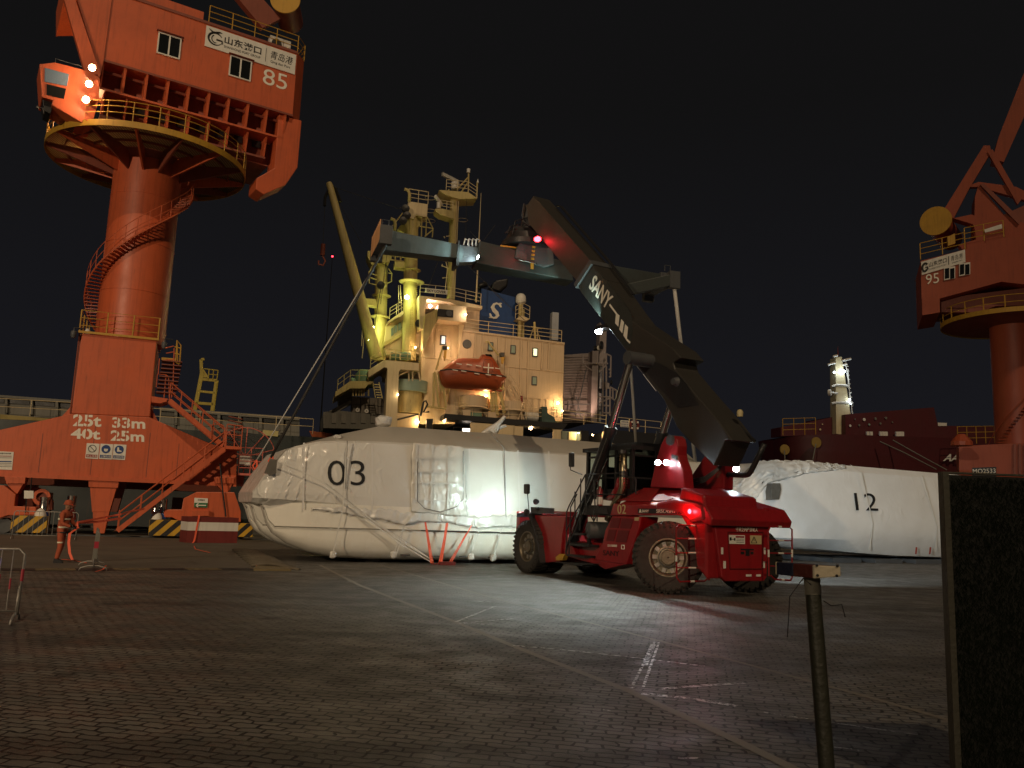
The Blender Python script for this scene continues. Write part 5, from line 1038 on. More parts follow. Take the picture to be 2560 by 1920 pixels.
# cable reel and small cage at the end of the portal
c_ = C.pv(*zb(1880, 1235), 1.2); rr_ = abs(C.pv(*zb(2112, 1235), 1.2).x - c_.x); m_ = MB(C); m_.tube([(c_.x + rr_ * math.cos(t), 1.2, c_.z + rr_ * math.sin(t)) for t in [6.28319 * k / 48 for k in range(49)]], .03, 6)
for k in range(10): t = 6.28319 * k / 10 + .3; m_.tube([(c_.x, 1.2, c_.z), (c_.x + rr_ * math.cos(t), 1.2, c_.z + rr_ * math.sin(t))], .03, 5)
re_ = m_.build('cable_reel', paint('reel_pink', (.62, .16, .12), .5), cr)
m_ = MB(C)
for k in range(9): r_ = rr_ * (.35 + .06 * k); m_.tube([(c_.x + r_ * math.cos(t), 1.35, c_.z + r_ * math.sin(t)) for t in [6.28319 * q_ / 40 for q_ in range(41)]], .02, 4)
m_.build('wound_cable', DKST, re_)
a, b = C.pv(*zb(1838, 1225), .5), C.pv(*zb(1930, 1305), .5); m_ = MB(C); m_.box((a.x, .5, b.z), (b.x, 1.3, a.z)); ib = m_.build('tank', WHITE, cr, bevel=.05)
m_ = MB(C); rail(m_, [tuple(C.pv(*zb(1828, 1370), .3)), tuple(C.pv(*zb(2005, 1375), .3))], 1.5, 4, .7, .025, .025); m_.box(tuple(C.pv(*zb(1820, 1375), .3)), tuple(C.pv(*zb(2010, 1368), .3) + V((0, 1.2, 0)))); m_.build('reel_cage', MATS['reel_pink'], cr)
a, b = C.pv(*zb(1755, 925), 1.5), C.pv(*zb(1855, 1000), 1.5); m_ = MB(C)
for k in range(8): m_.bar((a.x, 1.5, a.z - k * .22), (b.x, 1.5, a.z - .12 - k * .22), .3, .05)
m_.build('louvre_stack', ORG2, cr)
m_ = MB(C); m_.box(tuple(C.pv(*zb(1815, 1375), 1)), tuple(C.pv(*zb(1870, 1450), 1) + V((0, 1, 0)))); m_.build('end_bracket', ORG, cr)
# ---- slewing upper works, in its own direction
HF = Frame(C.w(AX, AV, 0), R(33)); HV = -2.8
def hpv(pts, z_=za, v=HV): return [(q.x, q.z) for q in [HF.pv(*z_(x, y), v) for x, y in pts]]
q = hpv(((550, 462), (2000, 890))); zb0 = (q[0][1] + q[1][1]) / 2; hu0, hu1 = q[0][0], q[1][0]
q = hpv(((790, 0), (1340, 160), (2030, 400))); ztop = q[2][1]
print('house', zb0, hu0, hu1, ztop, 'ring', RZ, 'box', zt)
m_ = MB(HF); m_.box((hu0, HV, zb0), (hu1, -HV, ztop)); m_.prism([(hu1, HV), (hu1 + .7, HV + .8), (hu1 + .7, -HV - .8), (hu1, -HV)], zb0, ztop, 'z'); m_.build('machinery_house', ORG, cr)
m_ = MB(HF); rail(m_, [(hu0 + 5.2, HV - .0, ztop), (hu1, HV, ztop), (hu1 + .7, HV + .8, ztop), (hu1 + .7, 2, ztop)], 1.1, 3, 1.5); m_.build('roof_rail', YEL, cr)
m_ = MB(HF); m_.box((hu0, HV - .06, ztop - .12), (hu1 + .03, HV - .003, ztop + .04)); m_.box((hu0 - .02, HV - .05, zb0 - .06), (hu1 + .02, HV - .003, zb0 + .06)); m_.build('house_seam', ORG2, cr)
for (x0_, y0_, x1_, y1_) in ((968, 250, 1148, 458), (1520, 428, 1690, 628)):
    wq = hpv(((x0_, y0_), (x1_, y0_ + 45), (x1_ - 14, y1_), (x0_ - 12, y1_ - 45))); us = [a for a, b in wq]; uu0, uu1 = (wq[0][0] + wq[3][0]) / 2, (wq[1][0] + wq[2][0]) / 2; w0, w1 = (wq[2][1] + wq[3][1]) / 2, (wq[0][1] + wq[1][1]) / 2
    m_ = MB(HF); 
    for bx_ in (((uu0, w0), (uu1, w0 + .07)), ((uu0, w1 - .07), (uu1, w1)), ((uu0, w0 + .07), (uu0 + .07, w1 - .07)), ((uu1 - .07, w0 + .07), (uu1, w1 - .07)), (((uu0 + uu1) / 2 - .04, w0 + .07), ((uu0 + uu1) / 2 + .04, w1 - .07))): m_.box((bx_[0][0], HV - .08, bx_[0][1]), (bx_[1][0], HV - .005, bx_[1][1]))
    wf = m_.build('window', WHITE, cr); m_ = MB(HF); m_.box((uu0 + .05, HV - .03, w0 + .05), (uu1 - .05, HV - .004, w1 - .05)); m_.build('pane', GLS, wf); m_ = MB(HF); m_.box((uu0 - .1, HV - .2, w1 + .05), (uu1 + .1, HV - .003, w1 + .08)); m_.build('rain_hood', ORG2, wf)
# banner with the port emblem
bq_ = hpv(((1340, 190), (2030, 430), (2015, 575), (1325, 350)), v=HV - .03); bu0, bu1 = (bq_[0][0] + bq_[3][0]) / 2, (bq_[1][0] + bq_[2][0]) / 2; bz1 = (bq_[0][1] + bq_[1][1]) / 2; bz0 = (bq_[2][1] + bq_[3][1]) / 2
def banner(fr, parent, u0, u1, z0, z1, v):
    W_, H_ = u1 - u0, z1 - z0; MB(fr).box((u0, v - .04, z0), (u1, v, z1)).build('banner', WHITE, parent)
    tx = lambda s, a, b, c, d, **k: text(s, fr, (u0 + W_ * a, v - .041, z0 + H_ * c), (1, 0, 0), (0, 0, 1), LETK, parent, w=W_ * (b - a), h=H_ * (d - c), th=.01, **k)
    tx('山东港口', .20, .605, .42, .80, bold=.02); tx('SHANDONG PORT GROUP', .20, .60, .22, .33); tx('青岛港', .71, .965, .42, .82, shear=.15); tx('Qing dao Port', .715, .94, .18, .33)
    o = MB(fr); o.box((u0 + W_ * .655, v - .05, z0 + H_ * .18), (u0 + W_ * .66, v - .041, z0 + H_ * .85))
    cx, cz_ = u0 + W_ * .105, z0 + H_ * .48; r_ = H_ * .30; P_ = []
    for k in range(26): t = R(35 + 290 * k / 25); P_.append((cx + r_ * 1.05 * math.cos(t), v - .045, cz_ + r_ * .95 * math.sin(t)))
    o.tube(P_, [.02 + .10 * r_ * math.sin(math.pi * min(1, k / 25 + .05)) for k in range(26)], 6); o.tube([(cx + r_ * 1.0, v - .045, cz_ - r_ * .5), (cx + r_, v - .045, cz_ - r_ * .05), (cx + .05, v - .045, cz_ - r_ * .05)], .05 * H_ * .8, 5)
    P_ = [(cx + r_ * (-1.0 + 1.9 * k / 10), v - .045, cz_ + r_ * (1.35 - .25 * math.sin(k * .5) - .04 * k)) for k in range(11)]; o.tube(P_, [.02 + .06 * r_ * math.sin(math.pi * k / 10) * 2 for k in range(11)], 5)
    P_ = [(cx + r_ * (.55 * math.cos(R(a))), v - .045, cz_ + r_ * .62 * math.sin(R(a))) for a in range(120, 300, 15)]; o.tube(P_, .03, 5)
    o.build('emblem', LETK, parent)
banner(HF, cr, bu0, bu1, bz0, bz1, HV - .02)
n_ = hpv(((1770, 640), (1955, 690), (1775, 520)), v=HV)
text('85', HF, (n_[0][0], HV - .005, n_[0][1]), (1, 0, 0), (0, 0, 1), LETW, cr, w=n_[1][0] - n_[0][0], h=n_[2][1] - n_[0][1], th=.012)
# open girder under the house: nine bays
gz = hpv(((540, 680),), v=HV + .5)[0][1]; gz = zb0 - 1.45
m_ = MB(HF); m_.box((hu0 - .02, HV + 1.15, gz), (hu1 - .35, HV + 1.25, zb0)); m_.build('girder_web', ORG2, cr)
m_ = MB(HF); m_.box((hu0, HV + .25, gz - .10), (hu1 - .4, HV + 1.4, gz + .02)); m_.build('girder_flange', ORG, cr)
for i in range(10):
    u = hu0 + (hu1 - hu0 - .4) * i / 9; m_ = MB(HF); m_.prism([(HV + .02, zb0), (HV + .30, gz), (HV + 1.2, gz), (HV + 1.2, zb0)], u - .06, u + .06, 'u'); m_.build('girder_rib', ORG, cr)
for i in range(9):
    m_ = MB(HF); u = hu0 + (hu1 - hu0 - .4) * (i + .5) / 9; m_.box((u - .5, HV + .5, zb0 - .45), (u + .5, HV + .58, zb0 - .3)); m_.build('girder_stiffener', ORG2, cr); m_ = MB(HF); m_.box((u + .22, HV + .9, gz), (u + .5, HV + 1.14, gz + .5)); m_.build('girder_box', ORG2, cr)
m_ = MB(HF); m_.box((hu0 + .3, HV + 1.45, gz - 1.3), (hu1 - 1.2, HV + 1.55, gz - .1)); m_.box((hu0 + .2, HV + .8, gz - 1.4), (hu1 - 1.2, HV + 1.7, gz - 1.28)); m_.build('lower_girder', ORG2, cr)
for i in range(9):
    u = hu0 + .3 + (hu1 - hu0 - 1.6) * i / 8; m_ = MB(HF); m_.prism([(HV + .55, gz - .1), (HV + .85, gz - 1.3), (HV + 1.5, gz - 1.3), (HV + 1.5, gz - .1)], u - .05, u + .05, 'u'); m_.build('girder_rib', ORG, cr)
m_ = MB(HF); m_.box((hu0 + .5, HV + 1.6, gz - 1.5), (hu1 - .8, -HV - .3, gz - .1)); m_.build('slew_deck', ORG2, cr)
for i in range(7): u = hu0 + 2 + i * 1.1; m_ = MB(HF); m_.box((u, HV + 1.24, gz - .62), (u + .5, HV + 1.3, gz - .2)); m_.build('deck_opening', BLK, cr)
# counterweight under the tail of the house
q = HF.pv(*za(1715, 1480), HV + .3); uA = q.x; zA = q.z
m_ = MB(HF); m_.prism([(uA, zA + .9), (uA, zA + .2), (uA + .5, zA), (hu1 + .0, zA + .9), (hu1 + .65, zA + 2.2), (hu1 + .68, zb0 - .02), (uA + 1.0, zb0 - .02), (uA + 1.0, zA + 1.8)], HV + .25, -1.0); m_.build('counterweight', ORG, cr, bevel=.04)
m_ = MB(HF); a = HF.pv(*za(2065, 1195), HV + 2); m_.lathe([(.1, 0), (.22, 0), (.22, .08), (.1, .08)], (hu1 + .85, HV + 2, a.z), (0, 1, 0), 14); m_.build('lifting_eye', ORG, cr)
# tapering A-frame legs at the boom end
q = hpv(((245, 0), (330, 0), (525, 575), (412, 582)), v=HV - .3); dx = (q[0][0] - q[3][0]); m_ = MB(HF); q[0] = (q[0][0] + (q[0][0] - q[3][0]) * .6, q[0][1] + (q[0][1] - q[3][1]) * .6); q[1] = (q[1][0] + (q[1][0] - q[2][0]) * .6, q[1][1] + (q[1][1] - q[2][1]) * .6)
m_.prism(q, HV - .4, HV - .1); m_.build('boom_leg', ORG, cr)
q = hpv(((325, -60), (620, -60), (548, 470), (525, 575)), v=HV); m_ = MB(HF); m_.prism(q, HV - .1, HV + .6); m_.build('boom_foot', ORG, cr)
q = hpv(((245, -200), (700, -200), (600, 0), (245, 0)), v=HV); m_ = MB(HF); m_.prism(q, HV - .1, 1.5); m_.build('boom_foot', ORG, cr)
# yellow ended drum on the roof
c_ = HF.pv(*za(1945, -5), -1.2); rr_ = .82
m_ = MB(); dirn = (C.w(*(0, 0, 0)) - V((0, 0, 0))); cw = HF.w(c_.x, -1.2, c_.z); ax = V((-.12, .98, 0))
m_.lathe([(.01, 0), (rr_ + .12, 0), (rr_ + .12, .12), (.01, .12)], cw, ax, 32); m_.build('drum_end', YEL, cr, smooth=30)
m_ = MB(); m_.lathe([(.01, .12), (rr_, .12), (rr_, 2.6), (.01, 2.6)], cw, ax, 32); m_.build('drum', ORG2, cr, smooth=30)
q = hpv(((1520, -60), (1700, -60), (1900, 160), (1760, 230)), v=-.5); m_ = MB(HF); m_.prism([(a, b) for a, b in q], -.8, -.3); m_.build('frame_arm', ORG2, cr)
a = HF.pv(*za(1825, 320), HV + .6); m_ = MB(HF); m_.box((a.x, HV + .5, ztop), (a.x + 1.3, HV + 1.0, ztop + .85)); ac = m_.build('air_conditioner', WHITE, cr, bevel=.03); m_ = MB(HF); m_.lathe([(.01, .02), (.30, .02), (.32, 0)], (a.x + .42, HV + .5, ztop + .42), (0, -1, 0), 20); m_.build('fan', BLK, ac)
m_ = MB(HF); m_.box((hu0 + 2.0, 0, ztop), (hu0 + 5.4, 2.2, ztop + 2.2)); m_.build('roof_house', ORG, cr)
# operator's cab
cbv = HV - .9
cb = hpv(((58, 492), (175, 478), (395, 535), (520, 590), (515, 770), (460, 960), (410, 958), (150, 805), (160, 770), (75, 745)), v=cbv); m_ = MB(HF); m_.prism(cb, cbv, cbv + 1.9); cbo = m_.build('cab', ORG, cr, bevel=.03)
for q in (((98, 520), (285, 570), (270, 662), (95, 628)), ((112, 645), (262, 682), (245, 760), (112, 728))):
    w_ = hpv(q, v=cbv - .02); m_ = MB(HF); m_.prism(w_, cbv - .03, cbv - .005); m_.build('window', GLS if q[0][0] != 98 else paint('pale_glass', (.13, .20, .30), .2, var=.3, streak=0), cbo, bevel=.01)
q = hpv(((78, 748), (160, 775), (150, 850), (140, 875), (95, 850)), v=cbv + .3); m_ = MB(HF); m_.prism(q, cbv + .3, cbv + 1.6); m_.build('cab_floor', BLK, cbo, bevel=.02)
m_ = MB(HF); m_.tube([HF.pv(*za(x, y), cbv) for x, y in ((180, 478), (182, 450), (260, 475), (385, 510))], .02, 5); m_.build('cab_rail', DKST, cbo)
m_ = MB(HF); m_.tube([HF.pv(*za(x, y), cbv) for x, y in ((90, 870), (85, 830), (45, 825))], .025, 5); m_.tube([HF.pv(*za(45, 818), cbv), HF.pv(*za(40, 832), cbv)], .07, 8); m_.build('cab_mirror', DKST, cbo)
for (x, y) in ((466, 745), (468, 720), (435, 905)):
    c_ = HF.pv(*za(x, y), cbv - .3); m_ = MB(HF); m_.lathe([(.01, 0), (.05, 0), (.05, .1), (.14, .1), (.14, .2), (.01, .2)], (c_.x, cbv, c_.z), (0, -1, 0), 16); m_.build('sheave', ORG, cr, smooth=30)
for i, (x, y) in enumerate(((462, 520), (438, 645), (415, 765))):
    q = HF.pv(*za(x, y), cbv - .5); h = lamphead(HF, q, .17, HOTW, cr, (1, .60, .30), 120, 'POINT', tuple(HF.w(q.x - .5, q.y - 2.4, q.z - .6)), nm='flood_lamp', soft=.12)
l = lamp('POINT', C.w(AX - 3.2, AV - .5, RZ + 1.4), (1, .62, .28), 420, r=.1); l.parent = cr; l.matrix_parent_inverse = C.inv
# ------------------------------------------------------------------ loose things on the apron
q0, q1 = G(465, 1357), G(592, 1358)
BF = Frame(q0, math.atan2((q1 - q0).y, (q1 - q0).x)); Lb = (q1 - q0).length
blk = thing('concrete_barrier', 'heavy red and white painted block standing before the crane wheels', 'barrier', BF)
hb = BF.pv(*zc(1455, 650), 0).z
for i, (a, b, m_) in enumerate(((0, .47, RED2), (.47, .80, WHITE), (.80, 1, RED2))): MB(BF).box((0, 0, hb * a), (Lb, 1.1, hb * b)).build('painted_band', m_, blk)
os1 = thing('webbing_strap', 'coral webbing strap draped over the red and white block', 'strap', BF, 'coral webbing straps')
MB(BF).ribbon([BF.pv(*zc(x, y), v) for (x, y), v in zip(((1528, 640), (1528, 655), (1515, 720), (1500, 800), (1490, 840), (1470, 862), (1448, 868)), (.1, -.05, -.06, -.07, -.1, -.3, -.4))], .09, (1, 0, .2)).build('strap', STRO, os1)
def gstrap(pts, wd, label, z=.03):
    P_ = [G(*zc(x, y)) + V((0, 0, z)) for x, y in pts]; t = thing('webbing_strap', label, 'strap', Frame(P_[0], 0), 'coral webbing straps'); MB().ribbon(P_, wd, (.3, 1, 0), .01).build('strap', STRO, t)
gstrap(((1490, 880), (1500, 905), (1560, 920), (1615, 932)), .06, 'short coral strap end lying on the apron below the red and white block')
# crowd barriers
def crowd(fr, L_, label, lean=0., H_=1.1, mat=GALV, bands=True):
    t = thing('crowd_barrier', label, 'barrier', fr, 'steel crowd control barriers'); m_ = MB(fr); k = lean
    f = lambda u, z: (u, z * k, z)
    m_.tube([f(0, .12), f(0, H_ - .08), f(.08, H_), f(L_ - .08, H_), f(L_, H_ - .08), f(L_, .12)], .019, 8); m_.tube([f(0, .18), f(L_, .18)], .016, 6); m_.build('frame', mat, t, smooth=True)
    m_ = MB(fr)
    for i in range(1, 13): m_.tube([f(L_ * i / 13, .18), f(L_ * i / 13, H_)], .009, 5)
    m_.build('bar', mat, t)
    for u in (.02, L_ - .02):
        m_ = MB(fr); m_.tube([(u, -.34, .02), (u, -.30, .09), (u, -.12, .14), (u, .12, .14), (u, .30, .09), (u, .34, .02)], .019, 7); m_.tube([(u, 0, .14), f(u, .5)], .016, 6); m_.tube([(u, -.15, .14), f(u, .55)], .008, 5); m_.build('foot', mat, t, smooth=True)
    return t
e0_, e1_ = G(56, 1558), G(22, 1612); fz = Frame(G(46, 1540), math.atan2(.55, -1)); 
t = crowd(Frame(G(40, 1558), R(200)), 2.0, 'dented steel crowd barrier with red bands entering at the left edge', -.05)
for u_, z0_, z1_ in ((0, .62, .80), (.15, .5, .66), (.3, .55, .72)): m_ = MB(FR[t.name]); m_.tube([(u_, z0_ * -.05, z0_), (u_, z1_ * -.05, z1_)], .024 if u_ == 0 else .013, 8); m_.build('red_band', paint('red_tape', (.35, .02, .04), .5) if 'red_tape' not in MATS else MATS['red_tape'], t)
m_ = MB(FR[t.name]); m_.box((.4, -.09, .86), (.46, -.04, .93)); m_.build('reflector', glow('blue_flash', (.08, .09, 1), 2.), t)  # the reflector's blue flash is put in as emission
t = crowd(Frame(G(232, 1428), R(117)), 1.9, 'slim steel barrier with red band seen edge on beside the worker', -.04, 1.08)
for z0_, z1_, m__ in ((.32, .60, GRYS), (.60, .78, MATS['red_tape']), (.78, 1.02, GRYS)): m_ = MB(FR[t.name]); m_.box((-.04, -.04 * z0_ - .05, z0_), (.0, -.04 * z0_ + .06, z1_)); m_.build('banded_plate', m__, t)
crowd(Frame(G(28, 1347), R(22)), 2.6, 'pale steel barrier standing before the yellow and black buffer under the crane', 0, 1.25)
# the worker
WF = Frame(G(147, 1407), 0); wk = thing('person', 'worker in orange overalls and helmet holding coral straps, facing right', 'person', WF)
def skin(name, joints, edges, mat, parent, sub=2, fr=WF):
    me = bpy.data.meshes.new(name); inv = FR[parent.name].inv; me.from_pydata([inv @ fr.w(*j[0]) for j in joints], edges, []); me.materials.append(mat)
    o = bpy.data.objects.new(name, me); COL.objects.link(o); o.parent = parent; FR[o.name] = FR[parent.name]
    sk = o.modifiers.new('skin', 'SKIN'); sk.use_smooth_shade = True
    for i, j in enumerate(joints): r_ = j[1]; me.skin_vertices[0].data[i].radius = (r_, r_) if not isinstance(r_, tuple) else r_
    me.skin_vertices[0].data[0].use_root = True
    s = o.modifiers.new('sub', 'SUBSURF'); s.levels = s.render_levels = sub; return o
J = [((0, 0, .94), (.145, .17)), ((.01, 0, 1.12), (.14, .165)), ((.03, 0, 1.33), (.15, .19)), ((.04, 0, 1.46), (.11, .15)), ((.06, 0, 1.53), .06), ((.08, 0, 1.60), .075),
     ((.00, -.10, .86), .10), ((.05, -.12, .48), .078), ((-.02, -.13, .10), .068), ((-.02, .10, .86), .10), ((-.04, .12, .48), .078), ((-.16, .13, .10), .068),
     ((.05, -.21, 1.42), .072), ((.10, -.27, 1.16), .06), ((.34, -.20, 1.06), .045), ((.05, .21, 1.42), .072), ((.14, .26, 1.17), .06), ((.38, .14, 1.08), .045)]
E_ = [(0, 1), (1, 2), (2, 3), (3, 4), (4, 5), (0, 6), (6, 7), (7, 8), (0, 9), (9, 10), (10, 11), (3, 12), (12, 13), (13, 14), (3, 15), (15, 16), (16, 17)]
skin('body', J, E_, CLOTH, wk)
m_ = MB(WF); m_.lathe([(.02, -.13), (.062, -.11), (.088, -.03), (.092, .04), (.07, .10), (.02, .12)], (.10, 0, 1.66), (.05, 0, 1), 16); m_.tube([(.17, 0, 1.66), (.205, 0, 1.635), (.185, 0, 1.62)], .016, 6); m_.tube([(.12, -.09, 1.66), (.12, -.10, 1.63)], .018, 6); m_.build('head', SKIN, wk, smooth=True)
m_ = MB(WF); m_.lathe([(.145, 0), (.125, .015), (.125, .06), (.095, .12), (.03, .15), (.01, .15)], (.09, 0, 1.705), (.08, 0, 1), 20); m_.add([(.15, -.10, 1.70), (.27, -.06, 1.685), (.27, .06, 1.685), (.15, .10, 1.70), (.15, -.10, 1.715), (.27, -.06, 1.70), (.27, .06, 1.70), (.15, .10, 1.715)], [(0, 1, 2, 3), (4, 5, 6, 7), (0, 1, 5, 4), (1, 2, 6, 5), (2, 3, 7, 6), (3, 0, 4, 7)]); m_.build('helmet', CLOTH, wk, smooth=45)
for s_, cx in ((-1, (.36, -.20, 1.055)), (1, (.40, .14, 1.075))):
    c_ = V(cx); JJ = [(c_, .028), (c_ + V((.07, 0, -.01)), .03)]; EE = [(0, 1)]
    for k in range(4): JJ += [(c_ + V((.09, -.03 + .02 * k, -.005)), .012), (c_ + V((.13, -.03 + .02 * k, -.02 - .005 * k)), .010), (c_ + V((.115, -.03 + .02 * k, -.055)), .009)]; b_ = len(JJ) - 3; EE += [(1, b_), (b_, b_ + 1), (b_ + 1, b_ + 2)]
    JJ += [(c_ + V((.05, .03 * -s_, .01)), .012), (c_ + V((.10, .035 * -s_, -.02)), .011)]; EE += [(1, len(JJ) - 2), (len(JJ) - 2, len(JJ) - 1)]; skin('glove', JJ, EE, DARK, wk, 1)
for x, y in ((.0, -.13), (-.14, .13)): m_ = MB(WF); m_.loft([[(x - .09, y - .045, 0), (x - .09, y + .045, 0), (x - .07, y + .04, .12), (x - .07, y - .04, .12)], [(x + .06, y - .05, 0), (x + .06, y + .05, 0), (x + .04, y + .04, .11), (x + .04, y - .04, .11)], [(x + .19, y - .035, 0), (x + .19, y + .035, 0), (x + .17, y + .03, .05), (x + .17, y - .03, .05)]]); m_.build('boot', DARK, wk, bevel=.012)
for z_, r_, rv in ((1.02, .148, .172), (1.26, .162, .20)):
    m_ = MB(WF); m_.loft([[(.015 + r_ * math.cos(t), rv * math.sin(t), z_ + dz) for t in [6.28319 * k / 24 for k in range(24)]] for dz in (0, .045)]); m_.build('reflective_band', REFL, wk)
for x, y in ((.03, -.12), (-.07, .12)): m_ = MB(WF); m_.lathe([(.084, 0), (.084, .04)], (x, y, .58), (0, 0, 1), 16); m_.build('reflective_band', REFL, wk)
m_ = MB(WF); m_.loft([[(.01 + .155 * math.cos(t), .18 * math.sin(t), .87 + dz) for t in [6.28319 * k / 24 for k in range(24)]] for dz in (0, .04)]); m_.build('belt', DARK, wk)
# straps he is holding
hs = thing('webbing_strap', 'long coral straps stretched from the worker hands past the crane leg', 'strap', Frame(WF.w(.4, -.1, 1.05), 0), 'coral webbing straps')
h_ = WF.w(.48, -.05, 1.05)
for pts, wd in (((( 590, 695), (700, 675), (930, 632), (990, 612), (1110, 590)), .06), (((590, 697), (750, 690), (930, 662)), .07), (((600, 693), (760, 665), (910, 632), (925, 610), (915, 600)), .04)):
    P_ = [h_] + [hit(*zc(x, y), (0, h_.y + .9 * i, 0), (0, 1, 0)) for i, (x, y) in enumerate(pts)]; MB().ribbon(P_, wd, (0, .2, 1), .008).build('strap', STRO, hs)
hs = thing('webbing_strap', 'coral strap hanging from the worker hand to the ground in a curve', 'strap', Frame(h_, 0), 'coral webbing straps')
P_ = [hit(*zc(x, y), h_, (0, 1, 0)) for x, y in ((545, 715), (535, 780), (528, 850), (535, 930), (555, 980))] + [G(*zc(590, 1000)) + V((0, 0, .03)), G(*zc(655, 1010)) + V((0, 0, .02))]
P_[0] = h_; MB().ribbon(P_, .075, (1, .2, 0), .01).build('strap', STRO, hs)
gstrap(((735, 1088), (790, 1070), (812, 1040)), .07, 'coral strap end curled at the foot of the slim barrier', .05)
gstrap(((475, 985), (520, 988), (545, 992)), .06, 'coral strap end beside the worker boots')
# ------------------------------------------------------------------ the near post and the turf hoarding
tp_ = hit(*zp(550, 400), (0, 5.7, 0), (0, 1, 0)); bt = hit(*zp(648, 1659), (0, 5.55, 0), (0, 1, 0)); dd = (bt - tp_); bt = tp_ + dd * (tp_.z / -dd.z)
PF = Frame(bt, 0); po = thing('post', 'dark leaning steel post with a worn red, blue and cream box on top', 'post', PF)
u_ = (tp_ - bt).normalized()
m_ = MB(); m_.tube([bt, tp_ - u_ * .0], .05, 20); m_.build('shaft', paint('post_dark', (.026, .027, .017), .5, var=.6, streak=.4, scale=4, rust=.4), po, smooth=30)
m_ = MB(); m_.tube([tp_ - u_ * .02, tp_ + u_ * .10], .053, 20); m_.build('neck', paint('post_dull', (.20, .19, .15), .6, var=.5), po, smooth=30)
# box: near end is cream, body red and blue
e_ = hit(*zp(560, 305), (0, 5.55, 0), (0, 1, 0)); BX = Frame(e_, R(-12))
c0, c1, c2, c3 = [BX.pv(*zp(x, y), 0) for x, y in ((558, 306), (745, 286), (735, 190), (548, 208))]
fw, fh = (c1.x - c0.x + c2.x - c3.x) / 2, (c3.z - c0.z + c2.z - c1.z) / 2
BX2 = BX
def bxl(a, b, m_, nm):  # slab running back-left from the end plate
    mb = MB(BX); dx_, dy_ = -.34, .40; secs = []
    for t in (a, b): secs.append([(dx_ * t, dy_ * t, 0), (dx_ * t + fw, dy_ * t + .0, .02), (dx_ * t + fw, dy_ * t, fh), (dx_ * t, dy_ * t, fh)])
    mb.loft(secs); return mb.build(nm, m_, po, bevel=.006)
bxl(-.005, .03, paint('cream_plate', (.55, .49, .36), .5, var=.15, streak=.05), 'end_plate'); bxl(.031, .34, paint('box_red', (.09, .018, .012), .5, var=.3), 'box_body'); bxl(.3405, .62, paint('box_blue', (.010, .014, .04), .5, var=.3), 'box_body'); bxl(.621, .64, paint('cream2', (.45, .38, .25), .5), 'end_plate')
mb = MB(BX)
for a, b in ((.12, .14), (.85, .18), (.88, .9), (.1, .88)): mb.lathe([(.009, 0), (.009, .006), (.001, .006)], (fw * a, -.003, fh * b + .01), (0, -1, 0), 10)
mb.build('screw', BLK, po)
mb = MB(); k0 = tp_ + V((-.03, -.05, .05))
mb.tube([k0, k0 + V((-.05, 0, .04)), k0 + V((-.14, 0, -.08)), k0 + V((-.16, .0, -.34))], .0035, 5); mb.tube([k0 + V((.08, 0, -.1)), k0 + V((.13, 0, -.13)), k0 + V((.2, 0, -.12)), k0 + V((.22, 0, -.2))], .004, 5); mb.build('loose_wire', BLK, po)
# hoarding faced with artificial turf
hx = hit(2358, 1183, (0, 6.3, 0), (0, 1, 0)); HB = Frame((hx.x, hx.y, 0), R(1.5)); hz = hx.z
hd = thing('turf_hoarding', 'tall dark board covered in artificial turf with a grey metal edge at the right', 'hoarding', HB)
ln = .058
def hb_(u0, u1, v0, v1, z0, z1): 
    return [(u0 - 0, v0, z0), (u1, v0, z0), (u1, v1, z0), (u0, v1, z0), (u0 - 0, v0, z1), (u1, v0, z1), (u1, v1, z1), (u0, v1, z1)]
FB = [(3, 2, 1, 0), (4, 5, 6, 7), (0, 1, 5, 4), (1, 2, 6, 5), (2, 3, 7, 6), (3, 0, 4, 7)]
MB(HB).add(hb_(.02, 1.76, 0, .05, 0, hz - .01), FB).build('board', paint('board_black', (.003, .004, .003), .6, var=.3, bump=.01), hd)
MB(HB).add(hb_(-.01, .035, -.015, .06, 0, hz), FB).build('edge_strip', paint('edge_grey', (.075, .072, .056), .5, metal=.2, var=.5), hd)
MB(HB).add(hb_(-.01, 1.78, -.012, .06, hz - .0, hz + .012), FB).build('top_strip', MATS['edge_grey'], hd)
m_ = MB(HB); rnd = random.Random(8)
for k in range(26000):
    u, z = rnd.uniform(.04, 1.7), rnd.uniform(.0, hz - .02); L = rnd.uniform(.025, .06); a = rnd.gauss(0, .6); w2 = .0022
    du, dz = math.sin(a) * L, -abs(math.cos(a)) * L * .8; v_ = -rnd.uniform(.008, .032)
    m_.add([(u - w2, -.001, z), (u + w2, -.001, z), (u + du, v_, z + dz)], [(0, 1, 2)])
o = m_.build('turf', paint('turf_green', (.0045, .008, .003), var=.6, scale=3, streak=.2, bump=0, spec=.08, rough=.95), hd); o['kind'] = 'stuff'
# ------------------------------------------------------------------ cargo ship along the quay
zq = zm(820, 860, .14467); zr = zm(1100, 900, .14467); zs = zm(1400, 800, .1928)
sh = thing('cargo_ship', 'old cream and green cargo ship with blue funnel berthed behind the wrapped boat', 'cargo ship', K)
def kp(pts, z_, v): return [(q.x, q.z) for q in [K.pv(*z_(x, y), v) for x, y in pts]]
def kpr(pts, z_, v0, v1, nm, mat, par=None, bev=0): m_ = MB(K); m_.prism(kp(pts, z_, v0), v0, v1); return m_.build(nm, mat, par or sh, bevel=bev)
def src(x, y): return (x, y)
def ktube(ptss, z_, v, r, nm, mat, n=5, par=None):
    m_ = MB(K)
    for p in ptss: m_.tube([K.pv(*z_(x, y), v) for x, y in p], r, n)
    return m_.build(nm, mat, par or sh, smooth=n > 8)
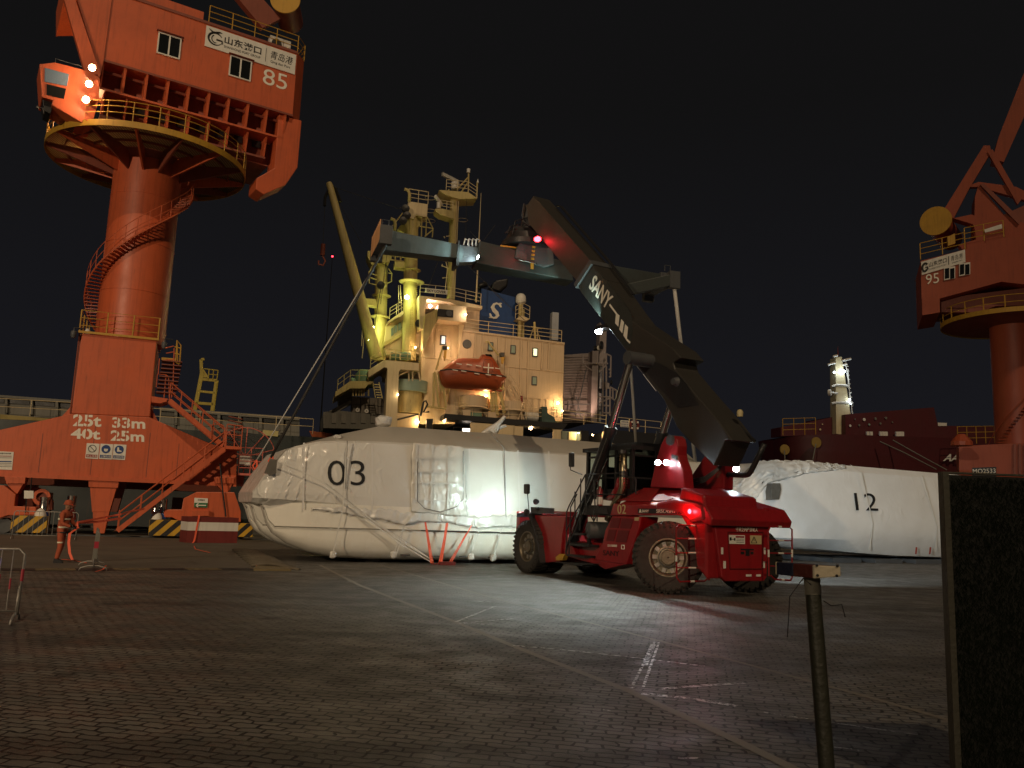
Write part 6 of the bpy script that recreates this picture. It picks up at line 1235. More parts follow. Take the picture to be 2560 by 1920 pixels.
# hull: main deck part and raised poop
kpr(((-120, 1040), (700, 1088), (1010, 1104), (1010, 1330), (-120, 1330)), src, 0, 20, 'hull', HULL)
kpr(((0, 908), (550, 955), (550, 968), (0, 945)), zb, -.05, .3, 'gunwale', paint('gunwale_yellow', (.32, .25, .07), .6, var=.5, rust=.7))
q = kp(((1620, 1480), (2110, 1518), (2085, 1659), (1625, 1640)), zf, 0); m_ = MB(K); m_.prism([q[0], q[1], (q[1][0] - .3, 6), (q[1][0] - 2.5, -2.6), (q[0][0], -2.6)], 0, 20); m_.build('hull', paint('hull_black', (.014, .015, .019), .45, var=.3, streak=.3), sh)
kpr(((1010, 1200), (1525, 1205), (1525, 1400), (1010, 1400)), src, .02, 20, 'hull', HULL)
# poop deck edge and the cream arcade beneath it
kpr(((80, 925), (2212, 1100), (2140, 1190), (60, 1015)), zr, -.1, 19, 'deck_edge', BLK)
kpr(((1010, 1095), (1525, 1130), (1525, 1260), (1010, 1260)), src, 2.6, 3, 'deck_wall', CREAM)
for pts in (((530, 1080), (1290, 1130), (1280, 1420), (520, 1420)), ((1270, 1140), (1440, 1150), (1430, 1420), (1260, 1420)), ((1955, 1200), (2125, 1205), (2090, 1230), (2085, 1450), (1950, 1440))): kpr(pts, zr, .0, .15, 'arch_pillar', CREAM)
kpr(((1085, 1090), (1140, 1090), (1140, 1105), (1120, 1110), (1115, 1150), (1070, 1150)), lambda x, y: (1000 + (x - 1000) * .5, y), -.02, .2, 'arch_pillar', BLK)
kpr(((1700, 1290), (1820, 1290), (1800, 1490), (1700, 1490)), zq, -.05, .3, 'frame_pillar', BLK)
kpr(((1120, 1490), (1320, 1500), (1320, 1659), (1120, 1659)), zf, 2.2, 2.5, 'deck_door', DKST); kpr(((1195, 1500), (1270, 1505), (1265, 1600), (1195, 1600)), zf, 2.1, 2.2, 'deck_wall', CREAM); kpr(((1320, 1485), (1390, 1490), (1390, 1659), (1320, 1659)), zf, -.03, .4, 'frame_pillar', BLK); kpr(((1540, 1495), (1630, 1500), (1620, 1659), (1520, 1659)), zf, -.03, .4, 'frame_pillar', CREAM)
kpr(((395, 1180), (518, 1185), (515, 1245), (390, 1240)), zr, 2.5, 2.6, 'lit_port', glow('lit_port', (1, .85, .7), 4.)); ktube([((235, 1240), (240, 1160), (375, 1165), (385, 1240))], zr, 2.5, .05, 'door_frame', BLK)
# hatch coamings forward, ribbed grey
a = kp(((-200, 752), (550, 808), (550, 938), (-200, 905)), zb, 3.0); kpr(((-200, 752), (550, 808), (550, 945), (-200, 905)), zb, 3.0, 16, 'hatch_coaming', GRYS); kpr(((1225, 862), (2300, 940), (2300, 1100), (1225, 1010)), zb, 3.0, 16, 'hatch_coaming', GRYS)
kpr(((-200, 745), (550, 800), (550, 820), (-200, 762)), zb, 2.5, 16, 'coaming_cap', GRYS); kpr(((1225, 855), (2300, 930), (2300, 955), (1225, 880)), zb, 2.5, 16, 'coaming_cap', GRYS)
for x in (-150, 45, 240, 435, 1350, 1510, 1680, 1840, 2000, 2165): 
    y = 770 + (x * .073 if x < 600 else (x * .073 - 3)); kpr(((x - 10, y + 5), (x + 12, y + 5), (x + 10, y + 125), (x - 12, y + 125)), zb, 2.55, 3.0, 'coaming_rib', GRYS)
for x0_, x1_ in ((-140, 30), (60, 225), (255, 420), (450, 550), (1370, 1495), (1530, 1665), (1700, 1825), (1860, 1985), (2020, 2150)):
    y = 790 + x0_ * .073; kpr(((x0_, y), (x1_, y + 12), (x1_, y + 40), (x0_, y + 28)), zb, 2.9, 3.0, 'coaming_painted_shade', BLK)  # black strips under the cap paint in its shade
kpr(((1680, 90), (2150, 160), (2150, 300), (1760, 300)), lambda x, y: (560 + x * .1266, 1068 + y * .1), 2.8, 2.98, 'rusty_tank', paint('rusty_orange', (.30, .07, .02), .8, var=.5, rust=.7))
kpr(((765, 275), (1075, 300), (1065, 405), (765, 380)), lambda x, y: (560 + x * .1266, 1040 + y * .1266), -.3, .5, 'deck_box', paint('box_yellow', (.55, .48, .20), .6))
def krail(pts, z_, v, h, nm='deck_rail', mat=None, step=2.0, n=3, dv=0):
    m_ = MB(K); P_ = [K.pv(*z_(x, y), v) for x, y in pts]; rail(m_, [tuple(p) for p in P_], h, n, step, .03, .035); m_.build(nm, mat or CREAM, sh)
krail(((-100, 905), (550, 940), (1225, 985), (2400, 1060)), zb, .2, 1.35, n=2, step=3.4)
# cargo: grey crates and the sloping ramp
kpr(((-80, 1175), (200, 1150), (990, 1240), (990, 1480), (-80, 1450)), zq, 2, 12, 'deck_house_low', GRYS)
for x in range(60, 980, 170): kpr(((x, 1190), (x + 80, 1196), (x + 80, 1370), (x, 1365)), zq, 1.93, 2.0, 'wall_panel', DKST if 0 else paint('grey_panel', (.21, .20, .17), .6, streak=.5) if 'grey_panel' not in MATS else MATS['grey_panel'])
kpr(((-20, 1180), (400, 960), (410, 1030), (200, 1150), (100, 1190)), zq, 2, 3, 'ramp_beam', GRYS)
CRT = paint('crate_grey', (.20, .18, .15), .7, var=.5, streak=.5, rust=.5, scale=1.2)
for i in range(4):
    for j in range(2):
        x = 412 + i * 152; y = 905 + j * 140 + i * 12; kpr(((x, y), (x + 144, y + 8), (x + 144, y + 142), (x, y + 134)), zq, 2.2, 4.2, 'stowage_crate', CRT, bev=.03)
for x, y in ((510, 1140), (665, 1158)): c_ = K.pv(*zq(x, y), 2.1); m_ = MB(K); m_.lathe([(.06, 0), (.2, 0), (.2, .06), (.06, .06)], c_, (0, -1, 0), 18); m_.build('crate_ring', WHITE, sh)
# lit round working platform forward
kpr(((120, 910), (130, 820), (385, 640), (385, 765)), zq, .5, 6, 'platform', CREAM2); YL2 = CREAM2
kpr(((385, 640), (690, 640), (760, 650), (750, 690), (690, 700), (640, 765), (385, 765)), zq, .48, 6, 'platform', YL2); kpr(((190, 900), (420, 780), (420, 1000), (190, 1060)), zq, 3, 6, 'platform_wall', GRYS)
ktube([((x, 790), (x, 900)) for x in (430, 480, 530, 580, 620, 700)], zq, 1.0, .07, 'pipe', CREAM2)
ktube([((770, 650), (820, 930)), ((880, 660), (940, 940))] + [((785 + i * 12, 700 + i * 45), (890 + i * 10, 705 + i * 45)) for i in range(6)], zq, .4, .05, 'ladder', CREAM2)
krail(((160, 800), (380, 635), (690, 635)), zq, .5, 1.0, mat=CREAM2, step=.8, n=2)
c_ = K.pv(*zq(630, 560), 2); m_ = MB(K); m_.lathe([(.9, -1), (.9, .1), (.5, .6), (.01, .65)], c_, (0, 0, 1), 16); m_.tube([c_ + V((-1.2, 0, -.6)), c_ + V((-.6, 0, -.6))], .4, 10); m_.build('deck_winch', GRN, sh, smooth=40)
# kingpost table with column
kpr(((695, 580), (695, 450), (970, 275), (970, 405)), zq, 0, 5.4, 'crane_table', CREAM, bev=.03); kpr(((970, 275), (1575, 330), (1570, 460), (1260, 435), (1225, 470), (1225, 520), (1035, 520), (1030, 430), (1010, 405), (970, 405)), zq, -.03, 5.5, 'crane_table', CREAM)
kpr(((1030, 450), (1225, 450), (1190, 1500), (985, 1500)), zq, -.02, 2.0, 'crane_table_leg', CREAM)
krail(((730, 420), (960, 275), (1575, 325)), zq, .0, 1.05, mat=CREAM2, step=1.3)
c0_ = K.pv(*zq(1440, 640), 2.0); c1_ = K.pv(*zq(1390, 1200), 2.0); cb_ = K.pv(*zq(1440, 830), 2.0)
m_ = MB(K); m_.lathe([(.01, cb_.z), (1.55, cb_.z), (1.6, cb_.z + .1), (1.6, c0_.z), (.01, c0_.z)], (c0_.x, 2.3, 0), (0, 0, 1), 28); m_.build('drum_collar', SCRN, sh, smooth=30)
m_ = MB(K); m_.lathe([(.01, c1_.z), (1.25, c1_.z), (1.25, cb_.z), (.01, cb_.z)], (c1_.x + .1, 2.3, 0), (0, 0, 1), 28); m_.build('pedestal', CREAM2, sh, smooth=30)
kpr(((1200, 1190), (1560, 1215), (1560, 1500), (1180, 1500)), zq, 1.2, 4, 'pedestal_base', CREAM)
for i in range(3): a = K.pv(*zq(1150 + i * 110, 210), 1.2); m_ = MB(K); m_.tube([(a.x - .35, 1.2, a.z), (a.x + .3, 1.2, a.z)], .38, 12); m_.build('winch_drum', GRN, sh, smooth=30)
ktube([((1070, 270), (1080, 180), (1140, 150), (1250, 160)), ((1240, 150), (1250, 280))], zq, .8, .06, 'winch_frame', CREAM)
ktube([((1230, 540), (1420, 455)), ((1400, 500), (1395, 640)), ((1465, 480), (1460, 640)), ((1565, 480), (1590, 640))], zq, .5, .07, 'brace', CREAM)
# kingposts
def post(a, b, z0_, z1_, v, r, nm='kingpost', mat=CREAM2, r1=None):
    m_ = MB(K); A_, B_ = K.pv(*z0_(*a), v), K.pv(*z1_(*b), v); m_.tube([A_, B_], r, 20, r1 or r); return m_.build(nm, mat, sh, smooth=30)
post((1150, 600), (1022, 930), zd, ze, 3, .68); post((800, 1180), (690, 930), zd, ze, 5, .62)
q = kp(((1110, 475), (1335, 510), (1325, 655), (1265, 650), (1200, 632), (1170, 678), (1110, 665)), zd, 2.2); m_ = MB(K); m_.prism(q, 2.2, 3.9); m_.build('kingpost_head', CREAM, sh); kpr(((1100, 680), (1300, 650), (1240, 760), (1130, 820)), zd, 2.6, 3.6, 'kingpost_head', CREAM2)
kpr(((985, 800), (1010, 760), (1100, 700), (1130, 820), (1050, 830)), zd, 2.8, 3.6, 'kingpost_head', CREAM2)
krail(((1110, 475), (1335, 510)), zd, 2.2, 1.3, step=1.0, n=3); krail(((1335, 510), (1110, 475)), zd, 4.2, 1.3, step=1.0, n=3)
ktube([((1065, 335), (1110, 350), (1125, 400), (1120, 480)), ((905, 675), (945, 690), (960, 740), (955, 810))], zd, 2.2, .16, 'vent_pipe', CREAM2, 10)
ktube([((1130, 680), (1130, 830)), ((1265, 650), (1260, 880)), ((1320, 650), (1310, 880)), ((1325, 655), (1395, 790), (1385, 890)), ((1230, 760), (1395, 790)), ((1300, 880), (1395, 800)), ((905, 790), (1045, 610)), ((920, 800), (925, 760))], zd, 2.3, .06, 'post_frame', CREAM2)
m_ = MB(K)
for (x, y) in ((1370, 425), (1370, 575), (1365, 690), (1740, 680)): c_ = K.pv(*zd(x, y), 3); m_.tube([(c_.x + .55 * math.cos(t), 3 + .3 + .55 * math.sin(t), c_.z) for t in [6.28319 * k / 14 for k in range(15)]], .02, 4)
m_.build('ladder_hoop', CREAM, sh)
kpr(((640, 1050), (860, 1010), (900, 1040), (895, 1170), (740, 1190), (690, 1210), (640, 1110)), zd, 4, 6, 'kingpost_head', CREAM2); kpr(((650, 1180), (760, 1190), (730, 1440), (655, 1430)), zd, 4.6, 5.2, 'kingpost_ladder_box', CREAM2) if 0 else None
ktube([((655, 1280), (660, 1420), (740, 1440)), ((660, 1300), (750, 1330)), ((880, 1250), (920, 1310), (915, 1400), (870, 1420)), ((690, 1230), (660, 1300)), ((660, 1350), (745, 1380)), ((880, 1300), (918, 1310))], zd, 4, .06, 'post_frame', CREAM2)
kpr(((905, 1040), (1090, 1070), (1085, 1245), (960, 1230), (955, 1165), (900, 1150)), zd, 4, 4.1, 'cross_frame', CREAM2) if 0 else ktube([((910, 1040), (905, 1155)), ((960, 1050), (958, 1165)), ((1020, 1060), (1020, 1170)), ((905, 1100), (1085, 1125)), ((905, 1045), (1085, 1075)), ((905, 1150), (1085, 1175))], zd, 3, .07, 'cross_frame', CREAM2)
kpr(((955, 1165), (1090, 1175), (1090, 1245), (955, 1228)), zd, 2.8, 4, 'cross_beam', CREAM2); kpr(((500, 210), (650, 220), (650, 300), (545, 285), (500, 240)), ze, 3.5, 4.5, 'bracket', CREAM2)
for (x, y, z_, w_) in ((1148, 1410, zd, 1.25), (1155, 1275, zd, .85), (800, 1570, zd, .95), (690, 430, ze, .95)):
    c_ = K.pv(*z_(x, y), 3 if x > 1000 else 5); m_ = MB(K); m_.lathe([(.6, -.12), (w_, 0), (w_, .06), (.6, .06)], c_, (0, 0, 1), 20); m_.build('post_collar', CREAM2, sh)
lad = MB(K)
for k in range(26): a, b = K.pv(*ze(1030, 800 - k * 20), 2.1), K.pv(*ze(1072, 803 - k * 20), 2.1); lad.tube([a, b], .03, 4)
lad.tube([K.pv(*ze(1028, 830), 2.1), K.pv(*ze(1040, 280), 2.1)], .03, 4); lad.tube([K.pv(*ze(1068, 830), 2.1), K.pv(*ze(1085, 280), 2.1)], .03, 4); lad.tube([K.pv(*ze(980, 740), 1.8), K.pv(*ze(1000, 400), 1.8)], .03, 4)
for k in range(22): a, b = K.pv(*zd(1180, 1600 - k * 24), 2.1), K.pv(*zd(1215, 1602 - k * 24), 2.1); lad.tube([a, b], .02, 4)
lad.build('ladder', CREAM2, sh)
# derrick boom with its hook
A_, B_ = K.pv(*zd(195, 260), 1), K.pv(*ze(645, 900), 1); m_ = MB(K); L_ = [A_.lerp(B_, t) for t in (0, .02, .2, .5, .8, 1)]; m_.tube(L_, [.25, .33, .38, .50, .56, .60], 16); m_.build('derrick_boom', CREAM2, sh, smooth=30)
ktube([((215, 290), (270, 330), (330, 480), (290, 500)), ((200, 330), (150, 430), (145, 530))], zd, 1, .16, 'boom_tackle', BLK, 6)
ktube([((150, 500), (125, 1000)), ((220, 300), (1000, 560)), ((300, 470), (570, 960)), ((1000, 560), (1080, 520)), ((870, 1040), (790, 1659)), ((700, 1140), (880, 1230)), ((1460, 1150), (1340, 1470)), ((1780, 450), (1770, 900)), ((1800, 1220), (2212, 1620)), ((2110, 750), (1980, 925)), ((1820, 820), (1920, 930))], zd, 1, .025, 'rigging_wire', ROPE)
ktube([((905, 60), (905, 480)), ((925, 60), (945, 540)), ((490, 530), (480, 760)), ((515, 590), (485, 900))], ze, 1, .035, 'rigging_wire', CREAM)
ktube([((715, 30), (660, 320), (610, 700))], ze, 1, .04, 'rigging_wire', ROPE)
for (x, y, z_) in ((1080, 560, zd), (1050, 700, zd), (1095, 640, zd), (700, 60, ze), (1140, 500, ze)): m_ = MB(K); c_ = K.pv(*z_(x, y), 1.3); m_.lathe([(.01, -.2), (.38, -.15), (.38, .15), (.01, .2)], c_, (0, 1, 0), 12); m_.build('pulley_block', BLK, sh)
c_ = K.pv(*zd(115, 1170), 1); m_ = MB(K); m_.tube([c_ + V((0, 0, 1.7)), c_ + V((0, 0, .6))], .22, 10); m_.tube([c_ + V((0, 0, .6)), c_ + V((.3, 0, .1)), c_ + V((.15, 0, -.35)), c_ + V((-.3, 0, -.3)), c_ + V((-.3, 0, .05))], .09, 8); m_.build('hook', paint('hook_red', (.16, .03, .015), .6), sh, smooth=40)
# superstructure ------------------------------------------------------
HW_ = paint('house_cream', (.54, .42, .275), .55, var=.18, streak=.25, rust=.18, scale=.35, bump=.01, bscale=1.5)
hs_ = kp(((150, 505), (1148, 630), (1128, 1395), (-40, 1330), (100, 760)), zf, 1.5); m_ = MB(K); m_.prism(hs_, 1.5, 17); m_.build('house', HW_, sh)
m_ = MB(K); r_ = kp(((145, 490), (1150, 618), (1150, 635), (145, 508)), zf, 1.4); m_.prism(r_, 1.35, 17); m_.build('house_deck_edge', HW_, sh)
for x in (270, 345, 500, 575, 722, 795, 935, 1000):
    y0 = 505 + (x - 150) * .125; y1 = y0 + (280 if x > 900 else 360 if x < 400 else 600); m_ = MB(K); a, b = K.pv(*zf(x, y0 + 10), 1.38), K.pv(*zf(x - 12, y1), 1.38); m_.bar(a, b, .16, .14, (0, 1, 0)); m_.build('wall_stiffener', HW_, sh)
m_ = MB(K); a, b = K.pv(*zf(560, 850), 1.45), K.pv(*zf(1140, 912), 1.45); m_.bar(a, b, .08, .1); a, b = K.pv(*zf(700, 1155), 1.45), K.pv(*zf(1060, 1185), 1.45); m_.bar(a, b, .07, .08)
for x in (845, 915, 975, 1050): a, b = K.pv(*zf(x, 1175), 1.45), K.pv(*zf(x - 3, 1330), 1.45); m_.bar(a, b, .12, .1, (0, 1, 0))
m_.build('wall_stiffener', HW_, sh)
for (x, y, lit) in ((420, 658, 0), (643, 686, 0), (860, 714, 1), (853, 995, 0)):
    c_ = K.pv(*zf(x, y), 1.4); m_ = MB(K); m_.box((c_.x - .28, 1.36, c_.z - .46), (c_.x + .28, 1.5, c_.z + .46)); wn = m_.build('porthole', DKST, sh, bevel=.05); m_ = MB(K); m_.box((c_.x - .18, 1.33, c_.z - .34), (c_.x + .18, 1.37, c_.z + .34)); m_.build('pane', glow('lit_window', (.9, 1, .6), 1.2) if lit else SCRN, wn)
c_ = K.pv(*zf(190, 630), 1.4); m_ = MB(K); m_.lathe([(.01, 0), (.42, 0), (.46, -.1), (.01, -.1)], c_, (0, -1, 0), 18); m_.build('porthole', DKST, sh)
# forward shadowed wall, wing and wheelhouse
kpr(((1180, 560), (1330, 480), (1650, 500), (1600, 900), (1560, 1659), (1150, 1659)), ze, 2.2, 12, 'house_front', CREAM)
for x in (1330, 1420, 1510): kpr(((x, 560), (x + 12, 560), (x + 5, 880), (x - 7, 880)), ze, 2.1, 2.2, 'wall_stiffener', CREAM)
kpr(((1180, 880), (1590, 920), (1590, 930), (1180, 890)), ze, 2.08, 2.2, 'wall_stiffener', CREAM)
c_ = K.pv(*ze(1418, 695), 2.1); m_ = MB(K); m_.box((c_.x - .3, 2.0, c_.z - .5), (c_.x + .3, 2.2, c_.z + .5)); wn = m_.build('porthole', DKST, sh, bevel=.05); m_ = MB(K); m_.box((c_.x - .16, 1.95, c_.z - .36), (c_.x + .16, 2.01, c_.z + .36)); m_.build('pane', glow('cold_window', (.8, .9, 1), .7), wn)
kpr(((1185, 790), (1190, 560), (1210, 400), (1350, 330), (1360, 450), (1270, 620), (1190, 800)), ze, .4, 1.8, 'wing_bracket', CREAM2)
kpr(((1360, 280), (1690, 300), (1685, 490), (1355, 450)), ze, .2, 3.2, 'bridge_wing', CREAM, bev=.04)
kpr(((1357, 330), (1538, 348), (1535, 432), (1355, 418)), ze, .12, .2, 'wing_opening', BLK); c_ = K.pv(*ze(1485, 385), .1); m_ = MB(K); m_.lathe([(.01, 0), (.3, 0), (.3, .1), (.01, .1)], c_, (0, -1, 0), 14); m_.build('wing_instrument', DKST, sh)
kpr(((1600, 500), (1670, 485), (1640, 620), (1600, 870)), ze, 1.4, 1.9, 'wing_bracket', CREAM)
ktube([((1370, 580), (1640, 500)), ((1350, 520), (1560, 475))], ze, 1.9, .08, 'wing_brace', CREAM)
kpr(((1140, 180), (1200, 185), (1500, 220), (1870, 300), (1868, 330), (1560, 285), (1480, 250), (1230, 222), (1215, 320), (1190, 560), (1150, 560)), ze, .8, 14, 'monkey_deck', CREAM)
kpr(((1550, 280), (1840, 320), (1830, 590), (1660, 590), (1690, 300)), ze, 2, 14, 'wheelhouse', HW_); kpr(((1210, 225), (1480, 245), (1480, 330), (1210, 330)), ze, 2.6, 8, 'wheelhouse', HW_)
kpr(((740, 720), (770, 500), (960, 380), (1160, 300), (1190, 850), (760, 860)), ze, 3.6, 12, 'wheelhouse_front', CREAM); kpr(((770, 510), (780, 480), (960, 350), (965, 385)), ze, 2.6, 12, 'visor', CREAM); kpr(((735, 760), (740, 715), (960, 610), (960, 640)), ze, 3.3, 12, 'front_ledge', CREAM2)
for (x, y) in ((833, 590), (872, 558), (915, 525), (950, 498)): kpr(((x - 14, y - 30), (x + 16, y - 48), (x + 16, y + 42), (x - 14, y + 60)), ze, 3.5, 3.6, 'bridge_window', paint('bridge_glass', (.20, .24, .26), .15, var=.4, streak=0) if 'bridge_glass' not in MATS else MATS['bridge_glass'])
krail(((800, 450), (960, 350)), ze, 3.3, 1.1, step=.9)
krail(((1150, 180), (1500, 215), (1850, 290)), ze, 1.0, 1.15, step=1.8); krail(((150, 500), (1120, 615)), zf, 1.6, 1.2, step=2.4); krail(((1120, 615), (1070, 610)), zf, 4, 1.2)
krail(((60, 1330), (1120, 1400), (1560, 1455)), zf, .3, 1.15, step=1.9)
q = kp(((1305, 1475), (1562, 1500), (1558, 1550), (1302, 1525)), zd, .9); m_ = MB(K); m_.prism(q, .85, .95); nb_ = m_.build('name_board', WHITE, sh); o = pxtext('SKY LOVER', K, .84, zd(1325, 1518), zd(1543, 1540), zd(1325, 1488), LETK, sh, bold=.02)
# mast with radars
post((1640, 400), (1505, 230), zd, ze, 3, .42, 'mast', CREAM2); 
ktube([((1690, 430), (1640, 1600)), ((1670, 430), (1625, 1600)), ((1650, 1100), (1600, 1600))], zd, 2.6, .05, 'mast_conduit', CREAM)
ktube([((1540, 1160), (1560, 1250), (1535, 1500)), ((1490, 1215), (1600, 1260)), ((1500, 1360), (1590, 1350)), ((1500, 1230), (1500, 1200)), ((1545, 880), (1620, 870)), ((1520, 880), (1530, 900))], zd, 2.8, .05, 'signal_bracket', CREAM)
kpr(((1465, 350), (1480, 345), (1800, 370), (1905, 440), (1700, 450), (1540, 400)), zd, 2.0, 4.2, 'radar_platform', CREAM2); krail(((1545, 345), (1800, 372), (1900, 440)), zd, 2.0, 1.1, step=1.0)
ktube([((1680, 330), (1800, 200), (1805, 250), (1700, 400)), ((1805, 130), (1800, 380)), ((1905, 250), (1895, 440)), ((1540, 400), (1580, 340))], zd, 2.2, .08, 'aerial_post', CREAM2)
c_ = K.pv(*zd(1803, 125), 2.2); m_ = MB(K); m_.lathe([(.01, -.2), (.18, -.2), (.18, .2), (.01, .22)], c_, (0, 0, 1), 12); m_.lathe([(.12, -.15), (.01, .25)], K.pv(*zd(1910, 245), 2.2), (0, 0, 1), 10); m_.build('aerial_cap', WHITE, sh)
m_ = MB(K); m_.bar(K.pv(*zd(1500, 160), 2), K.pv(*zd(1680, 250), 3.0), .22, .32); m_.tube([K.pv(*zd(1650, 260), 2.6), K.pv(*zd(1650, 340), 2.6)], .42, 12); m_.build('radar_scanner', WHITE, sh)
m_ = MB(K); m_.bar(K.pv(*zd(1420, 415), 2), K.pv(*zd(1500, 520), 3.0), .2, .3); m_.tube([K.pv(*zd(1460, 490), 2.6), K.pv(*zd(1460, 560), 2.6)], .22, 12); m_.build('radar_scanner', WHITE, sh)
kpr(((1420, 562), (1500, 560), (1640, 590), (1640, 680), (1480, 630), (1425, 590)), zd, 2.2, 3.6, 'radar_bracket', CREAM2); krail(((1480, 560), (1620, 585)), zd, 2.2, .9, step=.8)
post((1948, 380), (1890, 1640), zd, zd, 2, .02, 'whip_aerial', CREAM, .09)
# funnel with its letter
q = kp(((330, 82), (662, 168), (672, 568), (300, 540)), zf, 5); m_ = MB(K); m_.prism(q, 5, 10); m_.build('funnel', BLUE, sh, bevel=.05)
kpr(((430, 85), (440, 30), (480, 0), (600, -20), (590, 60), (540, 90), (520, 115)), zf, 6, 9, 'exhaust_hood', BLK, bev=.2); ktube([((300, 90), (310, 60), (380, 40)), ((500, 110), (510, 70), (560, 60))], zf, 6.5, .3, 'exhaust_pipe', BLK, 10)
def sp_(x, y): return K.pv(*zf(x, y), 4.95)
m_ = MB(K); S_ = [(515, 262), (505, 242), (482, 230), (455, 240), (440, 268), (455, 300), (480, 325), (490, 350), (475, 370), (450, 375), (428, 362), (425, 340)]
Pm = [sp_(x, y) for x, y in S_]; m_.tube(Pm, [.06, .08, .10, .13, .20, .22, .22, .19, .13, .10, .08, .06], 8)
m_.bar(sp_(512, 225), sp_(525, 270), .05, .16, (1, 0, 0)); m_.bar(sp_(500, 232), sp_(532, 232), .05, .12); m_.bar(sp_(415, 328), sp_(422, 375), .05, .16, (1, 0, 0)); m_.bar(sp_(405, 370), sp_(440, 372), .05, .12)
m_.v = [K.w(*(lambda q_: (q_.x, 4.95 + (q_.y - 4.95) * .12, q_.z))(K.loc(p))) for p in m_.v]; m_.build('funnel_letter', WHITE, sh, smooth=40)
ktube([((400, 60), (480, 150), (760, 400))], zf, .5, .03, 'rigging_wire', ROPE)
c_ = K.pv(*zf(718, 215), 4); m_ = MB(K); m_.lathe([(.2, -.3), (.50, -.08), (.54, .0), (.54, .35), (.48, .62), (.32, .80), (.12, .88), (.01, .88)], c_, (0, 0, 1), 24); m_.build('satellite_dome', WHITE, sh, smooth=40)
post((718, 235), (705, 570), zf, zf, 4, .22, 'dome_post', CREAM2); post((745, 290), (740, 570), zf, zf, 4.3, .12, 'dome_post', CREAM2); kpr(((670, 385), (730, 350), (808, 385), (760, 405)), zf, 3.4, 4.6, 'dome_platform', CREAM); krail(((665, 380), (735, 350), (805, 385)), zf, 3.4, 1.3, step=.8)
kpr(((250, 415), (308, 420), (305, 505), (250, 500)), zf, 2, 2.8, 'locker', HW_); c_ = K.pv(*zf(862, 590), 2); m_ = MB(K); m_.tube([c_, c_ + V((-.15, 0, 1.8))], .12, 8); m_.tube([c_ + V((-.6, 0, 0)), c_ + V((-.1, 0, 1.6)), c_ + V((.5, 0, 0))], .06, 6); m_.tube([c_ + V((-.5, 0, 1.3)), c_ + V((.6, 0, 1.2))], .06, 6); m_.build('compass_stand', CREAM2, sh)
c_ = K.pv(*zf(1045, 600), 3); m_ = MB(K); m_.box((c_.x - .35, 2.6, c_.z), (c_.x + .35, 3.4, c_.z + 2.9)); m_.build('vent_trunk', paint('pale_blue_grey', (.35, .38, .42), .5), sh, bevel=.04)
# deck gear on the poop
for (x, y0, y1, r_) in ((600, 625, 830, 1.38), (1265, 720, 880, 1.25)):
    a, b = K.pv(*zr(x, y0), .9), K.pv(*zr(x, y1), .9); m_ = MB(K); m_.lathe([(.01, b.z - .2), (r_ * .72, b.z - .2), (r_ * .72, b.z), (r_ + .1, b.z), (r_, b.z + .15), (r_, a.z), (.01, a.z)], (a.x, 1.4, 0), (0, 0, 1), 30); m_.lathe([(.01, b.z - .9), (r_ * .66, b.z - .9), (r_ * .66, b.z - .15), (.01, b.z - .15)], (a.x, 1.4, 0), (0, 0, 1), 24); m_.build('ventilator', HW_, sh, smooth=30)
for pts in (((385, 860), (530, 865), (525, 975), (400, 960)), ((830, 900), (960, 905), (980, 1005), (830, 995))): kpr(pts, zr, .1, .4, 'deck_locker', HW_)
kpr(((530, 905), (720, 915), (720, 985), (525, 975)), zr, .3, 1, 'deck_winch', GRN); kpr(((1765, 805), (1850, 810), (1860, 920), (1980, 990), (2005, 1100), (1760, 1075)), zr, .1, 1.2, 'canvas_cover', paint('canvas_green', (.05, .09, .08), .8, var=.5))
a, b = K.pv(*zr(1470, 965), .9), K.pv(*zr(1680, 985), .9); m_ = MB(K)
for k in range(9): p = a.lerp(b, k / 8); m_.lathe([(.38, -.07), (.44, 0), (.38, .07), (.1, .07), (.1, -.07)], p, (1, 0, 0), 16)
m_.build('life_raft_canister', WHITE, sh, smooth=40)
ktube([((1410, 620), (1415, 700), (1395, 780), (1395, 900))], zr, .5, .12, 'hose_post', RED2, 8); ktube([((1355, 1030), (1400, 880), (1450, 1030)), ((1405, 780), (1410, 1030))], zr, .4, .08, 'fairlead_stand', HW_)
ktube([((1190, 440), (1330, 740)), ((1270, 450), (1420, 720))] + [((1180 + i * 24, 500 + i * 38), (1240 + i * 24, 520 + i * 38)) for i in range(7)], zr, 1.0, .07, 'ladder', HW_)
ktube([((1100, 250), (1220, 250), (1600, 880)), ((1090, 120), (1180, 130), (1175, 260)), ((1540, 700), (1600, 800))], zr, 1.0, .03, 'stair_rail', HW_)
ktube([((1925, 810), (1925, 1000)), ((2020, 815), (2020, 1000)), ((1925, 850), (2020, 855)), ((1925, 900), (2020, 905)), ((1925, 810), (2020, 815))], zr, .6, .05, 'ladder', HW_)
ktube([((250, 540), (300, 700), (370, 930)), ((150, 500), (140, 700)), ((60, 560), (100, 820))], zr, 1.0, .03, 'rigging_wire', CREAM2)
ktube([((1870, 440), (1990, 50), (2030, 80)), ((1850, 480), (1870, 700), (1920, 1090)), ((1920, 620), (1960, 820)), ((1990, 700), (2040, 1100)), ((1830, 500), (1820, 1100)), ((1700, 1080), (2040, 1120)), ((1900, 500), (1920, 640), (1990, 800))], zq, .5, .11, 'davit', CREAM2, 6)
ktube([((880, 540), (900, 920)), ((960, 540), (990, 960)), ((1040, 560), (1110, 920)), ((930, 560), (920, 900)), ((1060, 380), (1080, 520))], zr, .6, .16, 'davit', CREAM2, 6)
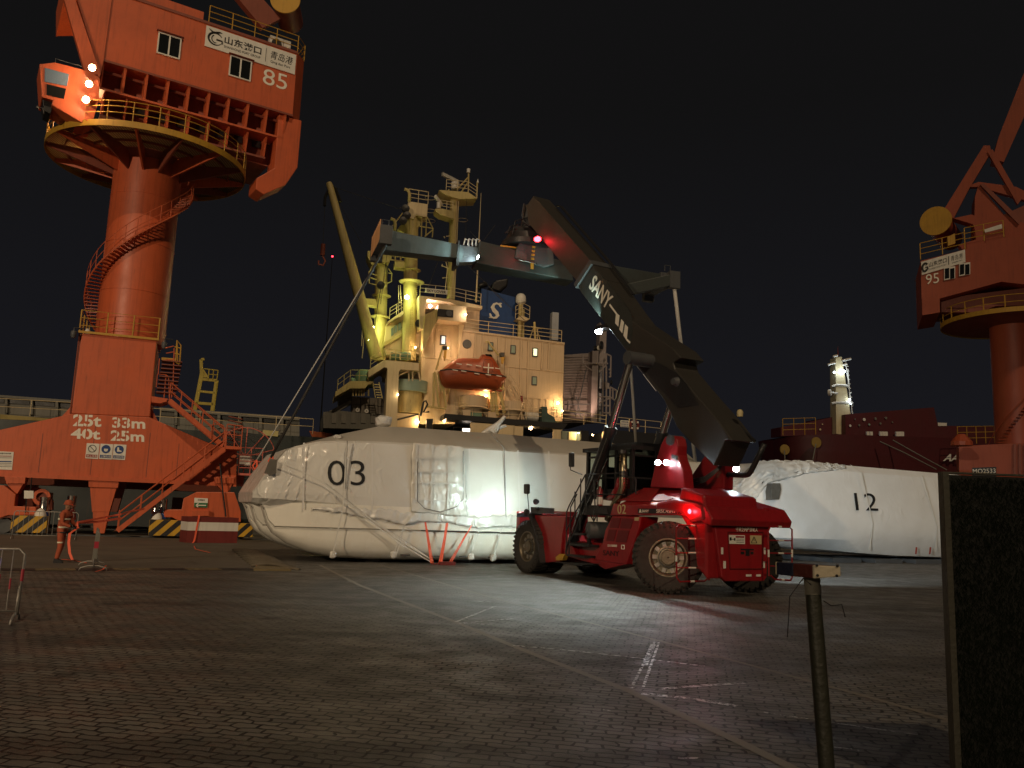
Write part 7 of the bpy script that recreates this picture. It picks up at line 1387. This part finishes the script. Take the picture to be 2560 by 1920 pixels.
kpr(((1985, 30), (2060, 35), (2055, 100), (1985, 90)), zq, .2, .7, 'davit_head', BLK); kpr(((2010, 100), (2055, 110), (2040, 230), (2015, 290), (2005, 200)), zq, .2, .5, 'davit_block', YEL)
kpr(((518, 715), (560, 715), (558, 755), (520, 755)), zf, .2, .7, 'davit_head', BLK); kpr(((525, 760), (562, 760), (545, 830), (528, 820)), zf, .3, .5, 'davit_block', YEL)
ktube([((380, 625), (378, 610), (395, 605), (425, 650), (500, 745))], zf, .8, .09, 'hook_arm', CREAM2, 7)
ktube([((1600, 1250), (1650, 1000), (1690, 980), (1720, 1040), (1650, 1180), (1750, 1170)), ((1100, 1330), (1560, 1215))], zq, .3, .10, 'mooring_gear', BLK, 6)
krail(((690, 1425), (1310, 1490)), zs, .0, 1.3, step=1.9, n=2); q = kp(((785, 1300), (895, 1305), (890, 1395), (785, 1385)), zs, -.1); m_ = MB(K); m_.prism(q, -.15, -.1); m_.build('notice_board', WHITE, sh)
for s_, y0, y1 in (('禁靠近艉', 1328, 1310), ('BEWARE OF', 1358, 1342), ('PROPELLER', 1384, 1368)): pxtext(s_, K, -.16, zs(793, y0), zs(886, y0 + 6), zs(793, y1), LETB, sh, th=.01)
c_ = K.pv(*zs(965, 1365), -.15); m_ = MB(K); m_.tube([(c_.x + .42 * math.cos(t), -.15, c_.z + .42 * math.sin(t)) for t in [6.28319 * k / 24 for k in range(25)]], .13, 8); lr = m_.build('life_ring', RED2, sh, smooth=True); m_ = MB(K)
for a in (45, 135, 225, 315): m_.box((c_.x + .42 * math.cos(R(a)) - .09, -.30, c_.z + .42 * math.sin(R(a)) - .09), (c_.x + .42 * math.cos(R(a)) + .09, -.02, c_.z + .42 * math.sin(R(a)) + .09))
m_.build('white_band', WHITE, lr)
# ship lamps
YG = (.92, 1., .30); WM = (1., .62, .28)
def slamp(x, y, z_, v, col, watts, mat, r=.16, aim=None, soft=.1, back=.4):
    q = K.pv(*z_(x, y), v); m_ = MB(K); m_.lathe([(.01, -r), (r, -r * .4), (r, r * .4), (.01, r)], q, (0, 0, 1), 12); h = m_.build('deck_lamp', mat, sh, smooth=True)
    l = lamp('POINT' if aim is None else 'SPOT', K.w(q.x, q.y - back, q.z), col, watts, aim, 110, 1, soft); l.parent = sh; l.matrix_parent_inverse = K.inv
slamp(1095, 1580, zd, 1.6, YG, 150, HOTY, .2, back=.9); slamp(603, 548, ze, 3.6, YG, 170, HOTY, .2, back=.9)
slamp(1270, 300, ze, 1.2, (1, .75, .65), 110, glow('lamp_pinkish', (1, .8, .75), 60.), .16); slamp(1420, 262, ze, 2.2, (1, .45, .15), 90, HOTW, .08)
slamp(1680, 398, ze, -.05, (1, .8, .7), 30, HOTW, .09)
slamp(1085, 1215, zf, 1.0, WM, 100, HOTW, .12, back=.5); slamp(375, 1150, zf, 1.2, WM, 110, HOTW, .12, back=.3); slamp(1130, 1290, zf, 1.5, WM, 60, HOTW, .06)
slamp(815, 1465, zf, 1.5, WM, 180, HOTW, .14); slamp(1550, 1350, zq, 1.4, WM, 130, HOTW, .12); slamp(2010, 1325, zq, 1.8, WM, 160, HOTW, .12); slamp(1430, 1530, zf, 1.9, (1, .6, .2), 220, HOTW, .07); slamp(1290, 1510, zf, 1.9, (1, .9, .4), 90, HOTY, .05)
slamp(1120, 870, src, .8, (1, .6, .35), 160, HOTW, .05) ; slamp(1510, 60, zq, 1.6, (1, .62, .35), 120, HOTW, .06); slamp(1210, 877, zq, -.1, (1, .8, .5), 12, HOTW, .06)
slamp(560, 690, ze, -1.0, YG, 60, HOTY, .02, back=.3)
# large soft wash on the house side from bare lights hung clear of the ship, no fixtures
for (x, y, wv_) in ((700, 760, 230), (300, 700, 230), (1000, 1000, 110)):
    q = K.pv(*zf(x, y), 1); l = lamp('POINT', K.w(q.x, -5.5, q.z + 1.0), (1, .60, .30), wv_, r=.5); l.parent = sh; l.matrix_parent_inverse = K.inv
# lifeboat
LF = Frame(K.w(*K.pv(1190, 978, -.8)), K.a); lf = thing('lifeboat', 'enclosed orange lifeboat hanging from davits on the cream ship side', 'lifeboat', LF)
hullp = [(1395, 1035), (1410, 1130), (1430, 1200), (1460, 1222), (1900, 1262), (2060, 1260), (2120, 1215), (2165, 1160), (2172, 1105), (1900, 1075), (1650, 1040), (1500, 1025)]
Ps = [K.pv(*ze(x, y), -.8) for x, y in hullp]; xs = [p.x for p in Ps]; ua, ub = min(xs), max(xs)
def edge(u, top):
    row = ([(1395, 1030), (1500, 1022), (1650, 1040), (1900, 1078), (2172, 1103)] if top == 1 else [(1395, 1040), (1410, 1130), (1430, 1198), (1470, 1222), (1900, 1262), (2060, 1262), (2120, 1215), (2165, 1150), (2172, 1110)] if top == 0 else [(1395, 1028), (1460, 980), (1570, 895), (1650, 880), (1860, 888), (1875, 838), (1960, 842), (2030, 880), (2075, 960), (2110, 1060), (2172, 1100)])
    R_ = [K.pv(*ze(x, y), -.8) for x, y in row]
    for i in range(len(R_) - 1):
        if R_[i].x <= u <= R_[i + 1].x + 1e-6: t = (u - R_[i].x) / max(1e-6, R_[i + 1].x - R_[i].x); return R_[i].z + (R_[i + 1].z - R_[i].z) * t
    return R_[-1].z
secs, tops = [], []
for k in range(25):
    u = ua + (ub - ua) * (k / 24) * .998 + .001; t = k / 24; hw = 1.25 * math.sin(math.pi * min(1, max(.06, t * .90 + .07))) ** .45; z0_, z1_, z2_ = edge(u, 0), edge(u, 1), edge(u, 2); z2_ = max(z2_, z1_ + .02)
    secs.append([(u, -.8 + 1.25 + a * hw, z0_ + (z1_ - z0_) * b) for a, b in ((-.05, 0), (-.55, .12), (-.88, .4), (-1, .75), (-1.04, 1), (1.04, 1), (1, .75), (.88, .4), (.55, .12), (.05, 0))])
    tops.append([(u, -.8 + 1.25 + a * hw, z1_ + (z2_ - z1_) * b) for a, b in ((-.98, 0), (-.92, .45), (-.72, .85), (-.3, 1), (.3, 1), (.72, .85), (.92, .45), (.98, 0))])
MB(K).loft(secs).build('hull', LBO, lf, smooth=40); MB(K).loft(tops).build('canopy', LBO, lf, smooth=45)
m_ = MB(K); m_.tube([(s[4][0], s[4][1] - .03, s[4][2]) for s in secs], .06, 6); m_.build('rubbing_strake', BLK, lf)
m_ = MB(K)
for (x, y) in ((1600, 967), (1720, 977), (1825, 990), (2045, 1020), (1557, 1040), (1655, 1052), (1806, 1080), (1938, 1093), (2060, 1107)): a = K.pv(*ze(x, y), -.86); m_.bar((a.x - .25, -.92, a.z + .02), (a.x + .25, -.92, a.z - .03), .06, .07)
m_.build('reflective_mark', WHITE, lf)
m_ = MB(K); a, b = K.pv(*ze(1940, 1010), -.95), 0; m_.box((a.x - .05, -.99, a.z - .55), (a.x + .05, -.93, a.z + .4)); m_.box((a.x - .5, -.99, a.z - .05), (a.x + .5, -.93, a.z + .05)); m_.build('white_cross', WHITE, lf)
m_ = MB(K); m_.tube([K.pv(*ze(x, y), -.95) for x, y in ((1885, 1050), (1885, 940), (1900, 915), (1965, 915), (1988, 950), (1988, 1060), (1885, 1050))], .035, 5); m_.build('hatch_seam', paint('lifeboat_dark', (.2, .04, .02), .5), lf)
kpr(((1910, 852), (1970, 856), (1990, 880), (1915, 876)), ze, -.2, .2, 'cockpit_window', GLS, lf); kpr(((2020, 1262), (2100, 1262), (2095, 1285), (2040, 1280)), ze, .2, .5, 'propeller_guard', LBO, lf)
# grey aft superstructure and lattice post of the ship lying astern
AF = Frame(K.w(11, 18, 0), K.a); af = thing('moored_ship', 'grey ship with corrugated side screen and latticed crane post astern of the cream ship', 'ship', AF)
CG = paint('screen_grey', (.22, .19, .18), .7, var=.25, streak=.15, bump=.03, bscale=3)
def apr(pts, z_, v0, v1, nm, mat, bev=0): m_ = MB(AF); m_.prism([(q.x, q.z) for q in [AF.pv(*z_(x, y), v0) for x, y in pts]], v0, v1); return m_.build(nm, mat, af, bevel=bev)
apr(((20, 455), (290, 435), (420, 430), (400, 1330), (0, 1330)), zs, 1, 10, 'screen_wall', CG)
m_ = MB(AF)
for k in range(26): a, b = AF.pv(*zs(45, 480 + k * 33), .92), AF.pv(*zs(405, 470 + k * 33.5), .92); m_.bar(a, b, .12, .06, (0, 0, 1))
m_.build('screen_corrugation', CG, af)
apr(((420, 400), (500, 400), (480, 1330), (400, 1330)), zs, -.5, 1, 'crane_post', paint('post_grey', (.30, .26, .26), .6)); apr(((520, 30), (605, 150), (590, 600), (505, 590)), zs, 0, 1.2, 'crane_post', MATS['post_grey']); apr(((505, 590), (545, 590), (530, 1330), (495, 1330)), zs, .5, 1, 'crane_post', MATS['pale_blue_grey'])
def atube(P_, v, r, nm, mat): 
    m_ = MB(AF)
    for p in P_: m_.tube([AF.pv(*zs(x, y), v) for x, y in p], r, 5)
    m_.build(nm, mat, af)
atube([((290, 565), (620, 565)), ((300, 460), (300, 565)), ((420, 660), (320, 590)), ((600, 580), (520, 670)), ((600, 440), (600, 560)), ((660, 470), (655, 740)), ((630, 640), (655, 650)), ((635, 740), (655, 735)), ((600, 440), (660, 470)), ((560, 570), (550, 1250)), ((600, 600), (600, 1250)), ((650, 870), (645, 1240)), ((510, 1000), (650, 1000)), ((560, 1110), (645, 1115)), ((555, 1205), (645, 1210)), ((650, 870), (740, 920)), ((685, 880), (685, 1020)), ((735, 920), (720, 1060)), ((650, 1000), (710, 1040)), ((650, 1010), (510, 1080)), ((640, 690), (655, 690))], -.6, .11, 'lattice', MATS['post_grey'])
atube([((345, 620), (205, 1250)), ((210, 990), (270, 1260)), ((60, 1095), (490, 1090)), ((105, 1050), (95, 1180)), ((40, 1200), (400, 1210))], -.2, .07, 'brace', DKST)
for (x, y) in ((445, 365), (470, 365), (490, 365), (530, 325), (660, 810), (515, 920)): c_ = AF.pv(*zs(x, y), -.4); m_ = MB(AF); m_.lathe([(.01, 0), (.3 if x != 530 else .5, 0), (.3 if x != 530 else .5, .18), (.01, .18)], c_, (1, -.8, 0), 14); m_.build('sheave', WHITE if x == 490 else BLK, af)
apr(((580, 800), (640, 820), (640, 890), (590, 890)), zs, -.6, .2, 'winch_box', MATS['post_grey'])
l = lamp('SPOT', AF.w(AF.pv(*zs(350, 1280), -1).x, -3, AF.pv(*zs(350, 1280), -1).z), (1, .62, .42), 900, tuple(AF.w(AF.pv(*zs(250, 1000), 1).x, 1, AF.pv(*zs(250, 1000), 1).z)), 70, .5, .3); l.parent = af; l.matrix_parent_inverse = AF.inv
# small yellow rack on the ship forward
YF = Frame(K.w(*K.pv(*zb(1600, 890), 6)), K.a); yf = thing('deck_gantry', 'small rusty yellow ladder gantry rising above the ship hatches', 'gantry', YF); YR = paint('rusty_yellow', (.42, .33, .05), .6, var=.5, rust=1., scale=1.5)
m_ = MB(K)
for a, b, w_ in (((1495, 885), (1550, 600), .35), ((1630, 895), (1665, 650), .35), ((1550, 630), (1545, 490), .28), ((1540, 640), (1665, 650), .25), ((1515, 730), (1655, 745), .2), ((1505, 822), (1640, 832), .25), ((1545, 490), (1570, 485), .25), ((1555, 560), (1600, 630), .15)): m_.bar(K.pv(*zb(*a), 6), K.pv(*zb(*b), 6), .3, w_, (0, 0, 1) if abs(a[0] - b[0]) > 60 else (1, 0, 0))
m_.build('frame', YR, yf); m_ = MB(K); m_.prism([(q.x, q.z) for q in [K.pv(*zb(x, y), 6) for x, y in ((1560, 560), (1595, 628), (1548, 625))]], 5.9, 6.1)
for p in (((1565, 558), (1675, 572)), ((1675, 570), (1665, 645)), ((1605, 562), (1600, 640)), ((1640, 568), (1635, 640)), ((1600, 600), (1670, 608)), ((1670, 660), (1640, 895))): m_.tube([K.pv(*zb(x, y), 5.8) for x, y in p], .05, 5)
m_.build('rail', YR, yf)
# ------------------------------------------------------------------ maroon ship on the right
A2 = Frame((20, 118, 0), R(12)); s2 = thing('moored_ship', 'dark maroon ship bow on the right with cream lamp mast and yellow rails', 'ship', A2)
def ap_(pts, v0, v1, nm, mat, z_=zk, bev=0): m_ = MB(A2); m_.prism([(q.x, q.z) for q in [A2.pv(*z_(x, y), v0) for x, y in pts]], v0, v1); return m_.build(nm, mat, s2, bevel=bev)
hu = [A2.pv(*zk(x, y), 0) for x, y in ((285, 805), (360, 772), (780, 752), (1200, 770), (1705, 785), (2600, 830))]
secs = []
for (x, yt, vin) in ((285, 800, 9.8), (330, 782, 7.5), (420, 772, 5), (560, 762, 3), (780, 754, 1.4), (1100, 765, .4), (1500, 778, 0), (2100, 800, 0), (2700, 830, 0)):
    t_ = A2.pv(*zk(x, yt), vin); zt_ = t_.z; u_b = t_.x + max(0, 2.8 - (x - 285) / 150.)
    secs.append([(u_b, 10 - (10 - vin) * .8, -3), (t_.x + (u_b - t_.x) * .4, 10 - (10 - vin) * .86, zt_ * .35), (t_.x, vin, zt_), (t_.x, 20 - vin, zt_), (t_.x + (u_b - t_.x) * .4, 10 + (10 - vin) * .86, zt_ * .35), (u_b, 10 + (10 - vin) * .8, -3)])
m_ = MB(A2).loft(secs); m_.build('hull', HULLR, s2, smooth=50)
ap_(((840, 602), (1520, 548), (1572, 785), (842, 765)), 3, 14, 'breakwater', HULLR); ap_(((345, 700), (620, 650), (772, 615), (772, 765), (620, 760), (345, 770)), 5, 8, 'breakwater', HULLR)
ap_(((1550, 690), (1980, 690), (1990, 800), (1560, 790)), 4, 12, 'deck_cargo', HULLR); ap_(((1550, 665), (1620, 668), (1618, 700), (1552, 695)), 4, 6, 'vent', WHITE)
ap_(((765, 165), (812, 160), (880, 600), (838, 605), (835, 760), (770, 750)), 4, 5.5, 'lamp_mast', paint('mast_cream', (.60, .52, .32), .5, streak=.3)); m_ = MB(A2); m_.tube([A2.pv(*zk(783, 160), 4.5), A2.pv(*zk(782, 80), 4.5)], .12, 6, .02); m_.build('mast_spike', RED2, s2)
def a2t(P_, v, r, nm, mat):
    m_ = MB(A2)
    for p in P_: m_.tube([A2.pv(*zk(x, y), v) for x, y in p], r, 5)
    m_.build(nm, mat, s2)
a2t([((705, 222), (765, 205)), ((815, 190), (882, 175)), ((745, 158), (780, 150)), ((735, 388), (770, 375), (850, 380), (870, 395)), ((735, 518), (770, 510), (880, 512), (895, 520)), ((715, 435), (780, 440)), ((820, 225), (850, 215))], 3.9, .18, 'mast_arm', WHITE)
a2t([((840, 190), (895, 600)), ((860, 250), (875, 480))] + [((842 + i * 5, 230 + i * 34), (862 + i * 4, 232 + i * 34)) for i in range(10)], 4.2, .07, 'mast_ladder', WHITE)
q = A2.pv(*zk(720, 435), 4); m_ = MB(A2); m_.lathe([(.01, -.3), (.5, -.2), (.5, .2), (.01, .3)], q, (1, -1, 0), 14); m_.build('horn', WHITE, s2, smooth=30)
for (x0_, x1_, y) in ((360, 612, 765), (1705, 2060, 830)):
    m_ = MB(A2); rail(m_, [tuple(A2.pv(*zk(x0_, y), 5 if x0_ < 1000 else -3)), tuple(A2.pv(*zk(x1_, y - 8), 5 if x0_ < 1000 else -3))], 2.6, 3, 1.8, .045, .06); m_.build('deck_rail', YEL, s2)
for (x, y, r_, mt) in ((983, 642, 14, WHITE), (876, 690, 11, WHITE), (1070, 635, 12, GRYS), (1022, 680, 10, SCRN), (1150, 630, 12, GRYS), (1108, 672, 10, GRYS), (945, 686, 10, GRYS), (645, 718, 9, CREAM), (747, 705, 7, CREAM), (662, 678, 6, CREAM), (912, 640, 6, GRYS), (1200, 662, 7, GRYS)):
    c_ = A2.pv(*zk(x, y), 2.9 if x > 800 else 4.9); m_ = MB(A2); m_.lathe([(.01, 0), (r_ * .0165, 0), (r_ * .0165, .1), (.01, .1)], c_, (0, -1, 0), 14); m_.build('wall_fitting', mt, s2)
for x in (1010, 1035, 1110, 1130, 1150, 1235, 1255, 1275): c_ = A2.pv(*zk(x, 755), 2.5); m_ = MB(A2); m_.box((c_.x - .22, 2.3, c_.z - .3), (c_.x + .22, 2.6, c_.z + .4)); m_.build('deck_bollard', WHITE, s2)
for (x, y, v_) in ((371, 873, 5.5), (613, 818, 1.6)): 
    c_ = A2.pv(*zk(x, y), v_); m_ = MB(A2); m_.lathe([(.01, 0), (.8, 0), (.8, .2), (.01, .2)], c_, (0, -1, 0), 20); m_.build('anchor_buoy', paint('buoy_yellow', (.30, .20, .05)) if 'buoy_yellow' not in MATS else MATS['buoy_yellow'], s2, smooth=30)
def a2l(P_): 
    m_ = MB(A2); m_.tube([A2.pv(*zk(x, y), v) for x, y, v in P_], .09, 5); m_.build('mooring_line', GRYS, s2)
a2l(((1105, 810, -.3), (1300, 900, -3), (1540, 1025, -6))); a2l(((1205, 800, -.3), (1400, 910, -3), (1620, 1030, -6))); a2l(((613, 830, 1), (590, 950, -.5))); a2l(((371, 880, 5), (377, 965, 3)))
pxtext('AAL', A2, -.1, zk(1588, 960), zk(1745, 965), zk(1600, 905), WHITE, s2, th=.05, shear=.25, bold=.03)
CW_ = (.78, .92, 1.)
for (x, y, w_, r_) in ((822, 272, 2600, .30), (755, 278, 300, .16), (872, 487, 700, .16), (880, 520, 200, .10)):
    c_ = A2.pv(*zk(x, y), 3.6); m_ = MB(A2); m_.lathe([(.01, -r_), (r_, -r_ * .4), (r_, r_ * .4), (.01, r_)], c_, (0, 0, 1), 12); m_.build('mast_lamp', MATS.get('lamp_mast_white') or glow('lamp_mast_white', (.8, .93, 1), 14.), s2, smooth=True); l = lamp('POINT', A2.w(c_.x, 2.4, c_.z), CW_, w_ * .05, r=.2); l.parent = s2; l.matrix_parent_inverse = A2.inv
# ------------------------------------------------------------------ crane 95
a_ = hit(2549, 1100, (0, 72, 0), (0, 1, 0)); C9 = Frame((a_.x, 72, 0), R(21)); c9 = thing('portal_crane', 'orange harbour crane numbered 95, coloured dim for its weak light, standing far off at the right edge', 'crane', C9, 'orange harbour cranes on the quay')
O9 = paint('crane_dimmed_orange', (.32, .058, .020), .5, var=.3, streak=.3, rust=.2, scale=.5, bump=0)  # darker than crane_orange: the weaker light out there is put into the paint
H9 = Frame(C9.o, R(-22))
def p9(pts, v): return [(q.x, q.z) for q in [H9.pv(*zl(x, y), v) for x, y in pts]]
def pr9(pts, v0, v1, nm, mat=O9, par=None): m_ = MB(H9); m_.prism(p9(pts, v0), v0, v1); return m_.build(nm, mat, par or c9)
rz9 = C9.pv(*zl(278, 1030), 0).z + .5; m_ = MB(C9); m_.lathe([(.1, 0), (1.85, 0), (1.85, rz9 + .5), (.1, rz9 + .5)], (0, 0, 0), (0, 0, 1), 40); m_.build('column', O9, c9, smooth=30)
ur = -C9.pv(*zl(278, 1030), 0).x; m_ = MB(C9); m_.lathe([(1.8, rz9 - .3), (ur, rz9 - .05), (ur, rz9 + .1), (1.8, rz9 + .1)], (0, 0, 0), (0, 0, 1), 56); m_.build('gallery_floor', ORG2, c9)
m_ = MB(C9); m_.lathe([(ur, rz9 - .15), (ur + .06, rz9 - .15), (ur + .06, rz9 + .25), (ur, rz9 + .25)], (0, 0, 0), (0, 0, 1), 64)
for k in range(22): t = 6.283 * k / 22; m_.tube([(ur * math.cos(t), ur * math.sin(t), rz9), (ur * math.cos(t), ur * math.sin(t), rz9 + 1.3)], .05, 5)
for h in (.7, 1.3): m_.tube([(ur * math.cos(6.283 * k / 60), ur * math.sin(6.283 * k / 60), rz9 + h) for k in range(61)], .035, 5)
m_.build('gallery_rail', YEL, c9)
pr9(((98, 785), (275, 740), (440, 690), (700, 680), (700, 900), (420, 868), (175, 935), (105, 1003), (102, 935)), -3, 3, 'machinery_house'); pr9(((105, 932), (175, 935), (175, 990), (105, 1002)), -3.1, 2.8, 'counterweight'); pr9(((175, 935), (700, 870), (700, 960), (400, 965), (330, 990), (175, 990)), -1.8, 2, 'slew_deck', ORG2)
MBX = [H9.pv(*zl(x, y), -3.05) for x, y in ((100, 790), (275, 740), (277, 790), (103, 842))]
bx_ = H9.pv(*zl(100, 842), -3.05); br_ = H9.pv(*zl(277, 790), -3.05); FRB = Frame(C9.w(bx_.x, -3.05, 0), C9.a); FR[c9.name] = C9
zlo, zhi = (bx_.z + br_.z) / 2, (MBX[0].z + MBX[1].z) / 2
_t = Frame(C9.o, C9.a)
W9 = br_.x - bx_.x
def banner9():
    sl = (br_.z - bx_.z) / W9
    q = [(p.x, p.z) for p in MBX]; m_ = MB(H9); m_.prism(q, -3.1, -3.02); m_.build('banner', WHITE, c9)
    def tx(s, a, b, c, d, **k):
        f = lambda s_, t_: H9.pv(*zl(100 + 175 * s_, 842 - 50 * s_ - 52 * t_), -3.1); p0, p1, p2 = f(a, c), f(b, c), f(a, d); text(s, H9, p0, p1 - p0, p2 - p0, LETK, c9, w=(p1 - p0).length, h=(p2 - p0).length, **k)
    tx('山东港口', .18, .58, .42, .80, bold=.02); tx('SHANDONG PORT', .18, .58, .2, .32); tx('青岛港', .68, .95, .40, .80); tx('Qingdao Port', .70, .94, .18, .32)
    m_ = MB(H9); f = lambda s_, t_: H9.pv(*zl(100 + 175 * s_, 842 - 50 * s_ - 52 * t_), -3.12); m_.tube([f(.09 + .06 * math.cos(R(a)), .52 + .30 * math.sin(R(a))) for a in range(35, 330, 20)], .10, 5); m_.tube([f(.155, .3), f(.15, .5), f(.1, .5)], .07, 5); m_.bar(f(.63, .2), f(.63, .85), .03, .05, (1, 0, 0)); m_.build('emblem', LETK, c9)
banner9()
p0, p1, p2 = [H9.pv(*zl(x, y), -3.05) for x, y in ((120, 880), (172, 872), (120, 840))]; text('95', H9, p0, p1 - p0, (0, 0, 1), LETW, c9, w=(p1 - p0).length, h=(p2 - p0).length)
for (x0_, y0_) in ((192, 812), (252, 796)):
    o_ = pr9(((x0_, y0_), (x0_ + 44, y0_ - 6), (x0_ + 44, y0_ + 42), (x0_, y0_ + 50)), -3.12, -3.0, 'window', WHITE)
    for dx_ in (3, 24): pr9(((x0_ + dx_, y0_ + 4), (x0_ + dx_ + 17, y0_ + 1), (x0_ + dx_ + 17, y0_ + 41), (x0_ + dx_, y0_ + 45)), -3.15, -3.12, 'pane', GLS, o_)
m_ = MB(H9)
for (x0_, y0_, x1_, y1_) in ((98, 780, 275, 738), (275, 720, 430, 690)):
    rail(m_, [tuple(H9.pv(*zl(x0_, y0_), -3)), tuple(H9.pv(*zl(x1_, y1_), -3))], 1.5, 3, 1.6, .035, .05)
m_.build('roof_rail', YEL, c9)
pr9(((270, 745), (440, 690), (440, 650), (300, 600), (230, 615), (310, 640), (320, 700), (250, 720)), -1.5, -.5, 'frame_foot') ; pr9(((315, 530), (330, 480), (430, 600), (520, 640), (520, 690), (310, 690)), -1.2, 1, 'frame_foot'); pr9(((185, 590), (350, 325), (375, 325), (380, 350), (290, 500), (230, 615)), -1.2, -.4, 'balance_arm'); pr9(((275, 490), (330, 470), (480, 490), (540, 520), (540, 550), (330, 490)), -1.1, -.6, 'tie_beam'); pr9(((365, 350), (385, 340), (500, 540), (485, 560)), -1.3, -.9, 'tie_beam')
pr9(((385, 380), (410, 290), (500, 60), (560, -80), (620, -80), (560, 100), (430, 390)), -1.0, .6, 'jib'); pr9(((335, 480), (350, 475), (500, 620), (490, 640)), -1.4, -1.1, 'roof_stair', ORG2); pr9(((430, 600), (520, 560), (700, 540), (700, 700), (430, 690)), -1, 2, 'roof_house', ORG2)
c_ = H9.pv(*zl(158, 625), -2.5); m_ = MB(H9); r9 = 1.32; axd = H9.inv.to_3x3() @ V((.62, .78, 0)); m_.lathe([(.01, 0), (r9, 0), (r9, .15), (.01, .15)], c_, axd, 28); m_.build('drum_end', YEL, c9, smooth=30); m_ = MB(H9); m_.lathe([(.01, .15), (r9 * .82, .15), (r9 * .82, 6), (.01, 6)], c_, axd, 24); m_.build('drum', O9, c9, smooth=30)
pr9(((352, 660), (422, 638), (424, 655), (356, 672)), -3.2, -3.1, 'name_plate', WHITE); pr9(((205, 690), (235, 675), (237, 715), (208, 725)), -3.1, -2.4, 'roof_cage', YEL)
# base tower of crane 95
pk = lambda pts, v: [(q.x, q.z) for q in [H9.pv(*zk(x, y), v) for x, y in pts]]
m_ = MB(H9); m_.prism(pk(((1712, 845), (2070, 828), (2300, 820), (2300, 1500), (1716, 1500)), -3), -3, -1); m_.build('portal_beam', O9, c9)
m_ = MB(H9)
for k in range(5): m_.prism(pk(((2130 + k * 40, 830), (2150 + k * 40, 830), (2150 + k * 40, 1060), (2130 + k * 40, 1060)), -3.1), -3.15, -3.0)
m_.build('ladder_plate', ORG2, c9)
m_ = MB(H9); m_.prism(pk(((1815, 1012), (2000, 1005), (2000, 1090), (1815, 1095)), -3.05), -3.05, -3.01); m_.build('number_plate', BLK, c9)
p0, p1, p2 = [H9.pv(*zk(x, y), -3.06) for x, y in ((1820, 1062), (1995, 1058), (1820, 1022))]; text('MQ2533', H9, p0, p1 - p0, (0, 0, 1), LETW, c9, w=(p1 - p0).length, h=(p2 - p0).length)
m_ = MB(C9); rl_ = []; 
for k in range(40):
    t = R(-250 + 200 * k / 39); z = 6 + k * .26; a = V((1.85 * math.cos(t), 1.85 * math.sin(t), z)); b = V((2.6 * math.cos(t), 2.6 * math.sin(t), z)); m_.bar(a, b, .3, .05); rl_.append(b)
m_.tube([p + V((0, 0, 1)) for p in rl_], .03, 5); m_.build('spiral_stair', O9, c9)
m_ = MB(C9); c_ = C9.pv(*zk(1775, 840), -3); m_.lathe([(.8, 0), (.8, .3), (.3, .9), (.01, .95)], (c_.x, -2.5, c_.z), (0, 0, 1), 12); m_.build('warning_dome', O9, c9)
# distant red light in the sky line: a lit marker on a slim chimney far inland
far = hit(831, 641, (0, 420, 0), (0, 1, 0)); ch = Frame((far.x, 420, 0), 0); ct = thing('radio_mast', 'single tiny red aviation light on a distant unlit mast left of the derrick boom', 'mast', ch)
m_ = MB(ch); m_.tube([(0, 0, -2), (0, 0, far.z)], .5, 6, .15); m_.build('mast_pole', paint('unlit_black', (.004, .004, .004), .9, bump=0), ct); m_ = MB(ch); m_.lathe([(.01, -.5), (.5, -.2), (.5, .2), (.01, .5)], (0, 0, far.z), (0, 0, 1), 10); m_.build('aviation_light', glow('aviation_red', (1, .03, .05), 8.), ct)
